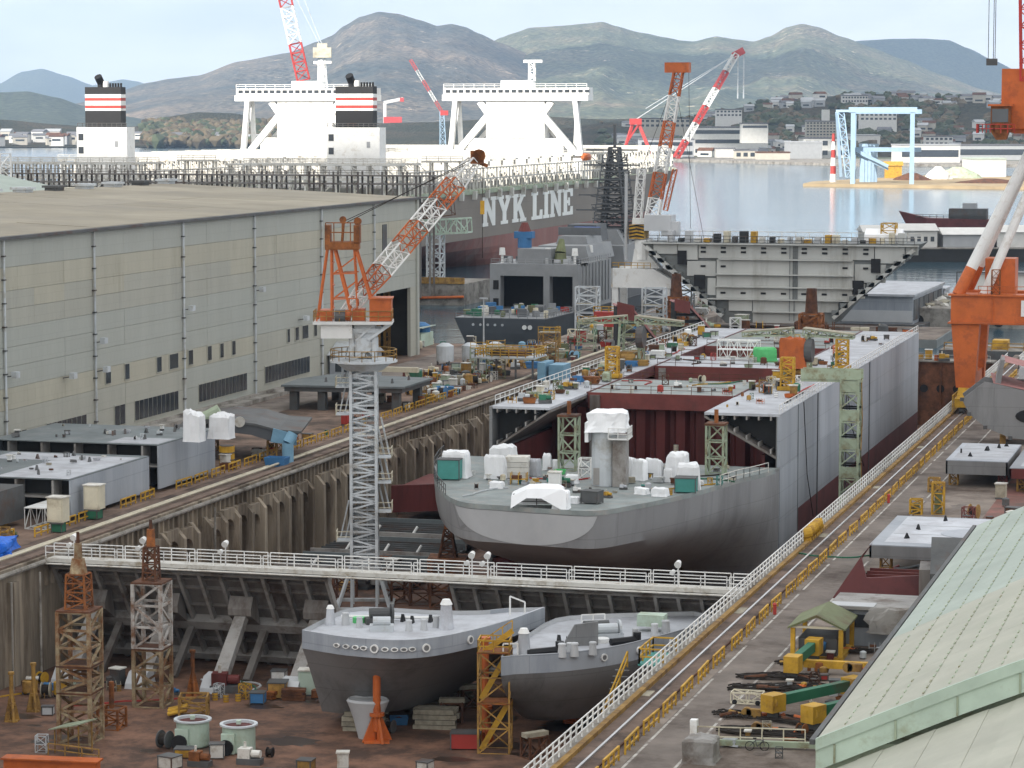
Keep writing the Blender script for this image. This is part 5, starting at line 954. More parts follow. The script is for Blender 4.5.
hk = j1 + V(1.0, .2, -.5); obj('hoist_rope', M().beam(hk, hk - V(0, 0, 11), .06), 'rope', tc_); obj('hook_block', M().box(hk - V(0, 0, 5), (.5, .4, 1.6)), 'yellow', tc_)
# ---------------- big level luffing crane at the right edge
S2 = .158; rc = thing('portal_crane', 'orange and white portal jib crane on the right dock rail', 'crane', (-45.9, 420, .17))
for i, (x, y) in enumerate(((0, 0), (0, 13), (22, 0), (22, 13))):
    lg = obj('leg', M().loft([[(x - 1.2, y - 1.0, 3.6), (x + 1.6, y - 1.0, 3.6), (x + 1.6, y + 1.2, 3.6), (x - 1.2, y + 1.2, 3.6)], [(x - 2.0, y - 1.2, 13.2), (x + 2.2, y - 1.2, 13.2), (x + 2.2, y + 1.4, 13.2), (x - 2.0, y + 1.4, 13.2)]]), 'orange', rc)
    bg_ = obj('bogie', M().bx(x - 1.0, x + 1.0, y - 4.2, y - .4, .9, 2.2).bx(x - 1.0, x + 1.0, y + .4, y + 4.2, .9, 2.2).prismX([(y - 3.4, 2.2), (y + 3.4, 2.2), (y + 1.2, 3.6), (y - 1.2, 3.6)], x - .8, x + .8), 'yellow', rc)
    for k in range(4): obj('wheel', M().cyl((x - .35, y - 3.4 + k * 2.2 + (.2 if k > 1 else 0), .5), (x + .35, y - 3.4 + k * 2.2 + (.2 if k > 1 else 0), .5), .5, n=12), 'darksteel', bg_)
    obj('bogie_guard', M().rail([(x - 1.3, y - 4.4, .3), (x - 1.3, y + 4.4, .3)], 2.4, 3, 1.2, .1), 'yellow', bg_)
obj('portal_beam', M().bx(-2.1, 24.2, -1.3, 1.5, 13.25, 17.6), 'orange', rc); obj('portal_beam', M().bx(-2.1, 24.2, 11.6, 14.4, 13.25, 17.6), 'orange', rc); obj('side_beam', M().bx(-1.8, 2, 1.6, 11.5, 13.4, 17.3), 'orange', rc); obj('sill_beam', M().bx(-1.0, 1.4, 1.2, 11.8, 3.7, 5.6), 'orange', rc)
for z in (13.3, 17.55): obj('flange', M().bx(-2.5, 24.5, -1.7, 1.9, z, z + .25), 'orange', rc)
for x in (4, 10, 16): obj('web_stiffener', M().bx(x, x + .2, -1.5, -1.3, 13.5, 17.5), 'orange', rc)
obj('sign_plate', M().bx(8.4, 10.6, -1.62, -1.52, 14.6, 17), 'white', rc)
obj('portal_railing', M().rail([(2, -1.5, 17.8), (24, -1.5, 17.8)], 1.25, 2, 1.4, .1), 'orange', rc); obj('electric_house', M().bx(2.5, 7, 3, 8, 17.6, 23), 'orange', rc); obj('ladder_cage', M().truss((4.5, -.6, 17.8), (4.5, -.6, 21.5), 1.2, 1.2, 3, .12), 'orange_rust', rc)
ap = V(11.5, 6.5, 41)
for i, (p, q, col_) in enumerate(((V(0, 0, 17.6), V(-.2, 0, 0), 0), (V(0, 13, 17.6), 0, 0), (V(22, 0, 17.6), 0, 0), (V(22, 13, 17.6), 0, 0))):
    p = p + V(-1.2 if p.x < 5 else 0, 0, 0); t_ = ap + (p - V(11, 6.5, 17.6)) * .16; d = (t_ - p); mid = p + d * .17
    lt = obj('tube_leg', M().cyl(mid, t_, .9, .8, n=14), 'white', rc, smooth=False); obj('tube_foot', M().cyl(p, mid, .95, .9, n=14), 'orange', lt)
obj('tube_leg', M().cyl((2.6, 1.5, 17.6), ap + V(-1, -1, -3), .75, .65, n=12), 'white', rc)
obj('pivot_platform', M().cyl(ap - V(0, 0, 1.2), ap, 2.6, 4.0, n=18).cyl(ap, ap + V(0, 0, .8), 4.3, n=18), 'lattice_grey', rc)
obj('pivot_column', M().cyl(ap + V(0, 0, .8), ap + V(0, 0, 3), 2.4, n=16), 'crane_red', rc)
obj('machine_house', M().bx(4.6, 17, 2, 12, 42.6, 51.6), 'orange', rc); obj('house_base', M().prismY([(4.6, 42.6), (17, 42.6), (15, 41.9), (6.6, 41.9)], 2.5, 11.5), 'orange', rc)
cbn = obj('cab', M().bx(3.4, 6.2, -1.5, 1.4, 42.6, 46).prismY([(3.2, 42.6), (6.2, 42.6), (5.6, 41), (4.2, 41)], -1.4, 1.3), 'orange_rust', rc); obj('cab_window', M().bx(3.6, 6.0, -1.62, -1.5, 43.6, 45.6), 'glass', cbn); obj('cab_roof', M().bx(3.0, 6.6, -1.9, 1.7, 46, 46.3), 'orange', cbn); obj('cab_balcony', M().rail([(1.4, -2, 42), (1.4, 1, 42), (4, -2.2, 42), (7, -2.2, 42)], 1.3, 2, 1, .12), 'crane_red', cbn)
bm0, bm1 = V(8.6, 3, 50), V(7.6, -4, 92)
obj('jib', M().truss(bm0, bm1, 2.4, 2.2, 16, .3, 1.6, 1.6, rd=.15), 'crane_red', rc); obj('jib_back', M().truss(V(12, 5, 53), V(10.5, 4, 70), 3, 3, 6, .35, rd=.2), 'crane_red', rc)
obj('jib_tip', M().box(bm1 + V(-1.5, 0, .5), (6, 2, 1.6)), 'crane_red', rc)
for dx in (0, .75, 1.0): obj('hoist_rope', M().beam((3.15 + dx, -4, 92), (3.15 + dx, -4, 52.8), .09), 'rope', rc)
obj('hook_block', M().bx(2.9, 4.5, -4.3, -3.7, 52, 53), 'darksteel', rc)
# ---------------- quay crane behind the naval ship: orange and white jib
S3 = .2195; qc = thing('quay_crane', 'jib crane with orange and white lattice jib and chevron striped base by the naval ship', 'crane', (-134.5, 592, 0))
for x, y in ((-6, -4), (5.6, -4), (-6, 4), (5.6, 4)): obj('leg', M().bx(x - .7, x + .7, y - .7, y + .7, 0, 7.2), 'white', qc)
for y in (-4, 4): obj('portal', M().prismY([(-6.8, 7.2), (6.6, 7.2), (6.6, 9.2), (2.6, 11.4), (-6.8, 11.4)], y - .9, y + .9), 'white', qc)
obj('portal_top', M().bx(-5, 3, -3, 3, 10, 11.3).prismY([(-3, 11.4), (3.4, 11.4), (.6, 14.6), (-2.4, 15.6)], -1.6, 1.6), 'white', qc); obj('portal_railing', M().rail([(-6.6, -4.9, 7.3), (-6.6, -4.9, 11.5), (2, -4.9, 11.5)], 1.2, 2, 1.4, .12), 'yellow', qc); obj('column', M().cyl((-.6, 0, 13.2), (-.6, 0, 17.6), 2.0, n=16), 'white', qc)
cw = obj('counterweight', M().bx(-3.4, 0, -2.4, 2.2, 17.8, 20.8), 'yellow', qc)
for k in range(4):
    for s in (-1, 1): obj('chevron', M().add([(-1.7 + s * 1.65, -2.43, 18.0 + k * .75), (-1.7 + s * 1.65, -2.43, 18.35 + k * .75), (-1.7, -2.43, 18.75 + k * .75 - .1), (-1.7, -2.43, 18.4 + k * .75 - .1)], [(0, 1, 2, 3)]), 'black', cw)
obj('machine_house', M().bx(0, 6, -2.6, 2.4, 19.6, 23).bx(3.8, 7.6, -2.4, 0, 18.4, 21.6), 'hull_lt', qc); obj('house_roof', M().bx(-2.8, 4, -2, 2, 21, 22.2), 'white', qc)
q0, q1 = V(1, 0, 21), V(6.6, 2, 54.5)
for k in range(6):
    a, b = q0.lerp(q1, k / 6), q0.lerp(q1, (k + 1) / 6); obj('jib_section', M().truss(a, b, 2.8 - .15 * k, 2.4 - .12 * k, 3, .3, 2.65 - .15 * k, 2.3 - .12 * k, rd=.18), 'orange' if k % 2 else 'white', qc)
obj('jib_head', M().bx(3.6, 9, 1, 3.4, 54, 56.2), 'orange', qc); obj('mast', M().truss((-2, 0, 22), (-1.2, 0, 33), 1.6, 1.6, 5, .22), 'white', qc); obj('stay_rope', M().beam((-1.2, 0, 33), (6.6, 2, 54.5), .1).beam((8.8, 2, 54), (9.4, 2, 20), .08).beam((6, 2, 50), (13, 0, 17), .08), 'rope', qc); obj('ladder', M().truss((4.2, 0, 24), (6.2, .5, 33), .9, .9, 5, .14), 'orange', qc); obj('pole', M().cyl((-4.4, -1, 13), (-4.4, -1, 32), .35, n=8), 'hull_lt', qc)
# ---------------- floating crane far off
p = G(676, 161, -3); S4 = p.length / FPX; fc = thing('floating_crane', 'far floating crane with red and white lattice jib on the water', 'crane', p, YAW)
obj('barge', M().bx(-34, 20, 0, 30, -1, 3.2), 'darksteel', fc)
f0, f1 = V(0, 4, 3), V(60 * S4, 14, 106 * S4)
for k in range(6):
    for s in (-3.6, 3.6): a, b = f0.lerp(f1, k / 6) + V(0, s, 0), f0.lerp(f1, (k + 1) / 6) + V(0, s, 0); obj('jib_section', M().truss(a, b, 5.0, 5.0, 3, 1.15, rd=.7), 'crane_red' if k % 2 == 0 else 'white', fc)
obj('jib_head', M().beam(f1 - V(3, 0, 2), f1 + V(8, 0, 4), 7), 'crane_red', fc)
obj('a_frame', M().beam((-52 * S4, 6, 8), (-42 * S4, 10, 40 * S4), 2.6).beam((-24 * S4, 6, 6), (-38 * S4, 10, 40 * S4), 3.2).beam((-54 * S4, 6, 10), (-36 * S4, 8, 38 * S4), 1.6).bx(-46 * S4, -34 * S4, 6, 14, 36 * S4, 42 * S4), 'crane_red', fc); obj('stay_rope', M().beam((-40 * S4, 10, 41 * S4), f1, .8).beam((-30 * S4, 10, 52 * S4), f1, .6), 'lattice_grey', fc)
obj('hoist_rope', M().beam(f1 + V(2, 0, -2), f1 + V(2, 0, -44 * S4), 1.3).beam(f1 + V(8, 0, 0), f1 + V(8, 0, -44 * S4), 1.3), 'lattice_grey', fc); obj('deckhouse', M().bx(-30, -12, 8, 26, 3, 16), 'bldg_white', fc)
# ---------------- cranes beyond the container ships
def far_crane(name, u, v, top, m1, label, base_m, zb=-2, w=6, hw=0, tower=None, dist=None, segs=5):
    p = G(u, v, zb); s = p.length / FPX; t = thing(name, label, 'crane', p, YAW); a0 = V((tower[0] - u) * s, 0, (v - tower[1]) * s); a1 = V((top[0] - u) * s, 0, (v - top[1]) * s)
    obj('tower', M().truss((0, 0, 0), (a0.x, 0, a0.z), w * 1.5, w * 1.2, 6, w * .2, w, w, rd=w * .13), base_m, t)
    for k in range(segs): obj('jib_section', M().truss(a0.lerp(a1, k / segs), a0.lerp(a1, (k + 1) / segs), w * .8, w * .7, 3, w * .14, rd=w * .09), m1[k % 2], t)
    obj('machine_house', M().box(a0 + V(w * .6, 0, -w * .3), (w * 2, w * 1.4, w * 1.2)), m1[0], t); return t, s
t, s = far_crane('shipyard_crane', 443, 148, (411, 61), ('crane_red', 'white'), 'far crane with red and white jib on a pale blue tower', 'paleblue', tower=(442, 112), w=5.5)
p = G(322, 163, -3 + 12); s = p.length / FPX; t = thing('shipyard_crane', 'tall crane with white mast and red and white jib among the deckhouses', 'crane', p, YAW)
obj('tower', M().beam((0, 0, 0), (0, 0, 112 * s), 2.6 * s).beam((-6 * s, 3, 0), (-2 * s, 0, 112 * s), 2 * s).beam((10 * s, 6, 0), (3 * s, 0, 110 * s), 1.8 * s), 'white', t); obj('tower_head', M().bx(-8 * s, 10 * s, -4 * s, 4 * s, 104 * s, 114 * s).bx(-4 * s, 6 * s, -3 * s, 3 * s, 114 * s, 118 * s), 'cream', t)
b0, b1 = V(-18 * s, 2, 82 * s), V(-42 * s, 4, 190 * s)
for k in range(3): obj('jib_section', M().truss(b0.lerp(b1, k / 3), b0.lerp(b1, (k + 1) / 3), 12 * s, 9 * s, 4, 1.3 * s, rd=.9 * s), ('crane_red', 'white')[k % 2], t)
obj('jib_foot', M().truss((-4 * s, 0, 14 * s), (-10 * s, 0, 56 * s), 13 * s, 8 * s, 3, 1.4 * s, rd=.9 * s), 'orange', t); obj('stay_rope', M().beam((0, 0, 114 * s), (-36 * s, 4, 185 * s), .5 * s).beam((2 * s, 0, 114 * s), (-26 * s, 4, 185 * s), .5 * s), 'lattice_grey', t)
p = G(393, 133, 10); s = p.length / FPX; t = thing('shipyard_crane', 'small red and white crane house right of the nearer striped funnel', 'crane', p, YAW); obj('house', M().bx(-9 * s, 9 * s, -4 * s, 4 * s, 8 * s, 16 * s), 'crane_red', t); obj('boom', M().beam((-9 * s, 0, 30 * s), (10 * s, 0, 34 * s), 3 * s).beam((-8 * s, 0, 0), (-8 * s, 0, 30 * s), 3 * s), 'white', t); obj('boom_tip', M().bx(7 * s, 11 * s, -2 * s, 2 * s, 31 * s, 35 * s), 'crane_red', t)
# ================================================================== LATTICE SHORING TOWERS IN THE FRONT DOCK
def shore_tower(u, v, label, stages, top):
    p = G(u, v, FLOOR); t = thing('shoring_tower', label, 'shoring tower', p, YAW - .22); z = 0
    for w, h, n, m_, r in stages:
        s = obj('lattice_stage', M().truss((0, 0, z), (0, 0, z + h), w, w, n, r, rd=r * .62), m_, t); obj('deck_plate', M().bx(-w / 2 - .15, w / 2 + .15, -w / 2 - .15, w / 2 + .15, z + h, z + h + .16), 'rust', s); z += h + .16
    for w0, w1, h, m_, kind in top:
        if kind == 'cone': obj('column', M().cyl((0, 0, z), (0, 0, z + h), w0, w1, n=10), m_, t)
        else: obj('lattice_top', M().truss((0, 0, z), (0, 0, z + h), w0, w0, 4, .18, w1, w1, rd=.12), m_, t)
        z += h
    return t
shore_tower(81, 741, 'tall tan rusty lattice shoring tower nearest the left dock wall', [(3.0, 4.6, 3, 'rust_pale', .34), (3.0, 2.3, 2, 'rust_pale', .34), (3.0, 4.9, 3, 'rust_pale', .34)], [(1.9, 1.7, 3.2, 'orange_rust', 'lat'), (.85, .6, 1.4, 'rust_pale', 'cone'), (.4, .35, 1.4, 'rust_pale', 'cone'), (.18, .14, 1.0, 'rust', 'cone')])
shore_tower(153, 705, 'rust and white lattice shoring tower right of the tan one', [(2.8, 5.6, 3, 'rust_pale', .34), (2.8, 6.3, 3, 'rust_white', .34)], [(1.3, 1.1, 3.3, 'rust', 'lat'), (.45, .4, 1.7, 'orange_rust', 'cone'), (.2, .15, .9, 'rust', 'cone')])
# stair scaffold between the bows
p = G(495, 751, FLOOR); t = thing('stair_tower', 'orange scaffold stair tower between the two bow blocks', 'scaffold', p, YAW - .1)
for k in range(2):
    z = k * 4.6; obj('scaffold_stage', M().truss((0, 0, z), (0, 0, z + 4.6), 2.8, 2.4, 2, .16, rd=.12), 'ochre', t); obj('stair', M().beam((-1.2, -.4, z + .2), (1.2, -.4, z + 4.4), .12, .5).beam((-1.2, .3, z + .2), (1.2, .3, z + 4.4), .12, .5), 'yellow', t); obj('landing', M().bx(-1.5, 1.5, -1.3, 1.3, z + 4.5, z + 4.62), 'orange_rust', t)
obj('top_railing', M().rail([(-1.4, -1.2, 9.2), (1.4, -1.2, 9.2), (1.4, 1.2, 9.2), (-1.4, 1.2, 9.2), (-1.4, -1.2, 9.2)], 1.1, 2, 1.3, .1), 'yellow', t); obj('top_stair', M().beam((-1, 0, 9), (1.6, 0, 11), .12, .5).rail([(-1, -.4, 9.2), (1.6, -.4, 11)], 1, 1, 1, .09), 'yellow', t)
def prop(u, v, h, label, base=1.15, z0=FLOOR, m_='orange', r=.36, head=True):
    p = G(u, v, z0); t = thing('hull_prop', label, 'prop', p, .3); obj('tube', M().cyl((0, 0, .9), (0, 0, h), r, n=12), m_, t); obj('collar', M().cyl((0, 0, h * .32), (0, 0, h * .32 + .3), r * 1.9, n=12).cyl((0, 0, h - .15), (0, 0, h + .1), r * 1.5, n=12), m_, t)
    for k in range(4):
        a = math.pi / 2 * k + .4; c, s_ = math.cos(a), math.sin(a); obj('foot_fin', M().loft([[(c * .2 - s_ * .1, s_ * .2 + c * .1, 0), (c * base * 1.25 - s_ * .12, s_ * base * 1.25 + c * .12, 0), (c * base * 1.25 + s_ * .12, s_ * base * 1.25 - c * .12, 0), (c * .2 + s_ * .1, s_ * .2 - c * .1, 0)], [(c * .2 - s_ * .1, s_ * .2 + c * .1, 2.4), (c * r * 1.1 - s_ * .1, s_ * r * 1.1 + c * .1, 2.4), (c * r * 1.1 + s_ * .1, s_ * r * 1.1 - c * .1, 2.4), (c * .2 + s_ * .1, s_ * .2 - c * .1, 2.4)]]), m_, t)
    obj('base_plate', M().bx(-base, base, -base, base, 0, .12), m_, t)
    if head: obj('head', M().bx(-.45, .45, -.3, .3, h + .1, h + 1.5).bx(-.7, .7, -.5, .5, h + 1.5, h + 1.8), 'black', t)
    return t
prop(377, 741, 7.3, 'bright orange tubular prop on a finned foot before the left bow block')
prop(573, 722, 5.2, 'orange tubular prop under the right bow block beside the fence', .8, r=.4)
prop(485, 742, 9.6, 'orange tube prop standing inside the scaffold stair tower', .7, r=.36, head=False)
prop(745, 592, 5.0, 'thin orange prop under the stern right of the footbridge', .6, r=.28); prop(780, 585, 3.0, 'short orange prop under the hull beside the dock fence', .6, r=.28, m_='orange_rust')
for u, v, lab in ((448, 592, 'rusty steel pylon supporting the stern block on its left'), (613, 600, 'rusty steel pylon supporting the stern block under its middle')):
    p = G(u, v, FLOOR); t = thing('support_pylon', lab, 'pylon', p, .2); obj('table_frame', M().truss((0, 0, 0), (0, 0, 4.0), 4.2, 4.2, 2, .3, rd=.2).bx(-2.3, 2.3, -2.3, 2.3, 4.0, 4.3), 'orange_rust', t); obj('pylon', M().truss((0, 0, 4.3), (0, 0, 7.6), 2.0, 2.0, 4, .25, .8, .8), 'rust', t); obj('head', M().cyl((0, 0, 7.6), (0, 0, 8.8), .5, .35, n=10), 'orange_rust', t)
# small rusty trestle clutter behind the gate gap
for u, v, lab in ((345, 598, 'rusty trestle stand left of the tower crane foot'), (398, 602, 'rusty trestle stand right of the tower crane foot'), (420, 604, 'second rusty trestle right of the tower crane foot'), (440, 606, 'rusty trestle beside the left stern pylon')):
    p = G(u, v, FLOOR); t = thing('trestle', lab, 'trestle', p, random.random()); obj('frame', M().truss((0, 0, 0), (0, 0, 3), 2.4, 2.4, 2, .22), 'rust', t); obj('top_beam', M().bx(-1.8, 1.8, -.4, .4, 3, 3.5), 'timber', t)
# pale green access tower beside the hull, and two pale stands
p = G(857, 492, 0); p = Vector((-51.6, 343, -6)); t = thing('access_tower', 'pale green lattice access tower beside the grey hull', 'tower', p)
for k in range(5):
    z = k * 3.6; obj('lattice_stage', M().truss((0, 0, z), (0, 0, z + 3.6), 2.2, 2.2, 2, .26, rd=.17), 'palegreen2', t); obj('panel', M().bx(-1.0, 1.0, -1.14, -1.08, z + 2.0, z + 3.4), 'palegreen2', t)
obj('gangway', M().bx(-6.2, 1.4, -.9, .9, 17.6, 17.9).bx(-6.2, 1.4, -1.0, -.9, 17.9, 19.2).bx(-6.2, 1.4, .9, 1.0, 17.9, 19.2), 'palegreen2', t); obj('stair', M().rail([(1.4, -.5, 0), (1.4, .5, 4), (1.4, -.5, 8), (1.4, .5, 12), (1.4, -.5, 17)], 1.1, 2, 2, .1), 'ochre', t)
for u, v, h, lab in ((569, 470, 6.4, 'pale lattice stand behind the stern deck, left of the wrapped tower'), (716, 474, 5.8, 'pale lattice stand behind the stern deck at the right')):
    p = G(u, v, 3.05); t = thing('lattice_stand', lab, 'stand', p); obj('lattice', M().truss((0, 0, 0), (0, 0, h), 2.0, 2.0, 3, .22, rd=.16), 'palegreen2', t); obj('top_plate', M().bx(-1.2, 1.2, -1.2, 1.2, h, h + .25), 'rust', t); obj('jack', M().cyl((0, 0, h + .25), (0, 0, h + 1.8), .25, n=8), 'orange_rust', t)
# ================================================================== YARD CLUTTER: every piece its own thing
R = random.Random(11)
def k_crate(m, s):
    w, d, h = s * R.uniform(1.2, 2), s * R.uniform(1, 1.6), s * R.uniform(.8, 1.4); b = M().bx(-w / 2, w / 2, -d / 2, d / 2, .12, h)
    f = M()
    for x in (-w / 2, w / 2 - .1):
        for y in (-d / 2 - .04, d / 2 - .06): f.bx(x, x + .1, y, y + .1, 0, h + .05)
    f.bx(-w / 2 - .05, w / 2 + .05, -d / 2 - .05, d / 2 + .05, h, h + .1); return (('body', b, m), ('battens', f, 'darksteel'))
def k_bin(m, s):
    w, d, h = s * 1.1, s * .8, s * .9; o = [(-w, -d), (w, -d), (w, d), (-w, d)]
    return (('tub', M().loft([[(x * .85, y * .85, 0) for x, y in o], [(x, y, h) for x, y in o], [(x * .92, y * .92, h) for x, y in o], [(x * .8, y * .8, .15) for x, y in o]]), m), ('contents', M().blob((0, 0, h * .55), s * .6, j=.3, sq=.5), 'rust'))
def k_drum(m, s): return (('shell', M().cyl((0, 0, 0), (0, 0, s * 1.3), s * .5, n=14), m), ('rims', M().cyl((0, 0, s * .4), (0, 0, s * .46), s * .54, n=14).cyl((0, 0, s * .85), (0, 0, s * .91), s * .54, n=14).cyl((0, 0, s * 1.3), (0, 0, s * 1.34), s * .45, n=14), 'darksteel'))
def k_cabinet(m, s):
    w, d, h = s * .7, s * .6, s * 2.1; return (('body', M().bx(-w, w, -d, d, .2, h), m), ('roof', M().bx(-w - .1, w + .1, -d - .15, d + .1, h, h + .12), 'offwhite'), ('door', M().bx(-w * .8, w * .8, -d - .05, -d, .4, h - .2), m), ('feet', M().bx(-w, w, -d, -d + .15, 0, .2).bx(-w, w, d - .15, d, 0, .2), 'darksteel'))
def k_frame(m, s): return (('frame', M().truss((0, 0, 0), (0, 0, s * 2.2), s * 1.4, s * 1.2, 2, .12 * s, rd=.09 * s), m), ('shelf', M().bx(-s * .7, s * .7, -s * .6, s * .6, s * 1.1, s * 1.16), 'darksteel'))
def k_reel(m, s): return (('flange', M().cyl((-s * .55, 0, s * .9), (-s * .45, 0, s * .9), s * .9, n=18).cyl((s * .45, 0, s * .9), (s * .55, 0, s * .9), s * .9, n=18), m), ('cable', M().cyl((-s * .45, 0, s * .9), (s * .45, 0, s * .9), s * .62, n=16), 'rope'))
def k_stack(m, s):
    o = []
    for i in range(4):
        for j in range(3): o.append(('plank', M().box((R.uniform(-.1, .1), (j - 1) * s * .5, .16 + i * .32 * s), (s * 2.6 * R.uniform(.85, 1.1), s * .44, .28 * s), R.uniform(-.05, .05)), m))
    return tuple(o)
def k_machine(m, s): return (('bed', M().bx(-s, s, -s * .5, s * .5, 0, s * .5), 'darksteel'), ('housing', M().bx(-s * .9, s * .1, -s * .45, s * .45, s * .5, s * 1.3), m), ('motor', M().cyl((s * .15, 0, s * .85), (s * .9, 0, s * .85), s * .32, n=12), m), ('pipe', M().cyl((-s * .4, 0, s * 1.3), (-s * .4, 0, s * 1.8), s * .12, n=8), 'offwhite'))
def k_tank(m, s): return (('shell', M().cyl((0, 0, .3 * s), (0, 0, s * 1.7), s * .8, n=16).cyl((0, 0, s * 1.7), (0, 0, s * 1.95), s * .78, s * .35, n=16), m), ('legs', M().bx(-s * .6, -s * .45, -s * .6, -s * .45, 0, s * .4).bx(s * .45, s * .6, -s * .6, -s * .45, 0, s * .4).bx(-.08, .08, s * .5, s * .65, 0, s * .4), 'darksteel'))
def k_rack(m, s):
    f = M()
    for x in (-1, 0, 1):
        for y in (-.5, .5): f.beam((x * s, y * s, 0), (x * s, y * s, 1.5 * s), .1 * s)
    return (('posts', f, m), ('shelf', M().bx(-s * 1.05, s * 1.05, -s * .55, s * .55, s * .6, s * .68), m), ('load', M().bx(-s * .9, s * .3, -s * .4, s * .4, s * .68, s * 1.1), 'rust'))
def tarp_mesh(w, d, h, top=.75, sd=0, fold=.06):
    """boxy machinery under a sheet: straight sides with creases, uneven flat top, loose hem"""
    n = 32; rings = []; tx, ty = noise.noise(Vector((sd, 1, 2))) * .3, noise.noise(Vector((sd, 5, 2))) * .25
    for zq, sc in ((0, 1.1), (.08, 1.05), (.28, 1.0), (.52, 1.0), (.76, .98), (.9, .98), (1.0, top * .5 + .46), (1.02, top * .62), (1.03, .04)):
        r = []
        for i in range(n):
            e = i * 4 / n; k = int(e); q = (e - k) * 2 - 1; c, s_ = ((q, -1), (1, q), (-q, 1), (-1, -q))[k]
            cr = noise.noise(Vector((c * 2.3 + sd, s_ * 2.3, zq * 1.4))) * fold * 2.2 + noise.noise(Vector((c * 7 + sd, s_ * 7, zq * 1.1))) * fold * 1.6 * (1.1 - zq * .6)
            f = sc * (1 + cr); zz = zq * h
            if zq > .6: zz += h * (tx * c * sc + ty * s_ * sc) * .55 + h * .1 * noise.noise(Vector((c * sc * 2 + sd, s_ * sc * 2, 3)))
            r.append((c * w / 2 * f, s_ * d / 2 * f, max(0, zz)))
        rings.append(r)
    return M().loft(rings)
KINDS = dict(crate=k_crate, bin=k_bin, drum=k_drum, cabinet=k_cabinet, frame=k_frame, reel=k_reel, stack=k_stack, machine=k_machine, tank=k_tank, rack=k_rack)
KW = dict(crate=('crate', 'crate'), bin=('open_bin', 'bin'), drum=('steel_drum', 'drum'), cabinet=('tool_cabinet', 'cabinet'), frame=('pallet_cage', 'cage'), reel=('cable_reel', 'reel'), stack=('plank_stack', 'planks'), machine=('machine', 'machine'), tank=('tank', 'tank'), rack=('storage_rack', 'rack'))
CN = dict(yellow='yellow', ochre='ochre', green='dark green', olive='olive', palegreen='pale green', palegreen2='faded green', blue='blue', skyblue='light blue', red='red', rust='rusty', orange='orange', orange_rust='rust orange', white='white', offwhite='off white', cream='cream', lattice_grey='grey', darksteel='dark steel', primer='dark red', timber='wooden', limegreen='bright green', maroon='maroon', deck_lt='pale grey', tealgreen='teal', gate_lt='dull grey', hull='mid grey')
USED = set()
def item(kind, m, loc, s, label, rz=None, group=None):
    nm, cat = KW[kind]; t = thing(nm, label, cat, loc, R.uniform(-.4, .4) if rz is None else rz, group); sub = {}
    for pn, mm, mt in KINDS[kind](m, s): obj(pn, mm, mt, t)
    return t
def scatter(n, where, spots, s0, s1, cols, kinds=tuple(KINDS)):
    c = 0; tries = 0
    while c < n and tries < 4000:
        tries += 1; k, m = R.choice(kinds), R.choice(cols); lab = '%s %s %s' % (CN[m], KW[k][0].replace('_', ' '), where)
        if lab in USED: continue
        p = spots()
        if p is None: continue
        USED.add(lab); item(k, m, p, R.uniform(s0, s1), lab); c += 1
def tarp(u, v, z, wpx, hpx, label, d=None, m='tarp', rz=None, top=.75, name='wrapped_machinery'):
    p = G(u, v, z); sc = (p - Vector((0, 0, CAMH))).length / FPX; w = wpx * sc * .9; h = hpx * sc * .93; return solo(name, tarp_mesh(w, d or w * .8, h, top, R.uniform(0, 50)), m, label, 'wrapped machinery', p, R.uniform(-.3, .3) if rz is None else rz)
# ---------------- stern deck
ZS = 3.06
def sd(u, v): return G(u, v, ZS)
item('crate', 'tealgreen', sd(450, 479), 1.7, 'teal locker under a white sheet at the left end of the stern deck', .1); p = sd(452, 477); solo('white_sheet', tarp_mesh(2.9, 2.4, 3.0, .9, 3), 'tarp', 'white sheet thrown over the teal locker on the stern deck', 'sheet', (p.x + .5, p.y + .2, ZS + .02))
tarp(496, 478, ZS, 22, 24, 'low white wrapped winch in front of the tall wrapped one'); tarp(503, 471, ZS, 25, 28, 'tall white wrapped winch left of the pale crate stack', top=.6)
t = thing('crate_stack', 'stack of pale wooden crates among the wrapped winches', 'crates', sd(518, 477), .15)
for k in range(4): obj('crate', M().bx(-1.3, 1.3, -1.1, 1.1, k * .62 + .02, k * .62 + .6), 'offwhite', t, rz=R.uniform(-.03, .03))
tarp(534, 476, ZS, 12, 18, 'pale blue grey wrapped cabinet right of the crate stack', m='deck_lt'); tarp(547, 470, ZS, 9, 17, 'narrow white wrapped post behind the crates', top=.7); tarp(556, 470, ZS, 8, 11, 'small white wrapped winch beside the pale lattice stand')
item('rack', 'yellow', sd(519, 484), .9, 'yellow rack before the pale crate stack', .1); item('cabinet', 'white', sd(555, 490), .95, 'white doored cabinet with blue panel behind the white tent', .1)
t = thing('tent', 'white tarpaulin tent at the middle of the stern edge', 'tent', sd(540, 507), .12); rr = []
for x, hh in ((-2.9, 1.6), (-1.2, 2.4), (.4, 2.5), (2.0, 2.45), (2.5, 2.2), (2.6, .05)):
    rr.append([(x + (.5 if y < -1 and x > 1.9 else 0), y * (1.15 if z_ == 0 else 1), (hh - (.3 if abs(y) > 1 else 0)) if z_ else (1.2 if -2 < x < 1.5 and y < 0 else .05)) for y, z_ in ((-1.7, 0), (-1.4, 1), (-.6, 1), (.5, 1), (1.3, 1), (1.6, 0))])
obj('sheet', M().loft(rr, cap=False, close=False), 'tarp', t); obj('frame', M().rail([(-2.7, -1.2, 0), (2.3, -1.2, 0)], 1.5, 2, 2.4, .1), 'darksteel', t); obj('skirt', tarp_mesh(1.7, 1.6, 1.9, .8, 8), 'tarp', t, (2.4, -.7, 0))
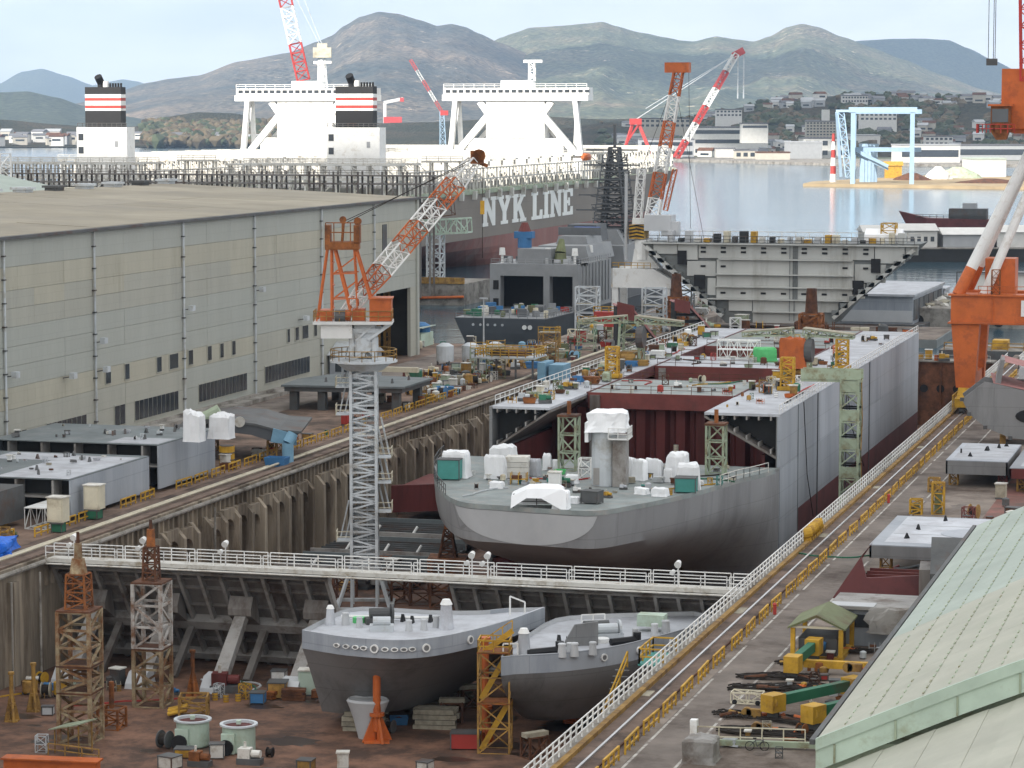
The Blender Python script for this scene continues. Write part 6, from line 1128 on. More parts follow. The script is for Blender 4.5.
item('bin', 'limegreen', sd(546, 502), .7, 'bright green bin under the white tent'); item('machine', 'green', sd(563, 487), .9, 'dark green winch behind the tent on the stern deck'); item('bin', 'limegreen', sd(560, 474), .6, 'small bright green bin behind the dark green winch')
# grey deckhouse tower with a tarp roof
t = thing('deck_tower', 'tall grey deck tower with white sheet over its top', 'tower', sd(609, 485), .1); obj('trunk', M().cyl((-.5, 0, 0), (-.5, 0, 7.3), 1.5, n=14), 'lattice_grey', t); obj('trunk', M().bx(.6, 2.1, -1.6, 1.2, 0, 5.4), 'gate_lt', t); obj('balcony', M().bx(.2, 2.5, -2.2, 1.4, 5.4, 5.55), 'white', t); obj('balcony_rail', M().rail([(.2, -2.2, 5.5), (2.4, -2.2, 5.5), (2.4, 1.4, 5.5)], 1.2, 2, 1, .1), 'white', t); obj('roof_sheet', tarp_mesh(4.2, 3.6, 2.4, .5, 4, .12), 'tarp', t, (-.1, 0, 6.2)); obj('door', M().bx(-1.6, -.9, -1.46, -1.4, .2, 2.1), 'gate_lt', t); obj('side_panel', M().bx(-2.6, -2.2, -1.4, 1.0, 5.0, 7.2), 'tarp', t)
item('frame', 'white', sd(586, 478), 1.05, 'white ladder frame left of the grey deck tower', 0)
for u, v, w, h, lab in ((629, 478, 11, 22, 'white wrapped winch right of the grey deck tower'), (640, 480, 14, 22, 'white wrapped drum third from the grey deck tower'), (654, 478, 16, 20, 'peaked white wrapped winch between two square ones'), (677, 478, 22, 27, 'large square white wrapped machine on the right of the stern deck'), (688, 489, 25, 27, 'white sheet over a teal cabinet at the right stern edge'), (668, 482, 9, 14, 'small wrapped bollard before the square machine')): tarp(u, v, ZS, w, h, lab)
item('crate', 'tealgreen', sd(686, 492), 1.5, 'teal cabinet base under the right hand white sheet', .1)
item('crate', 'darksteel', sd(592, 503), 1.0, 'dark crate near the stern edge right of the tent'); item('drum', 'cream', sd(676, 451), .6, 'cream drum on top of the square wrapped machine')
for u, v, w, h, lab in ((574, 503, 12, 7, 'low white wrapped fairlead right of the tent'), (642, 494, 14, 7, 'white table like frame before the wrapped winches'), (660, 496, 16, 9, 'white stool like frame near the right stern edge'), (497, 488, 14, 7, 'folded white sheet before the low wrapped winch'), (572, 483, 14, 9, 'white covered pump between tent and deck tower')): tarp(u, v, ZS, w, h, lab, name='covered_fitting')
def stern_spot():
    u, v = R.uniform(470, 735), R.uniform(466, 500); p = sd(u, v); return p if ((p.x + 76.5) / 19) ** 2 + ((p.y - 320) / 34) ** 2 < .9 else None
scatter(88, 'on the stern deck', stern_spot, .2, .5, ('white', 'offwhite', 'cream', 'lattice_grey', 'yellow', 'rust', 'darksteel', 'deck_lt', 'tealgreen', 'timber'))
# ---------------- ship decks
ZD = 9.47
def left_deck():
    y = R.uniform(326, 436); return Vector((R.uniform(-92, -86.4), y, ZD))
scatter(80, 'on the left deck of the hull section', left_deck, .35, .85, ('yellow', 'ochre', 'green', 'olive', 'rust', 'orange_rust', 'blue', 'offwhite', 'cream', 'darksteel', 'palegreen2', 'white', 'lattice_grey'))
def right_deck(): return Vector((R.uniform(-65.4, -58.6), R.uniform(332, 436), ZD))
scatter(40, 'on the right deck of the hull section', right_deck, .3, .7, ('yellow', 'ochre', 'green', 'rust', 'orange', 'white', 'cream', 'darksteel'))
def cross_spot():
    y = R.choice((R.uniform(343, 360), R.uniform(382, 397), R.uniform(418, 450))); return Vector((R.uniform(-84.6, -67), y, ZD))
scatter(64, 'on the cross deck between the holds', cross_spot, .25, .6, ('white', 'offwhite', 'deck_lt', 'rust', 'cream', 'yellow', 'lattice_grey', 'red', 'palegreen2'))
solo('green_sheet', tarp_mesh(3.2, 2.4, 2.0, .7, 9), 'limegreen', 'bright green sheet over a box on the hull cross deck', 'sheet', (-71.5, 392, ZD), .2)
t = thing('white_rack', 'white tubular rack on the middle cross deck', 'rack', (-76, 395.5, ZD)); obj('frame', M().truss((-3, 0, 1.4), (3, 0, 1.4), 2, 2.6, 4, .16), 'white', t); obj('shelf', M().bx(-3, 3, -1, 1, 1.3, 1.4), 'white', t)
def staging(x, y, label, col_='palegreen2', tarpcol=None, s=1.0):
    t = thing('staging_gantry', label, 'staging', (x, y, ZD)); 
    for i, j in ((-1.6, -1.5), (1.6, -1.5), (1.6, 1.5), (-1.6, 1.5)): obj('column', M().beam((i, j, 0), (i * .8, j, 6.2), .32), col_, t)
    obj('bracing', M().truss((0, 0, .2), (0, 0, 6), 2.9, 2.9, 3, .12), col_, t)
    for sx in (-1, 1):
        obj('arm', M().truss((sx * .8, 0, 6.4), (sx * 7.5, 0, 5.9), 2.2, .9, 4, .2, 1.8, .5), col_, t); obj('arm_deck', M().loft([[(sx * .8, -1.3, 6.9), (sx * .8, 1.3, 6.9), (sx * .8, 1.3, 7.0), (sx * .8, -1.3, 7.0)], [(sx * 7.6, -1, 6.2), (sx * 7.6, 1, 6.2), (sx * 7.6, 1, 6.3), (sx * 7.6, -1, 6.3)]]), 'timber', t)
    obj('engine', M().bx(-1.4, 1.4, -1.3, 1.3, .4, 1.8).cyl((-1, -1.5, 1), (1, -1.5, 1), .6, n=10), 'ochre', t); obj('drum', M().cyl((1.2, -1.2, 4), (2.2, -1.2, 4), 1.6, n=16), 'darksteel', t)
    if tarpcol: obj('cover', tarp_mesh(3.4, 1.0, 4.0, .9, 5), tarpcol, t, (-.4, -2.0, 1.6))
staging(-89.2, 383, 'olive T shaped staging gantry on the left hull deck'); staging(-62.4, 367, 'T shaped staging gantry with orange cover on the right hull deck', tarpcol='orange')
for x, y, lab in ((-86.9, 362, 'yellow lattice ladder stand on the left hull deck'), (-61.2, 352, 'yellow ladder stand on the right hull deck near the gangway'), (-58.9, 383, 'yellow ladder stand beside the orange covered staging')):
    t = thing('ladder_stand', lab, 'stand', (x, y, ZD)); obj('frame', M().truss((0, 0, 0), (0, 0, 4.2), 1.6, 1.2, 5, .2, rd=.13), 'yellow', t); obj('foot', M().bx(-1.2, 1.2, -1, 1, 0, .5), 'yellow', t)
# ---------------- pier and quay end: leaning plates, red tank, cabinets, pylon
for u, v, w, h, lab, c in ((637, 347, 9.5, 8.4, 'leaning dark red hull plate on ribs at the end of the left quay', 'primer'), (692, 334, 9, 7, 'smaller leaning dark red hull plate right of the first one', 'primer')):
    p = G(u, v, 0); t = thing('leaning_hull_piece', lab, 'hull plate', (p.x, p.y, 0), .35); a = [(-w * .45, h), (-w * .1, h * .9), (w * .5, .4)]
    obj('skin', M().prismY(a + [(x - .3, z - .25) for x, z in reversed(a)], -3, 3), 'pinkprimer', t); obj('end_plate', M().prismY([(-w * .45, h * .72), (-w * .1, h * .62), (-w * .1, h * .98), (-w * .45, h * 1.08)], -3.4, -3.1), 'primer', t)
    for k in range(4): zq = h * (.15 + .2 * k); obj('rib', M().bx(-w * .45, w * .42 - k * w * .17, -2.9, 2.6, zq, zq + .3), 'dark', t)
    obj('stand', M().bx(-w * .45, -w * .4, -2.8, 2.8, 0, h * .95), 'dark', t)
def pier_spot(): return Vector((R.uniform(-138 + 0, -123), R.uniform(520, 640), 0))
scatter(90, 'on the pier beyond the dock', pier_spot, .6, 1.4, ('yellow', 'ochre', 'green', 'olive', 'rust', 'red', 'blue', 'white', 'offwhite', 'cream', 'lattice_grey', 'palegreen2', 'darksteel'))
def quay_spot(): return Vector((R.uniform(-144, -128.5), R.uniform(430, 470), 0))
def quay_spot2(): return Vector((R.uniform(-140, -124), R.uniform(470, 515), 0))
def quay_spot3(): return Vector((R.uniform(-132, -127.5), R.uniform(400, 450), 0))
scatter(85, 'on the crowded left quay', quay_spot, .4, 1.0, ('yellow', 'ochre', 'green', 'olive', 'rust', 'orange_rust', 'blue', 'skyblue', 'white', 'offwhite', 'cream', 'lattice_grey', 'palegreen', 'palegreen2', 'darksteel', 'primer', 'timber'))
scatter(75, 'on the left quay near the olive gantry', quay_spot2, .4, 1.1, ('yellow', 'ochre', 'green', 'olive', 'rust', 'orange_rust', 'blue', 'skyblue', 'white', 'offwhite', 'cream', 'lattice_grey', 'palegreen', 'palegreen2', 'darksteel', 'primer', 'timber'))
scatter(40, 'beside the left dock edge', quay_spot3, .35, .8, ('yellow', 'ochre', 'green', 'olive', 'rust', 'orange_rust', 'blue', 'skyblue', 'white', 'offwhite', 'cream', 'lattice_grey', 'palegreen', 'palegreen2', 'darksteel', 'primer', 'timber'))
def quay_far(): return Vector((R.uniform(-174, -152), R.uniform(496, 517), 0))
scatter(18, 'by the water at the shed end', quay_far, .5, .9, ('rust', 'palegreen', 'blue', 'ochre', 'offwhite', 'green', 'darksteel', 'cream'))
def gate_spot(): return Vector((R.uniform(-118, -52), R.uniform(506.8, 511), -.04))
scatter(16, 'on top of the far dock gate', gate_spot, .7, 1.3, ('yellow', 'ochre', 'orange', 'rust', 'white', 'green'))
def pont_spot(): return Vector((R.uniform(-128, -74), R.uniform(570, 582), -1.2))
scatter(20, 'on the pontoon below the bulkhead section', pont_spot, .8, 1.7, ('yellow', 'orange', 'rust', 'white', 'cream', 'palegreen2', 'ochre', 'darksteel'))
def low_quay():  return Vector((R.uniform(-135.5, -128), R.uniform(405, 446), 0))
scatter(22, 'between the flat deck block and the dock', low_quay, .6, 1.1, ('rust', 'green', 'ochre', 'blue', 'offwhite', 'timber', 'orange_rust'))
# covered work platform, tanks, truck on the left quay
p = G(512, 378, 0); t = thing('work_platform', 'yellow railed work platform on posts on the left quay', 'platform', (p.x, p.y, 0)); obj('roof_deck', M().bx(-5.4, 5, -4, 4, 3.6, 3.9), 'lattice_grey', t); obj('railing', M().rail([(-5.4, -4, 3.9), (5, -4, 3.9), (5, 4, 3.9), (-5.4, 4, 3.9), (-5.4, -4, 3.9)], 1.4, 3, 1.5, .14), 'yellow', t)
for x in (-5, -1.8, 1.6, 4.6): obj('post', M().bx(x - .15, x + .15, -3.6, -3.3, 0, 3.6), 'darksteel', t)
obj('load', M().bx(-3.4, 3, -2, 2, 3.9, 4.8), 'rust', t); obj('blue_side', M().bx(5.3, 6.6, -3, 3, 0, 3), 'skyblue', t); obj('blue_side', M().bx(7, 9.6, -2, 3, 0, 2.6), 'skyblue', t)
p = G(461, 365, 0)
for k, (dx, dy, lab) in enumerate(((0, 0, 'left of three silver tanks on the left quay'), (4.2, 2, 'middle of three silver tanks on the left quay'), (8, 5, 'right of three silver tanks on the left quay'))): item('tank', 'lattice_grey', (p.x + dx - 3, p.y + dy, 0), 2.0, lab)
p = G(421, 345, 0); item('tank', 'blue', (p.x, p.y, 0), 2.3, 'large blue tank by the shed corner'); p = G(412, 350, 0); item('tank', 'blue', (p.x, p.y, 0), 1.4, 'small blue tank beside the large blue one'); p = G(466, 372, 0); item('tank', 'green', (p.x, p.y - 30, 0), 1.7, 'dark green tank before the silver tanks')
p = G(422, 368, 0); t = thing('site_hut', 'small blue gabled hut below the shed door', 'hut', (-153.5, 447, 0)); obj('wall', M().bx(-2, 4, -5, 5, 0, 4.2), 'hull_blue', t); obj('roof', M().prismX([(-5.4, 4.2), (5.4, 4.2), (0, 6.2)], -2.4, 4.4), 'lattice_grey', t)
for k in range(3): obj('window', M().bx(-1 + k * 1.6, .1 + k * 1.6, -5.06, -5, 1.4, 3.2), 'window', t)
t = thing('gangway_shed', 'pale green lean to by the water at the shed corner', 'lean-to', (-164, 512, 0)); obj('wall', M().bx(-4, 4, -4, 4, 0, 2.6), 'palegreen', t); obj('roof', M().loft([[(-4.4, -4.4, 2.7), (4.4, -4.4, 3.7), (4.4, -4.4, 3.9), (-4.4, -4.4, 2.9)], [(-4.4, 4.4, 2.7), (4.4, 4.4, 3.7), (4.4, 4.4, 3.9), (-4.4, 4.4, 2.9)]]), 'fade_green', t)
t = thing('truck', 'small white truck parked on the left quay', 'truck', G(490, 358, 0), 1.2); obj('cab', M().prismY([(-1.1, .5), (1, .5), (1, 1.8), (.6, 2.6), (-1.1, 2.6)], -1, 1), 'white', t); obj('bed', M().bx(-4.8, -1.2, -1.05, 1.05, .9, 1.5), 'blue', t); obj('windscreen', M().add([(1.02, -.85, 1.75), (1.02, .85, 1.75), (.64, .85, 2.5), (.64, -.85, 2.5)], [(0, 1, 2, 3)]), 'glass', t)
for x, y in ((.2, -1), (.2, 1), (-3.8, -1), (-3.8, 1)): obj('wheel', M().cyl((x, y - .12, .45), (x, y + .12, .45), .45, n=12), 'black', t)
# concrete jetty with lattice loading towers behind the shed
jt = thing('jetty', 'concrete jetty with ochre kerb behind the shed corner', 'jetty', (-216, 677, -3)); obj('deck', M().bx(-30, 18, -12, 12, -1, 5.4), 'concrete', jt); obj('kerb', M().bx(-30, 18, -12.3, -11.6, 5.4, 7.0), 'ochre', jt); obj('fender', M().cyl((-30, -12.6, .4), (18, -12.6, 2.2), .35, n=8), 'orange', jt)
lt = thing('loading_frame', 'pale lattice loading frame standing on the jetty', 'frame', (-216, 677, 2.4))
for x in (-24, -16, -8, 0, 8): obj('tower', M().truss((x, -4, 0), (x, -4, 12), 3.4, 4, 5, .4, rd=.25), 'lattice_grey', lt)
obj('girder', M().truss((-8, -4, 13), (17, -4, 14.5), 4, 3.6, 9, .4, rd=.28), 'palegreen', lt); obj('pipes', M().truss((-26, -2, 14), (12, -2, 19), 3, 4, 10, .25, rd=.16), 'rust', lt)
# ---------------- blocks on the left quay beside the shed
def ship_block(name, label, x0, x1, y0, y1, z0, z1, top='deck_blue', side='hull_blue', wt=None, dark_end=True):
    t = thing(name, label, 'ship block', ((x0 + x1) / 2, (y0 + y1) / 2, 0)); w, d = (x1 - x0) / 2, (y1 - y0) / 2
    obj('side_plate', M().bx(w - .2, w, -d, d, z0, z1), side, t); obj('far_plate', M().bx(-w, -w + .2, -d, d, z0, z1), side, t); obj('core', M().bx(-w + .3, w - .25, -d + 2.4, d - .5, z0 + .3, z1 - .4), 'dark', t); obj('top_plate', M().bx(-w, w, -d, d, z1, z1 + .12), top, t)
    for k in range(5): x = -w + (k + .5) * 2 * w / 5; obj('web_frame', M().bx(x - .12, x + .12, -d + .1, -d + 2.3, z0 + .2, z1 - .1), 'gate_lt', t)
    obj('mid_deck', M().bx(-w + .2, w - .2, -d, -d + 2.3, (z0 + z1) / 2, (z0 + z1) / 2 + .15), 'gate_lt', t)
    if wt:
        for a, b, c, e in wt: obj('painted_plate', M().bx(a, b, c, e, z1 + .125, z1 + .15), 'deck_lt', t)
    for k in range(8): x, y = R.uniform(-w * .8, w * .8), R.uniform(-d * .8, d * .8); obj('lifting_eye', M().prismX([(-.35, 0), (.35, 0), (0, .6)], -.12, .12), 'darksteel', t, (x, y, z1 + .12), R.random())
    for i, j in ((-1, -1), (1, -1), (1, 1), (-1, 1), (0, -1), (0, 1)): obj('support_stand', M().bx(i * w * .8 - .4, i * w * .8 + .4, j * d * .8 - .4, j * d * .8 + .4, 0, z0), 'ochre', t)
    return t
ship_block('hull_block', 'grey blue steel hull block nearest on the left quay', -151, -128.6, 279, 301, .5, 4.6, wt=((2, 10.9, -10.8, 9), (-6, 2, 4, 10)))
ship_block('hull_block', 'second grey steel hull block with white sheets on top', -150, -128.2, 303, 321, .5, 5.7, wt=((4, 10.6, -8.6, -3),))
ship_block('hull_block', 'dark steel grillage block at the left edge of the picture', -150, -133, 258, 276.5, .6, 4.2, 'darksteel', 'darksteel')
for x, y, w, h, lab in ((*G(194, 441, 5.85)[:2], 2.1, 3.6, 'pointed white wrapped mast on the second hull block'), (*G(222, 438, 5.85)[:2], 2.5, 3.0, 'round white wrapped mast right of the pointed one')): solo('wrapped_mast', tarp_mesh(w, w * .9, h, .45, x), 'tarp', lab, 'wrapped machinery', (x, y, 5.83))
t = thing('curved_hull_block', 'dark curved hull block with arched frames on the left quay', 'ship block', (-133.5, 340, 0), .25); rr = []
pr_ = [(-9, 2.0), (-7, 3.8), (-3.5, 5.0), (0, 5.4), (4, 5.0), (7, 4.2), (10, 4.0)]
obj('skin', M().loft([[(x, -7, z) for x, z in pr_] + [(x, -7, z - .3) for x, z in reversed(pr_)], [(x, 8, z * 1.05) for x, z in pr_] + [(x, 8, z * 1.05 - .3) for x, z in reversed(pr_)]]), 'darksteel', t)
for k, y in enumerate((-6.8, -2, 3, 7)): obj('frame', M().prismY([(x * .97, z - .3) for x, z in pr_] + [(x * .86, z - 1.5) for x, z in reversed(pr_)], y, y + .25), 'darksteel' if k else 'navy_hull', t)
obj('porthole', M().cyl((2, -7.1, 5.2), (2, -6.9, 5.2), .7, n=14), 'offwhite', t); obj('blue_web', M().prismY([(-6, 2.2), (-4.6, 3.4), (-1.6, 4.0), (-1.6, 2.2)], -7.2, -7.0), 'skyblue', t); obj('blue_web', M().prismY([(6, 2.6), (6.4, 4.4), (9.4, 3.6), (9.4, 2.2)], -7.2, -7.0), 'skyblue', t)
for i, j in ((-7, -5), (-3, 5), (6, -5), (6, 5), (-7, 5)): obj('support_stand', M().truss((i, j, 0), (i, j, 2.6), 1.2, 1.2, 2, .16), 'ochre', t)
t = thing('blue_duct', 'bright blue bent duct by the curved hull block', 'duct', G(288, 463, 0)); obj('duct', M().cyl((0, 0, 0), (0, 0, 2.6), .75, n=14).cyl((0, 0, 2.6), (.5, .6, 3.8), .75, .7, n=14), 'skyblue', t); item('bin', 'blue', G(277, 466, 0), 1.3, 'blue bin left of the bent blue duct', 0)
item('drum', 'yellow', G(227, 466, 0), 2.0, 'big yellow pedestal drum by the curved hull block', 0); t = thing('deck_hoist', 'grey green barrel on the second hull block behind the wrapped masts', 'barrel', (-133, 331, 5.3)); obj('barrel', M().cyl((-1.4, 0, .2), (1.2, .8, 1.6), .8, n=12), 'palegreen2', t); obj('cradle', M().bx(-1, .8, -.6, .8, 0, .5), 'darksteel', t)
def bt1(): return Vector((R.uniform(-149, -130), R.uniform(281, 299), 4.75))
scatter(26, 'on the roof of the nearest hull block', bt1, .15, .4, ('white', 'offwhite', 'lattice_grey', 'darksteel', 'deck_lt', 'timber', 'rust', 'hull'))
def bt2(): return Vector((R.uniform(-148, -130), R.uniform(305, 319), 5.85))
scatter(20, 'on the roof of the second hull block', bt2, .15, .4, ('white', 'offwhite', 'lattice_grey', 'darksteel', 'deck_lt', 'timber', 'rust', 'hull'))
# flat deck block on columns
t = thing('deck_block', 'flat blue grey deck block standing on columns on the quay', 'ship block', (-136.5, 402, 0)); obj('top_plate', M().prism([(-10, -8), (9, -6), (9, 9), (-8, 12), (-11, 2)], 3.6, 3.9), 'deck_blue', t); obj('edge_girder', M().prism([(-9.6, -7.6), (8.6, -5.7), (8.6, 8.6), (-7.7, 11.6), (-10.5, 2)], 2.9, 3.6), 'darksteel', t)
for i, j in ((-8.4, -6.4), (-4, -6), (2, -5.4), (7.4, -4.6), (7.4, 6), (-7, 9), (0, 8)): obj('column', M().bx(i - .6, i + .6, j - .6, j + .6, 0, 2.9), 'darksteel', t)
for k in range(7): obj('lifting_eye', M().prismX([(-.4, 0), (.4, 0), (0, .7)], -.12, .12), 'darksteel', t, (R.uniform(-8, 8), R.uniform(-5, 8), 3.9))
t = thing('cream_trestle', 'cream steel trestle behind the flat deck block', 'trestle', (-139, 424, 0)); obj('beam', M().bx(-5, 5, -.5, .5, 3.4, 4.2), 'cream', t); obj('legs', M().beam((-4, 0, 0), (-3, 0, 3.4), .5).beam((4, 0, 0), (3, 0, 3.4), .5).beam((-2, 0, 0), (-3, 0, 3.4), .5), 'cream', t)
# cabinets, blue sheet and racks at the near left quay
item('cabinet', 'cream', (-126.6, 271.4, 1.0), 1.35, 'cream cabinet on a green base, left of the pair', 0); item('crate', 'green', (-126.6, 271.4, 0), .95, 'green base under the left cream cabinet', 0)
item('cabinet', 'cream', (-126.9, 281.5, 1.0), 1.35, 'cream cabinet on a green base, right of the pair', 0); item('crate', 'green', (-126.9, 281.5, 0), .95, 'green base under the right cream cabinet', 0)
t = thing('white_rack', 'white tubular rack behind the left cream cabinet', 'rack', (-129.4, 275.5, 0)); obj('frame', M().truss((-.5, -3, 1.2), (-.5, 3, 1.2), 2.4, 2.3, 4, .12), 'white', t); obj('shelf', M().bx(-1.6, .6, -3, 3, 2.3, 2.4), 'white', t)
solo('blue_sheet', tarp_mesh(3.2, 5.6, 1.5, .5, 31, .2), 'bluetarp', 'crumpled bright blue sheet over a pile on the near left quay', 'sheet', (-126.9, 256.5, 0), .3); item('cabinet', 'palegreen2', (-130.3, 252, 0), 1.5, 'faded green locker at the left edge of the picture', 0)
def nl(): return Vector((R.uniform(-132, -128), R.uniform(248, 272), 0))
scatter(9, 'on the near left quay', nl, .5, .9, ('darksteel', 'rust', 'ochre', 'olive', 'offwhite'))
def wall_side(): return Vector((R.uniform(-131, -128.6), R.uniform(322, 392), 0))
scatter(14, 'along the left crane track', wall_side, .5, .9, ('darksteel', 'rust', 'ochre', 'green', 'offwhite', 'orange_rust', 'red'))
# ---------------- dock floor
for u, v, lab in ((193, 746, 'pale green round tub with red rim, left of the pair'), (239, 751, 'pale green round tub with red rim, right of the pair')):
    t = thing('duct_casing', lab, 'tub', G(u, v, FLOOR), .25); obj('shell', M().cyl((0, 0, .1), (0, 0, 2.5), 1.5, n=24, caps=False).cyl((0, 0, .1), (0, 0, .2), 1.5, n=24), 'palegreen', t); obj('rim', M().loft([[(math.cos(a * math.pi / 12) * r, math.sin(a * math.pi / 12) * r, z) for a in range(24)] for r, z in ((1.5, 2.4), (1.72, 2.4), (1.72, 2.55), (1.4, 2.55), (1.3, 1.5))], cap=False), 'lattice_grey', t); obj('inside', M().cyl((0, 0, 1.5), (0, 0, 2.3), 1.38, n=24), 'maroon', t); obj('bracket', M().bx(-1.4, -.2, -1.75, -1.3, .1, 1.9), 'palegreen', t); obj('wheel', M().cyl((-1.0, -2.0, .7), (-1.0, -1.78, .7), .72, n=18), 'black', t); obj('hub', M().bx(-.2, .2, -.3, .3, 2.5, 2.8), 'palegreen', t)
for u, v, lab in ((12, 721, 'yellow tube jack nearest the left dock wall'), (34, 711, 'yellow tube jack right of the one by the dock wall'), (193, 697, 'orange tube jack rising behind the ochre stand')): prop(u, v, 4.6, lab, .6, m_='ochre' if u < 100 else 'orange_rust', r=.2, head=False)
t = thing('jack_stand', 'ochre lattice jack stand left of the pale green tubs', 'stand', G(194, 716, FLOOR), .3); obj('frame', M().truss((0, 0, 0), (0, 0, 2.0), 2.6, 2.2, 2, .22), 'ochre', t)
for k in range(5): obj('roller', M().cyl((-2.4, -1 + k * .4, .4 + .2 * (k % 2)), (-.6, -1 + k * .4, .8 + .2 * (k % 2)), .2, n=8), 'yellow', t)
t = thing('jack_stand', 'rusty jack stand with post right of the tan shoring tower', 'stand', G(112, 728, FLOOR)); obj('frame', M().truss((0, 0, 0), (0, 0, 1.9), 2.0, 2.0, 2, .2), 'orange_rust', t); obj('post', M().cyl((0, 0, 1.9), (0, 0, 4.4), .25, n=10), 'orange_rust', t)
t = thing('work_shelter', 'small shelter with teal sloping roof before the tan tower', 'shelter', G(80, 753, FLOOR), -.2)
for x, y in ((-2, -1), (.6, -1), (-2, 1), (.6, 1)): obj('post', M().beam((x, y, 0), (x, y, 2.2 + (x + 2) * .2), .1), 'ochre', t)
obj('roof', M().loft([[(-2.4, -1.4, 2.1), (.9, -1.4, 2.9), (.9, -1.4, 3.0), (-2.4, -1.4, 2.2)], [(-2.4, 1.4, 2.1), (.9, 1.4, 2.9), (.9, 1.4, 3.0), (-2.4, 1.4, 2.2)]]), 'palegreen2', t); obj('guard', M().rail([(-2, -2, 0), (3.5, -2, 0)], 1.1, 2, 1.6, .09), 'ochre', t)
solo('steel_beam', M().bx(-4.2, 4.2, -.6, .6, .1, 1.0).bx(-4.4, 4.4, -.8, .8, 1.0, 1.15).bx(-4.4, 4.4, -.8, .8, 0, .1), 'orange', 'orange red steel box beam on the dock floor at lower left', 'beam', G(52, 771, FLOOR), .1)
for u, v, lab in ((436, 727, 'stack of pale keel timbers behind the bulb, right'), (425, 709, 'higher stack of keel timbers under the left bow block'), (365, 729, 'stack of keel timbers left of the orange prop'), (452, 700, 'stack of keel timbers under the bow tip')): item('stack', 'timber', G(u, v, FLOOR), 1.5, lab, .15)
for u, v, lab in ((452, 722, 'rusty trestle pile right of the keel timbers'), (470, 708, 'rusty trestle under the tip of the left bow block'), (540, 712, 'rusty block under the right bow block'), (535, 757, 'rusty trestle beside the dock fence at the bottom')):
    t = thing('keel_trestle', lab, 'trestle', G(u, v, FLOOR), R.random()); obj('frame', M().truss((0, 0, 0), (0, 0, 1.9), 2.0, 1.4, 1, .2), 'rust', t); obj('cap', M().bx(-1.2, 1.2, -.4, .4, 1.9, 2.3), 'timber', t)
item('crate', 'red', G(466, 748, FLOOR), 1.5, 'red slatted crate left of the scaffold stair tower', .2); item('cabinet', 'palegreen', G(308, 695, FLOOR), 1.2, 'pale green cabinet beside the right gate prop', .2); item('crate', 'ochre', G(278, 697, FLOOR), 1.5, 'ochre box beside the right gate prop', .2); item('crate', 'blue', G(258, 703, FLOOR), 1.0, 'blue crate left of the ochre box', .2); item('machine', 'maroon', G(226, 692, FLOOR), 1.5, 'maroon machine between the two gate props', .2); item('crate', 'white', G(279, 683, FLOOR), .9, 'white box under the dock gate between the props', .2)
for k, (u, v) in enumerate(((215, 700), (226, 702), (238, 701))): item('drum', 'yellow', G(u, v, FLOOR), .55, 'small yellow drum before the maroon machine', group='yellow drums before the maroon machine')
for u, v, kind, m_, s, lab in ((170, 768, 'crate', 'offwhite', 1.0, 'off white box at the bottom edge left of the tubs'), (185, 757, 'crate', 'yellow', .9, 'yellow box before the left pale green tub'), (200, 766, 'machine', 'orange_rust', 1.0, 'rust orange machine before the tubs'), (217, 758, 'crate', 'offwhite', 1.1, 'off white box between the two tubs'), (250, 764, 'machine', 'offwhite', 1.1, 'off white machine before the right tub'), (165, 748, 'reel', 'darksteel', .9, 'dark reel left of the pale green tubs'), (306, 770, 'crate', 'ochre', .9, 'ochre box at the bottom edge below the left bow'), (343, 769, 'cabinet', 'offwhite', .7, 'off white locker at the bottom edge left of the prop'), (425, 771, 'crate', 'offwhite', .9, 'off white box at the bottom edge right of the prop'), (399, 724, 'bin', 'blue', .8, 'blue sacked bin right of the orange prop'), (390, 733, 'reel', 'darksteel', .7, 'dark cable reel at the foot of the orange prop'), (48, 715, 'crate', 'lattice_grey', .7, 'grey box between jacks and tan tower'), (42, 752, 'frame', 'lattice_grey', .7, 'grey frame left of the teal shelter'), (270, 757, 'reel', 'black', .5, 'dark tyre like reel on the dock floor')): item(kind, m_, G(u, v, FLOOR), s, lab)
def fl(): p = G(R.uniform(20, 420), R.uniform(668, 700), FLOOR); return p if p.y < 252 else None
scatter(22, 'on the dock floor before the gate', fl, .4, .9, ('rust', 'ochre', 'offwhite', 'yellow', 'darksteel', 'blue', 'lattice_grey', 'timber', 'palegreen', 'orange_rust'))
def fl2(): return G(R.uniform(330, 470), R.uniform(570, 596), FLOOR)
scatter(16, 'on the dock floor behind the gate', fl2, .7, 1.3, ('rust', 'orange_rust', 'timber', 'ochre', 'darksteel'))
# dark plate blocks lying left of the stern
for k, (x0, x1, y0, y1, lab) in enumerate(((-117, -99.5, 312, 322, 'nearest dark grey stiffened panel on the dock floor left of the stern'), (-117, -100, 325, 336, 'second dark grey stiffened panel on the dock floor left of the stern'), (-118, -101, 340, 352, 'third dark grey stiffened panel on the dock floor left of the stern'))):
    t = thing('grillage_block', lab, 'panel', ((x0 + x1) / 2, (y0 + y1) / 2, FLOOR)); w, d = (x1 - x0) / 2, (y1 - y0) / 2; obj('plate', M().bx(-w, w, -d, d, 1.2, 1.4), 'deck_blue', t)
    for q in range(7): obj('stiffener', M().bx(-w, w, -d + (q + .5) * 2 * d / 7 - .06, -d + (q + .5) * 2 * d / 7 + .06, 1.4, 2.2), 'darksteel', t)
    obj('rim', M().bx(-w, w, -d - .2, -d, .6, 2.6), 'gate_lt', t); obj('far_rim', M().bx(-w, w, d, d + .2, .6, 2.6), 'deck_blue', t)
    for q in (-.5, .1, .6): obj('pipe', M().cyl((w * q, -d + 1, 2.2), (w * q + .5, -d + 1.6, 3.2), .18, n=8), 'white', t)
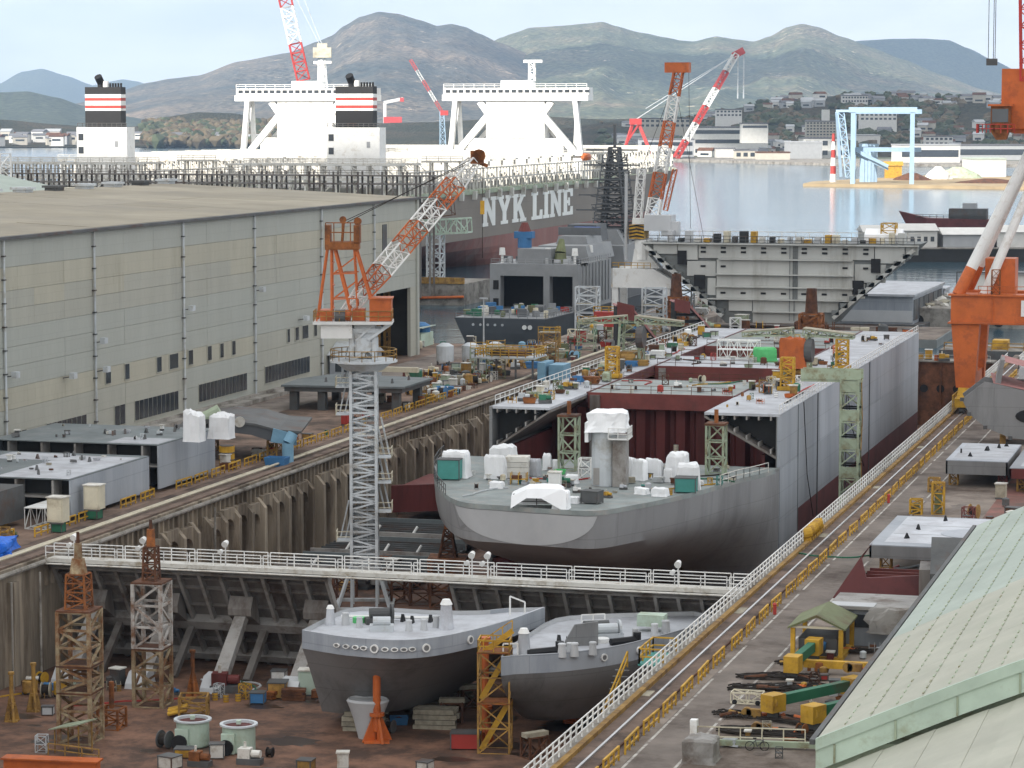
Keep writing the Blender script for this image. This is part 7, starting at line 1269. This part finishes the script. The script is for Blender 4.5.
t = thing('red_grillage_block', 'dark red triangular panel leaning left of the stern', 'panel', (-108.5, 372, FLOOR)); obj('plate', M().prism([(-10, -8), (10, 4), (10, 8), (-10, 8)], 2, 5), 'primer', t); obj('edge', M().prism([(-10.4, -8.6), (10.4, 3.6), (10.4, 4.2), (-10.4, -7.8)], 1.6, 5.4), 'maroon', t)
# ---------------- right yard
def deck_panel(label, x0, x1, y0, y1, z0, z1, side='hull', stands=True, patch=False):
    t = thing('deck_block', label, 'ship block', ((x0 + x1) / 2, (y0 + y1) / 2, 0), 0); w, d = (x1 - x0) / 2, (y1 - y0) / 2; obj('skirt', M().bx(-w, w, -d, -d + .2, z0, z1).bx(-w, -w + .2, -d, d, z0, z1).bx(w - .2, w, -d, d, z0, z1).bx(-w, w, d - .2, d, z0, z1), side, t); obj('inside', M().bx(-w + .4, w - .4, -d + .5, d - .4, z0 + .2, z1 - .2), 'dark', t)
    obj('top_plate', M().bx(-w, w, -d, d, z1, z1 + .1), 'hull_blue', t); obj('painted_plate', M().bx(-w * .82, w * .96, -d * .82, d * .94, z1 + .105, z1 + .12), 'deck_lt', t)
    for q in (-.25, .35): obj('seam', M().bx(-w * .8, w * .94, d * q, d * q + .12, z1 + .125, z1 + .15), 'hull_lt', t)
    for k in range(6): obj('lifting_eye', M().prismX([(-.3, 0), (.3, 0), (0, .55)], -.1, .1), 'black', t, (R.uniform(-w * .8, w * .8), R.uniform(-d * .8, d * .8), z1 + .12), R.random() * 3)
    if patch: obj('bare_patch', M().cyl((w * .35, -d * .1, z1 + .155), (w * .35, -d * .1, z1 + .17), d * .3, n=18), 'hull_blue', t)
    for i, j in ((-1, -1), (1, -1), (1, 1), (-1, 1)): obj('stand', M().truss((i * w * .8, j * d * .75, 0), (i * w * .8, j * d * .75, z0), 1.0, 1.0, 2, .15), 'ochre' if i < 0 else 'primer', t)
deck_panel('white topped deck panel block on stands right of the crane track', -38.6, -31.2, 334, 352, 1.6, 3.2, 'hull'); deck_panel('white topped deck panel block at the right picture edge', -30.6, -18, 330, 350, 1.8, 3.0, 'maroon'); deck_panel('large white topped deck panel block with round bare patch by the green roof', -37.6, -24.6, 263, 283, 2.4, 3.6, 'hull', patch=True)
t = thing('upturned_hull_block', 'upturned hull block with pink primer plates and oval hole at right', 'ship block', (-33.5, 383, 0), .1); op = [(-8.6, 6.2), (-7.6, 4.2), (-5.4, 2.4), (-2, 1.0), (3, .5), (9, .8), (9, 5.6), (2, 7.0), (-4, 8.4), (-5.6, 8.6)]
obj('web_plate', M().prismY(op, -4, -3.7), 'hull', t); obj('web_plate', M().prismY(op, 3.6, 3.9), 'hull', t); obj('oval_hole', M().loft([[(1.6 + math.cos(a * math.pi / 9) * 3.0 * 1, y, 4.0 + math.sin(a * math.pi / 9) * 1.1) for a in range(18)] for y in (-4.06, -4.0)]), 'black', t)
obj('primer_plate', M().add([(-4.4, -4.05, 8.5), (9, -4.05, 5.7), (9, 3.9, 6.2), (-4.8, 3.9, 9.2)], [(0, 1, 2, 3)]), 'pinkprimer', t); obj('primer_plate', M().prismY([(-4.2, 8.4), (-3.4, 11.6), (-2.9, 11.6), (-3.4, 8.3)], -3.5, 4.4), 'hull', t); obj('primer_plate', M().add([(-3.1, -3, 11.4), (9, -3, 8.4), (9, 4, 8.6), (-3.3, 4, 11.7)], [(0, 1, 2, 3)]), 'pinkprimer', t); obj('deep_web', M().bx(-3, 9, 3.0, 3.3, 6, 8.4), 'hull', t)
for k in range(len(op) - 5): x, z = op[k]; obj('lug', M().box((x, -4.2, z), (.5, .3, .5), .2), 'darksteel', t)
for x in (-3, 6): obj('support_stand', M().bx(x - .4, x + .4, -3, 3, 0, 1.2), 'ochre', t)
t = thing('white_block', 'pale grey block with white railings behind the pink primer block', 'ship block', (-30, 418, 0)); obj('side', M().bx(-7, 14, -7, 9, .6, 7.6), 'hull_lt', t); obj('railing', M().rail([(-7, -7, 7.6), (14, -7, 7.6)], 1.8, 3, 1.6, .14), 'white', t); obj('railing', M().rail([(-7, -7, 7.6), (-7, 9, 7.6)], 1.8, 3, 1.6, .14), 'white', t)
for k in range(7): obj('deck_gear', M().bx(-5 + k * 2.2, -4 + k * 2.2, R.uniform(-4, 2), R.uniform(3, 6), 7.6, 8.6 + R.random()), R.choice(('white', 'ochre', 'yellow', 'lattice_grey')), t)
for u, v, lab in ((938, 514, 'tall yellow ladder rack on the red yard'), (916, 514, 'low yellow cage with tyre beside the road'), (934, 492, 'ochre trestle under the first white topped block')):
    t = thing('yellow_rack', lab, 'rack', G(u, v, 0), .05); hh = 3.6 if u == 938 else 1.7; obj('frame', M().truss((0, 0, 0), (0, 0, hh), 1.3, 1.0, 3, .2, rd=.13), 'yellow' if u != 934 else 'ochre', t); obj('core', M().bx(-.4, .4, -.3, .3, .2, hh * .7), 'olive', t)
t = thing('maroon_block', 'dark red triangular hull block beside the road', 'ship block', (-35.5, 252, 0)); obj('web', M().prismY([(-3.6, .6), (8, .6), (8, 3.4), (-.5, 2.6), (-1.0, 4.6)], -2, -1.7), 'boot', t); obj('web', M().add([(-3.6, -2, .6), (-1, -2, 4.6), (-1, 6, 4.8), (-3.6, 6, .6)], [(0, 1, 2, 3)]), 'primer', t); obj('floor_plate', M().bx(-3.4, 8, -1.7, 6, .6, .9), 'maroon', t)
for k in range(4): obj('rib', M().prismX([(-1.6 + k * 1.8, .9), (-1.4 + k * 1.8, .9), (-1.4 + k * 1.8, 2.6), (-1.6 + k * 1.8, 2.6)], -1, 8), 'primer', t)
t = thing('dark_block', 'dark green grey steel block half hidden by the green roof', 'ship block', (-27.6, 251, 0), .1); obj('body', M().prismX([(-4, .4), (4, .4), (4, 5.4), (1, 6.4), (-4, 3.8)], -2.6, 3), 'darksteel', t); obj('side_box', M().bx(-3.6, -2.6, -3, 2, .6, 4), 'gate', t)
t = thing('site_hut', 'blue grey hut with worn roof and hanging grey sheet', 'hut', (-32.0, 233.5, 0)); obj('wall', M().bx(-3.4, 1.4, -2.6, 3, 0, 3.2), 'hull_blue', t); obj('roof', M().bx(-4.4, 4.6, -3.2, 3.6, 3.2, 3.45), 'gate_lt', t); obj('roof_patch', M().bx(-4.3, -.5, -3.1, -1.2, 3.46, 3.5), 'hull_lt', t); obj('window', M().bx(-2.8, -.3, -2.68, -2.6, 1.6, 2.7), 'window', t); obj('hanging_sheet', tarp_mesh(5.0, .6, 2.2, .95, 77, .2), 'gate_lt', t, (2.2, -3.5, 1.3)); obj('side_post', M().bx(4.2, 4.4, -3, -2.8, 0, 3.2), 'offwhite', t)
t = thing('generator_shelter', 'small yellow framed shelter with green gabled roof', 'shelter', (-36.2, 226.5, 0)); 
for x, y in ((-2.0, -3), (2.0, -3), (-2, 3), (2, 3)): obj('post', M().bx(x - .18, x + .18, y - .18, y + .18, 0, 2.8), 'yellow', t)
for sx in (-1, 1): obj('roof_side', M().loft([[(0, y, 3.9), (sx * 2.4, y, 2.8), (sx * 2.4, y, 2.65), (0, y, 3.7)] for y in (-3.4, 3.4)]), 'olive', t)
obj('gable_truss', M().beam((-2.1, -3.1, 2.8), (2.1, -3.1, 2.8), .18).beam((-2.1, -3.1, 2.8), (0, -3.1, 3.7), .16).beam((2.1, -3.1, 2.8), (0, -3.1, 3.7), .16), 'cream', t); obj('generator', M().bx(-1.6, 1.6, -2.6, 2.4, .2, 1.8), 'darksteel', t); obj('base', M().bx(-2.1, 2.1, -3.2, 3.2, 0, .35), 'yellow', t); obj('blue_sack', M().blob((.2, -2.7, 1.2), .5), 'blue', t)
def spreader(label, p, q, ends=True):
    p, q = Vector(p), Vector(q); t = thing('spreader_beam', label, 'lifting beam', p); d = q - p; obj('beam', M().beam((0, 0, 0), d, .62, .75), 'green', t)
    for e in (0, 1): obj('end_block', M().box(d * e + Vector((0, 0, -.1)), (1.5, 1.2, 1.3), math.atan2(d.y, d.x)).cyl(d * e + Vector((0, -.7, 0)), d * e + Vector((0, .7, 0)), .45, n=12), 'yellow', t)
    obj('foot', M().bx(-.4, .4, -.4, .4, -p.z, -.6).bx(d.x - .4, d.x + .4, d.y - .4, d.y + .4, -p.z, d.z - .6), 'darksteel', t)
spreader('green lifting beam with yellow ends, upper of the crossed pair', (-35.7, 200.5, 1.4), (-30.9, 208.3, 1.4)); spreader('green lifting beam with yellow ends, lower of the crossed pair', (-32.2, 197.6, 1.4), (-28.6, 203.6, 1.4)); spreader('short green lifting beam with upright yellow block by the shelter', (-36.8, 215.5, 1.4), (-36.2, 222.0, 1.6))
t = thing('yellow_beam', 'yellow girder lying behind the rope heaps', 'beam', (-32.2, 218.4, 0), .02); obj('girder', M().bx(-4.2, 4.2, -.3, .3, .5, 1.1), 'yellow', t); obj('red_end', M().bx(3.6, 5, -.8, .8, .2, 1.8), 'red', t); obj('sleeper', M().bx(-3, -2.4, -.6, .6, 0, .5).bx(2, 2.6, -.6, .6, 0, .5), 'darksteel', t)
def ropes(label, x, y, w, n, rz=.1, zz=.1):
    t = thing('wire_ropes', label, 'wire ropes', (x, y, 0), rz)
    for k in range(n):
        px_, py_ = -w / 2 + R.uniform(-.5, .5), R.uniform(-1, 1); m_ = M()
        for q in range(9):
            nx_, ny_ = px_ + w / 9, py_ + R.uniform(-.22, .22); m_.beam((px_, py_, zz + .12 * math.sin(q * .35) + R.uniform(0, .1)), (nx_, ny_, zz + .12 * math.sin((q + 1) * .35) + R.uniform(0, .1)), .11); px_, py_ = nx_, ny_
        obj('rope', m_, 'rope', t)
    for k in range(3): obj('shackle', M().cyl((w / 2 * R.uniform(-1, 1), R.uniform(-.8, .8), .15), (w / 2 * R.uniform(-.5, .5), R.uniform(-.8, .8), .35), .16, n=8), R.choice(('ochre', 'rust', 'orange')), t)
p = G(822, 666, 0); ropes('bundle of black wire ropes nearest the generator shelter', p.x, p.y, 7, 14, 0.05, 0.1)
p = G(778, 679, 0); ropes('bundle of black wire ropes in the middle of the rigging area', p.x, p.y, 6, 13, 0.1, 0.1)
p = G(812, 690, 0); ropes('long black wire ropes between the lifting beams', p.x, p.y, 7.5, 16, 0.1, 0.1)
p = G(762, 690, 0); ropes('black wire ropes left of the crossed lifting beams', p.x, p.y, 4.5, 12, 0.2, 0.1)
p = G(792, 722, 0); ropes('rusty wire ropes before the lower lifting beam', p.x, p.y, 5, 14, -0.3, 0.1)
p = G(770, 734, 0); ropes('long dark wire ropes near the low yellow fence', p.x, p.y, 7.5, 18, -0.1, 0.1)
p = G(845, 640, 0); ropes('heap of wire rope behind the yellow girder', p.x, p.y, 5, 30, 0.1, 0.5)
p = G(733, 717, 0); ropes('red shackled ropes beside the white road line', p.x, p.y, 2.2, 9, 0.2, 0.1)
p = G(838, 652, 0); ropes('black wire ropes right of the shelter', p.x, p.y, 5, 16, 0.1, 0.1)
for x, y, lab in ((*G(752, 718, 0)[:2], 'orange hook block lying among the rusty ropes'), (*G(762, 733, 0)[:2], 'yellow shackle block on the long dark ropes'), (-31.2, 210.2, 'large orange hook block on the upper lifting beam')):
    t = thing('hook_block', lab, 'hook block', (x, y, 0 if y < 210 else 1.9)); obj('cheek', M().cyl((-.4, -.2, .4), (-.4, .25, .4), .4, n=12).bx(-.4, .7, -.2, .25, .1, .7), 'ochre', t); obj('hook', M().cyl((.7, 0, .3), (1.1, .3, .3), .15, n=8), 'orange', t)
t = thing('rig_fence', 'pale low fence of the rigging area at the bottom', 'fence', (-36.4, 190.6, 0)); obj('rails', M().rail([(-3, 0, 0), (4.6, 1.0, 0)], 1.4, 2, 1.6, .08), 'cream', t); obj('beam', M().beam((-3, -.2, .35), (8, 1.2, .35), .4), 'palegreen2', t); obj('gate_post', M().bx(-3.5, -3.0, -.3, .3, 0, 1.9), 'white', t)
t = thing('bicycle', 'dark bicycle leaning on the pale low fence', 'bicycle', (-35.0, 190.2, 0), .15)
for x in (-.52, .52): obj('wheel', M().loft([[(x + math.cos(a * math.pi / 8) * r, y, .34 + math.sin(a * math.pi / 8) * r) for a in range(16)] for r, y in ((.34, -.03), (.34, .03), (.29, .03), (.29, -.03), (.34, -.03))], cap=False), 'black', t)
obj('frame', M().beam((-.52, 0, .34), (-.1, 0, .75), .05).beam((-.1, 0, .75), (.42, 0, .78), .05).beam((.42, 0, .85), (.52, 0, .34), .05).beam((0, 0, .3), (.42, 0, .74), .05).beam((0, 0, .3), (-.15, 0, .85), .05), 'navy_hull', t); obj('saddle', M().box((-.17, 0, .9), (.26, .12, .07)), 'black', t); obj('handlebar', M().beam((.4, -.25, .98), (.4, .25, .98), .04).beam((.42, 0, .8), (.4, 0, .98), .04), 'black', t)
solo('wrapped_pallet', tarp_mesh(2.2, 2.4, 1.7, .8, 44), 'gate_lt', 'grey net wrapped pallet at the bottom beside the road', 'pallet', (-38.2, 186.2, 0))
for k, (x, y, m_, lab) in enumerate(((-29.6, 191.8, 'orange', 'left orange steel cylinder by the workshop corner'), (-28.5, 191.6, 'yellow', 'yellow steel cylinder between the orange ones'), (-27.4, 191.4, 'orange_rust', 'right rust orange cylinder by the workshop corner'))): item('drum', m_, (x, y, 0), .9, lab)
t = thing('yellow_barrow', 'low pale yellow frame trolley on the white road line', 'trolley', (-38.6, 205.6, 0)); obj('frame', M().truss((-1.2, 0, .5), (1.2, 0, .5), 1.2, .8, 2, .1), 'cream', t); obj('wheel', M().cyl((-.9, -.7, .2), (-.9, -.6, .2), .2, n=10).cyl((.9, -.7, .2), (.9, -.6, .2), .2, n=10), 'black', t)
def ry(): return Vector((R.uniform(-32.5, -26.5), R.uniform(286, 330), .02))
scatter(12, 'on the red yard behind the workshop', ry, .5, 1.0, ('rust', 'primer', 'ochre', 'darksteel', 'yellow', 'timber'))
def rr_(): p = Vector((R.uniform(-35.5, -27), R.uniform(188, 224), 0)); return p
scatter(16, 'in the rigging area', rr_, .3, .6, ('rust', 'primer', 'ochre', 'darksteel', 'yellow', 'orange_rust', 'red'))
for y in (243.5, 318): solo('fire_post', M().cyl((0, 0, 0), (0, 0, .9), .16, n=10).cyl((0, 0, .9), (0, 0, 1.05), .22, .12, n=10), 'red', 'red hydrant post in the barrier row, %s' % ('nearer the camera' if y < 300 else 'further away'), 'hydrant', (-43.3, y, .02))
# ---------------- piers and barges at the right
def pier_thing(u0, u1, v, d, h, label, top, side='dark', name='pier_block'):
    a, b = G(u0, v, -3), G(u1, v, -3); w = (b - a).length / 2; t = thing(name, label, 'pier', (a + b) / 2, math.atan2(b.y - a.y, b.x - a.x)); obj('wall', M().bx(-w, w, 0, d, -1, h - .3), side, t); obj('deck', M().bx(-w - .3, w + .3, -.3, d, h - .3, h), top, t); return t, w
t, w = pier_thing(860, 1040, 262, 30, 4.5, 'dark walled pier with white sheds across the basin', 'concrete')
for x0, x1, h, m_, lab in ((-w + 2, -w + 12, 5, 'section', 0), (-w + 13, -w + 26, 5.5, 'bldg_white', 0), (-w + 28, w - 14, 4.2, 'bldg_grey', 0), (w - 13, w - 2, 5, 'bldg_white', 0)): obj('shed', M().bx(x0, x1, 6, 22, 4.5, 4.5 + h), m_, t); obj('shed_roof', M().prismX([(5, 4.5 + h), (23, 4.5 + h), (14, 6.5 + h)], x0 - .5, x1 + .5), 'bldg_white', t)
for k in range(5): obj('shed_window', M().bx(-w + 15 + k * 2.2, -w + 16.2 + k * 2.2, 5.9, 6, 6.4, 8), 'window', t)
p = G(945, 247, -3); t = thing('tug', 'small dark rusty bowed ship moored behind the pier at right', 'ship', (p.x, p.y + 30, -3)); obj('hull', M().loft([[(-16, 0, 3), (-10, -3, 3), (14, -3, 3), (16, 0, 3), (14, 3, 3), (-10, 3, 3)], [(-21, 0, 12), (-10, -4, 9.4), (14, -4, 9), (16, 0, 9), (14, 4, 9), (-10, 4, 9.4)]]), 'boot', t); obj('deckhouse', M().bx(-2, 12, -3, 3, 9, 13), 'darksteel', t); obj('wheelhouse', M().bx(3, 8, -2.4, 2.4, 13, 15), 'bldg_grey', t); obj('rail', M().rail([(-14, -3.6, 9.4), (14, -3.6, 9)], 1.4, 2, 2.5, .2), 'darksteel', t)
p0, p1 = G(846, 328, -3), G(905, 330, -3); t = thing('floating_workshop', 'blue grey flat roofed floating workshop with white roof', 'barge', ((p0.x + p1.x) / 2, (p0.y + p1.y) / 2 + 8, -3), -.02); obj('wall', M().bx(-8.5, 8.5, -8, 40, 1.2, 7.4), 'hull_blue', t); obj('roof', M().bx(-9, 9, -8.6, 40.6, 7.4, 7.9), 'deck_lt', t); obj('pontoon', M().bx(-11, 11, -10, 42, -.6, 1.2), 'darksteel', t)
for k in range(6): obj('side_panel', M().bx(8.5, 8.7, -7 + k * 7.6, -1 + k * 7.6, 2, 6.6), 'darksteel', t)
obj('lower_band', M().bx(-8.6, 8.4, -8.15, -8, 1.6, 4.2), 'hull_lt', t); obj('lower_roof', M().bx(-14, 9, 41, 52, 5.8, 6.3).bx(-13.5, 8.6, 41.5, 51.5, 0, 5.8), 'deck_lt', t)
t = thing('jetty', 'low concrete jetty strewn with rubble at right', 'jetty', (-69, 640, -3)); obj('deck', M().bx(-14, 24, -14, 40, -1, 4.2), 'concrete', t)
for k in range(40): obj('rubble', M().blob((R.uniform(-13, 6), R.uniform(-13, 30), 4.4), R.uniform(.5, 1.6), j=.35, sq=.6), R.choice(('timber', 'concrete', 'offwhite')), t)
for k in range(4): obj('tyre_fender', M().cyl((-10 + k * 9, -14.3, 1.5), (-10 + k * 9, -14, 1.5), 1.2, n=14), 'black', t)
t = thing('site_hut', 'white cabin on the rubble jetty at right', 'hut', (-64, 662, 1.2)); obj('wall', M().bx(-9, 12, -4, 4, .4, 6), 'bldg_white', t); obj('roof', M().bx(-9.4, 12.4, -4.4, 4.4, 6, 6.4), 'bldg_grey', t); obj('frame', M().rail([(-10, -5, 0), (12, -5, 0)], 6.6, 1, 11, .3), 'darksteel', t)
p = G(1005, 352, -3); t = thing('pontoon', 'dark pontoon with yellow gear behind the orange crane leg', 'pontoon', (-46, 545, -3)); obj('hull', M().bx(-18, 30, -6, 8, -.6, 2.2), 'darksteel', t); obj('deck', M().bx(-17.8, 29.8, -5.8, 7.8, 2.2, 2.3), 'concrete', t); obj('kerb', M().rail([(-17, -5.6, 2.3), (29, -5.6, 2.3)], 1.4, 2, 3, .18), 'ochre', t)
for k in range(6): obj('gear', M().bx(-14 + k * 6, -11 + k * 6, -3, 1, 2.3, 3.2 + R.random() * 1.5), R.choice(('yellow', 'ochre', 'offwhite', 'rust')), t)
# light poles on the right yard quay and life along the pier
for x, y, h, lab in ((-150, 517, 9, 'tall lamp pole at the water by the shed corner'), (-125.5, 620, 14, 'tall lamp pole on the pier beyond the dock')):
    t = thing('lamp_pole', lab, 'lamp pole', (x, y, 0)); obj('pole', M().cyl((0, 0, 0), (0, 0, h), .18, .1, n=8), 'lattice_grey', t); obj('lamp_head', M().bx(-.8, .8, -.2, .2, h, h + .3), 'lattice_grey', t)
# scaffold towers on the pier beside the naval ship
for x, y, h, lab in ((-139.8, 560, 9, 'white scaffold tower beside the naval ship stern'), (-128, 600, 10, 'grey scaffold tower under the white crane portal'), (-125.5, 560, 9, 'grey scaffold tower right of the leaning hull plate')):
    t = thing('scaffold_tower', lab, 'scaffold', (x, y, 0)); obj('lattice', M().truss((0, 0, 0), (0, 0, h), 4.5, 3, 5, .3, rd=.2), 'lattice_grey', t); obj('deck', M().bx(-2.3, 2.3, -1.5, 1.5, h * .6, h * .6 + .15), 'timber', t)
for k, (x, y, lab) in enumerate(((-124.5, 577, 'rust red pylon beyond the dock under the bulkhead section, left'), (-88.6, 536, 'rust red pylon under the right wing of the bulkhead section'))):
    t = thing('support_pylon', lab, 'pylon', (x, y, -1)); obj('frame', M().truss((0, 0, 0), (0, 0, 7), 4, 4, 3, .5, rd=.34).bx(-1.4, 1.4, -1.4, 1.4, 1, 6.5), 'orange_rust', t); obj('column', M().cyl((0, 0, 7), (0, 0, 12), 1.3, 1.0, n=10), 'rust', t)
for x, y, lab in ((-131, 585.5, 'red fuel tank on the pier left of the leaning plates'),): t = thing('red_tank', lab, 'tank', (-132, 545, 0)); obj('body', M().bx(-2.4, 2.4, -1.6, 1.6, 2, 5), 'red', t); obj('railing', M().rail([(-2.4, -1.6, 5), (2.4, -1.6, 5)], 1.1, 2, 1.5, .15), 'yellow', t); obj('legs', M().bx(-2.2, -1.6, -1.5, -.9, 0, 2).bx(1.6, 2.2, -1.5, -.9, 0, 2), 'lattice_grey', t)

# ---------------- hoses and cables left lying, more staging on the decks and the quay
def hose(c, m, p, l, label, a, r=.07):
    q = Vector((0, 0, r)); mm = M()
    for k in range(14):
        a += R.uniform(-.5, .5) if l < 14 else -.5 * (a - 1.57) + R.uniform(-.12, .12); n_ = q + Vector((math.cos(a), math.sin(a), 0)) * l / 14; mm.beam(q, n_, r * 2); q = n_
    solo('hose', mm, m, label, 'hose', p)
for m, c in (('rope', 'black'), ('red', 'red'), ('green', 'green'), ('yellow', 'yellow'), ('lattice_grey', 'grey')):
    for where, f, l in (('across the stern deck', stern_spot, 9), ('along the right deck of the hull section', right_deck, 14), ('along the left deck of the hull section', left_deck, 14), ('on the cross deck between the holds', cross_spot, 9), ('over the dock floor before the gate', fl, 12), ('along the road of the right quay', lambda: Vector((R.uniform(-39, -36), R.uniform(225, 300), .02)), 12)):
        p = None
        while p is None: p = f()
        hose(c, m, p, l, '%s hose lying %s' % (c, where), R.choice((.2, 1.4, 1.7, 3.3)) if 'deck of' not in where else 1.57)
def ld2(): return Vector((R.uniform(-92.4, -86.2), R.uniform(330, 400), ZD))
scatter(46, 'along the left hatch edge', ld2, .25, .6, ('yellow', 'ochre', 'olive', 'rust', 'orange_rust', 'cream', 'darksteel', 'palegreen2', 'lattice_grey'))
def rd2(): return Vector((R.uniform(-66, -62.6), R.uniform(326, 400), ZD))
scatter(40, 'along the right hatch edge', rd2, .2, .55, ('yellow', 'ochre', 'olive', 'rust', 'orange_rust', 'cream', 'darksteel', 'lattice_grey', 'offwhite'))
def ra2(): return Vector((R.uniform(-37.4, -30), R.uniform(190, 246), .0))
scatter(30, 'beside the rope bundles', ra2, .2, .5, ('rust', 'darksteel', 'ochre', 'orange_rust', 'olive', 'timber', 'lattice_grey'))
for k, (x, y) in enumerate(((-129, 452), (-126.6, 478), (-131, 497), (-136, 466), (-128, 512))):
    t = thing('pipe_staging', '%s pipe staging on the crowded left quay' % ('lowest', 'second', 'third', 'leftmost', 'farthest')[k], 'staging', (x, y, 0), R.uniform(0, .4)); h = 3 + R.random() * 3; obj('lattice', M().truss((0, 0, 0), (0, 0, h), 3.2, 2.4, 4, .14, rd=.1), R.choice(('olive', 'ochre', 'palegreen2')), t); obj('deck', M().bx(-1.6, 1.6, -1.2, 1.2, h, h + .12), 'timber', t); obj('railing', M().rail([(-1.6, -1.2, h), (1.6, -1.2, h), (1.6, 1.2, h)], 1.1, 2, 1.2, .09), 'yellow', t)
HAZE = 4.5e-5
# ---------------- the air over the harbour
hz = bpy.data.materials.new('haze'); hz.use_nodes = True; n = hz.node_tree.nodes; n.clear(); o_ = n.new('ShaderNodeOutputMaterial'); v_ = n.new('ShaderNodeVolumePrincipled')
v_.inputs['Color'].default_value = (.52, .72, 1, 1); v_.inputs['Density'].default_value = HAZE; v_.inputs['Anisotropy'].default_value = .2; hz.node_tree.links.new(v_.outputs[0], o_.inputs['Volume']); MATS['haze'] = hz
o = obj('haze', M().bx(-17000, 17000, -500, 28000, -16, 1200), 'haze'); o['kind'] = 'stuff'; tag(o, 'pale blue haze in the air over the harbour', 'haze')
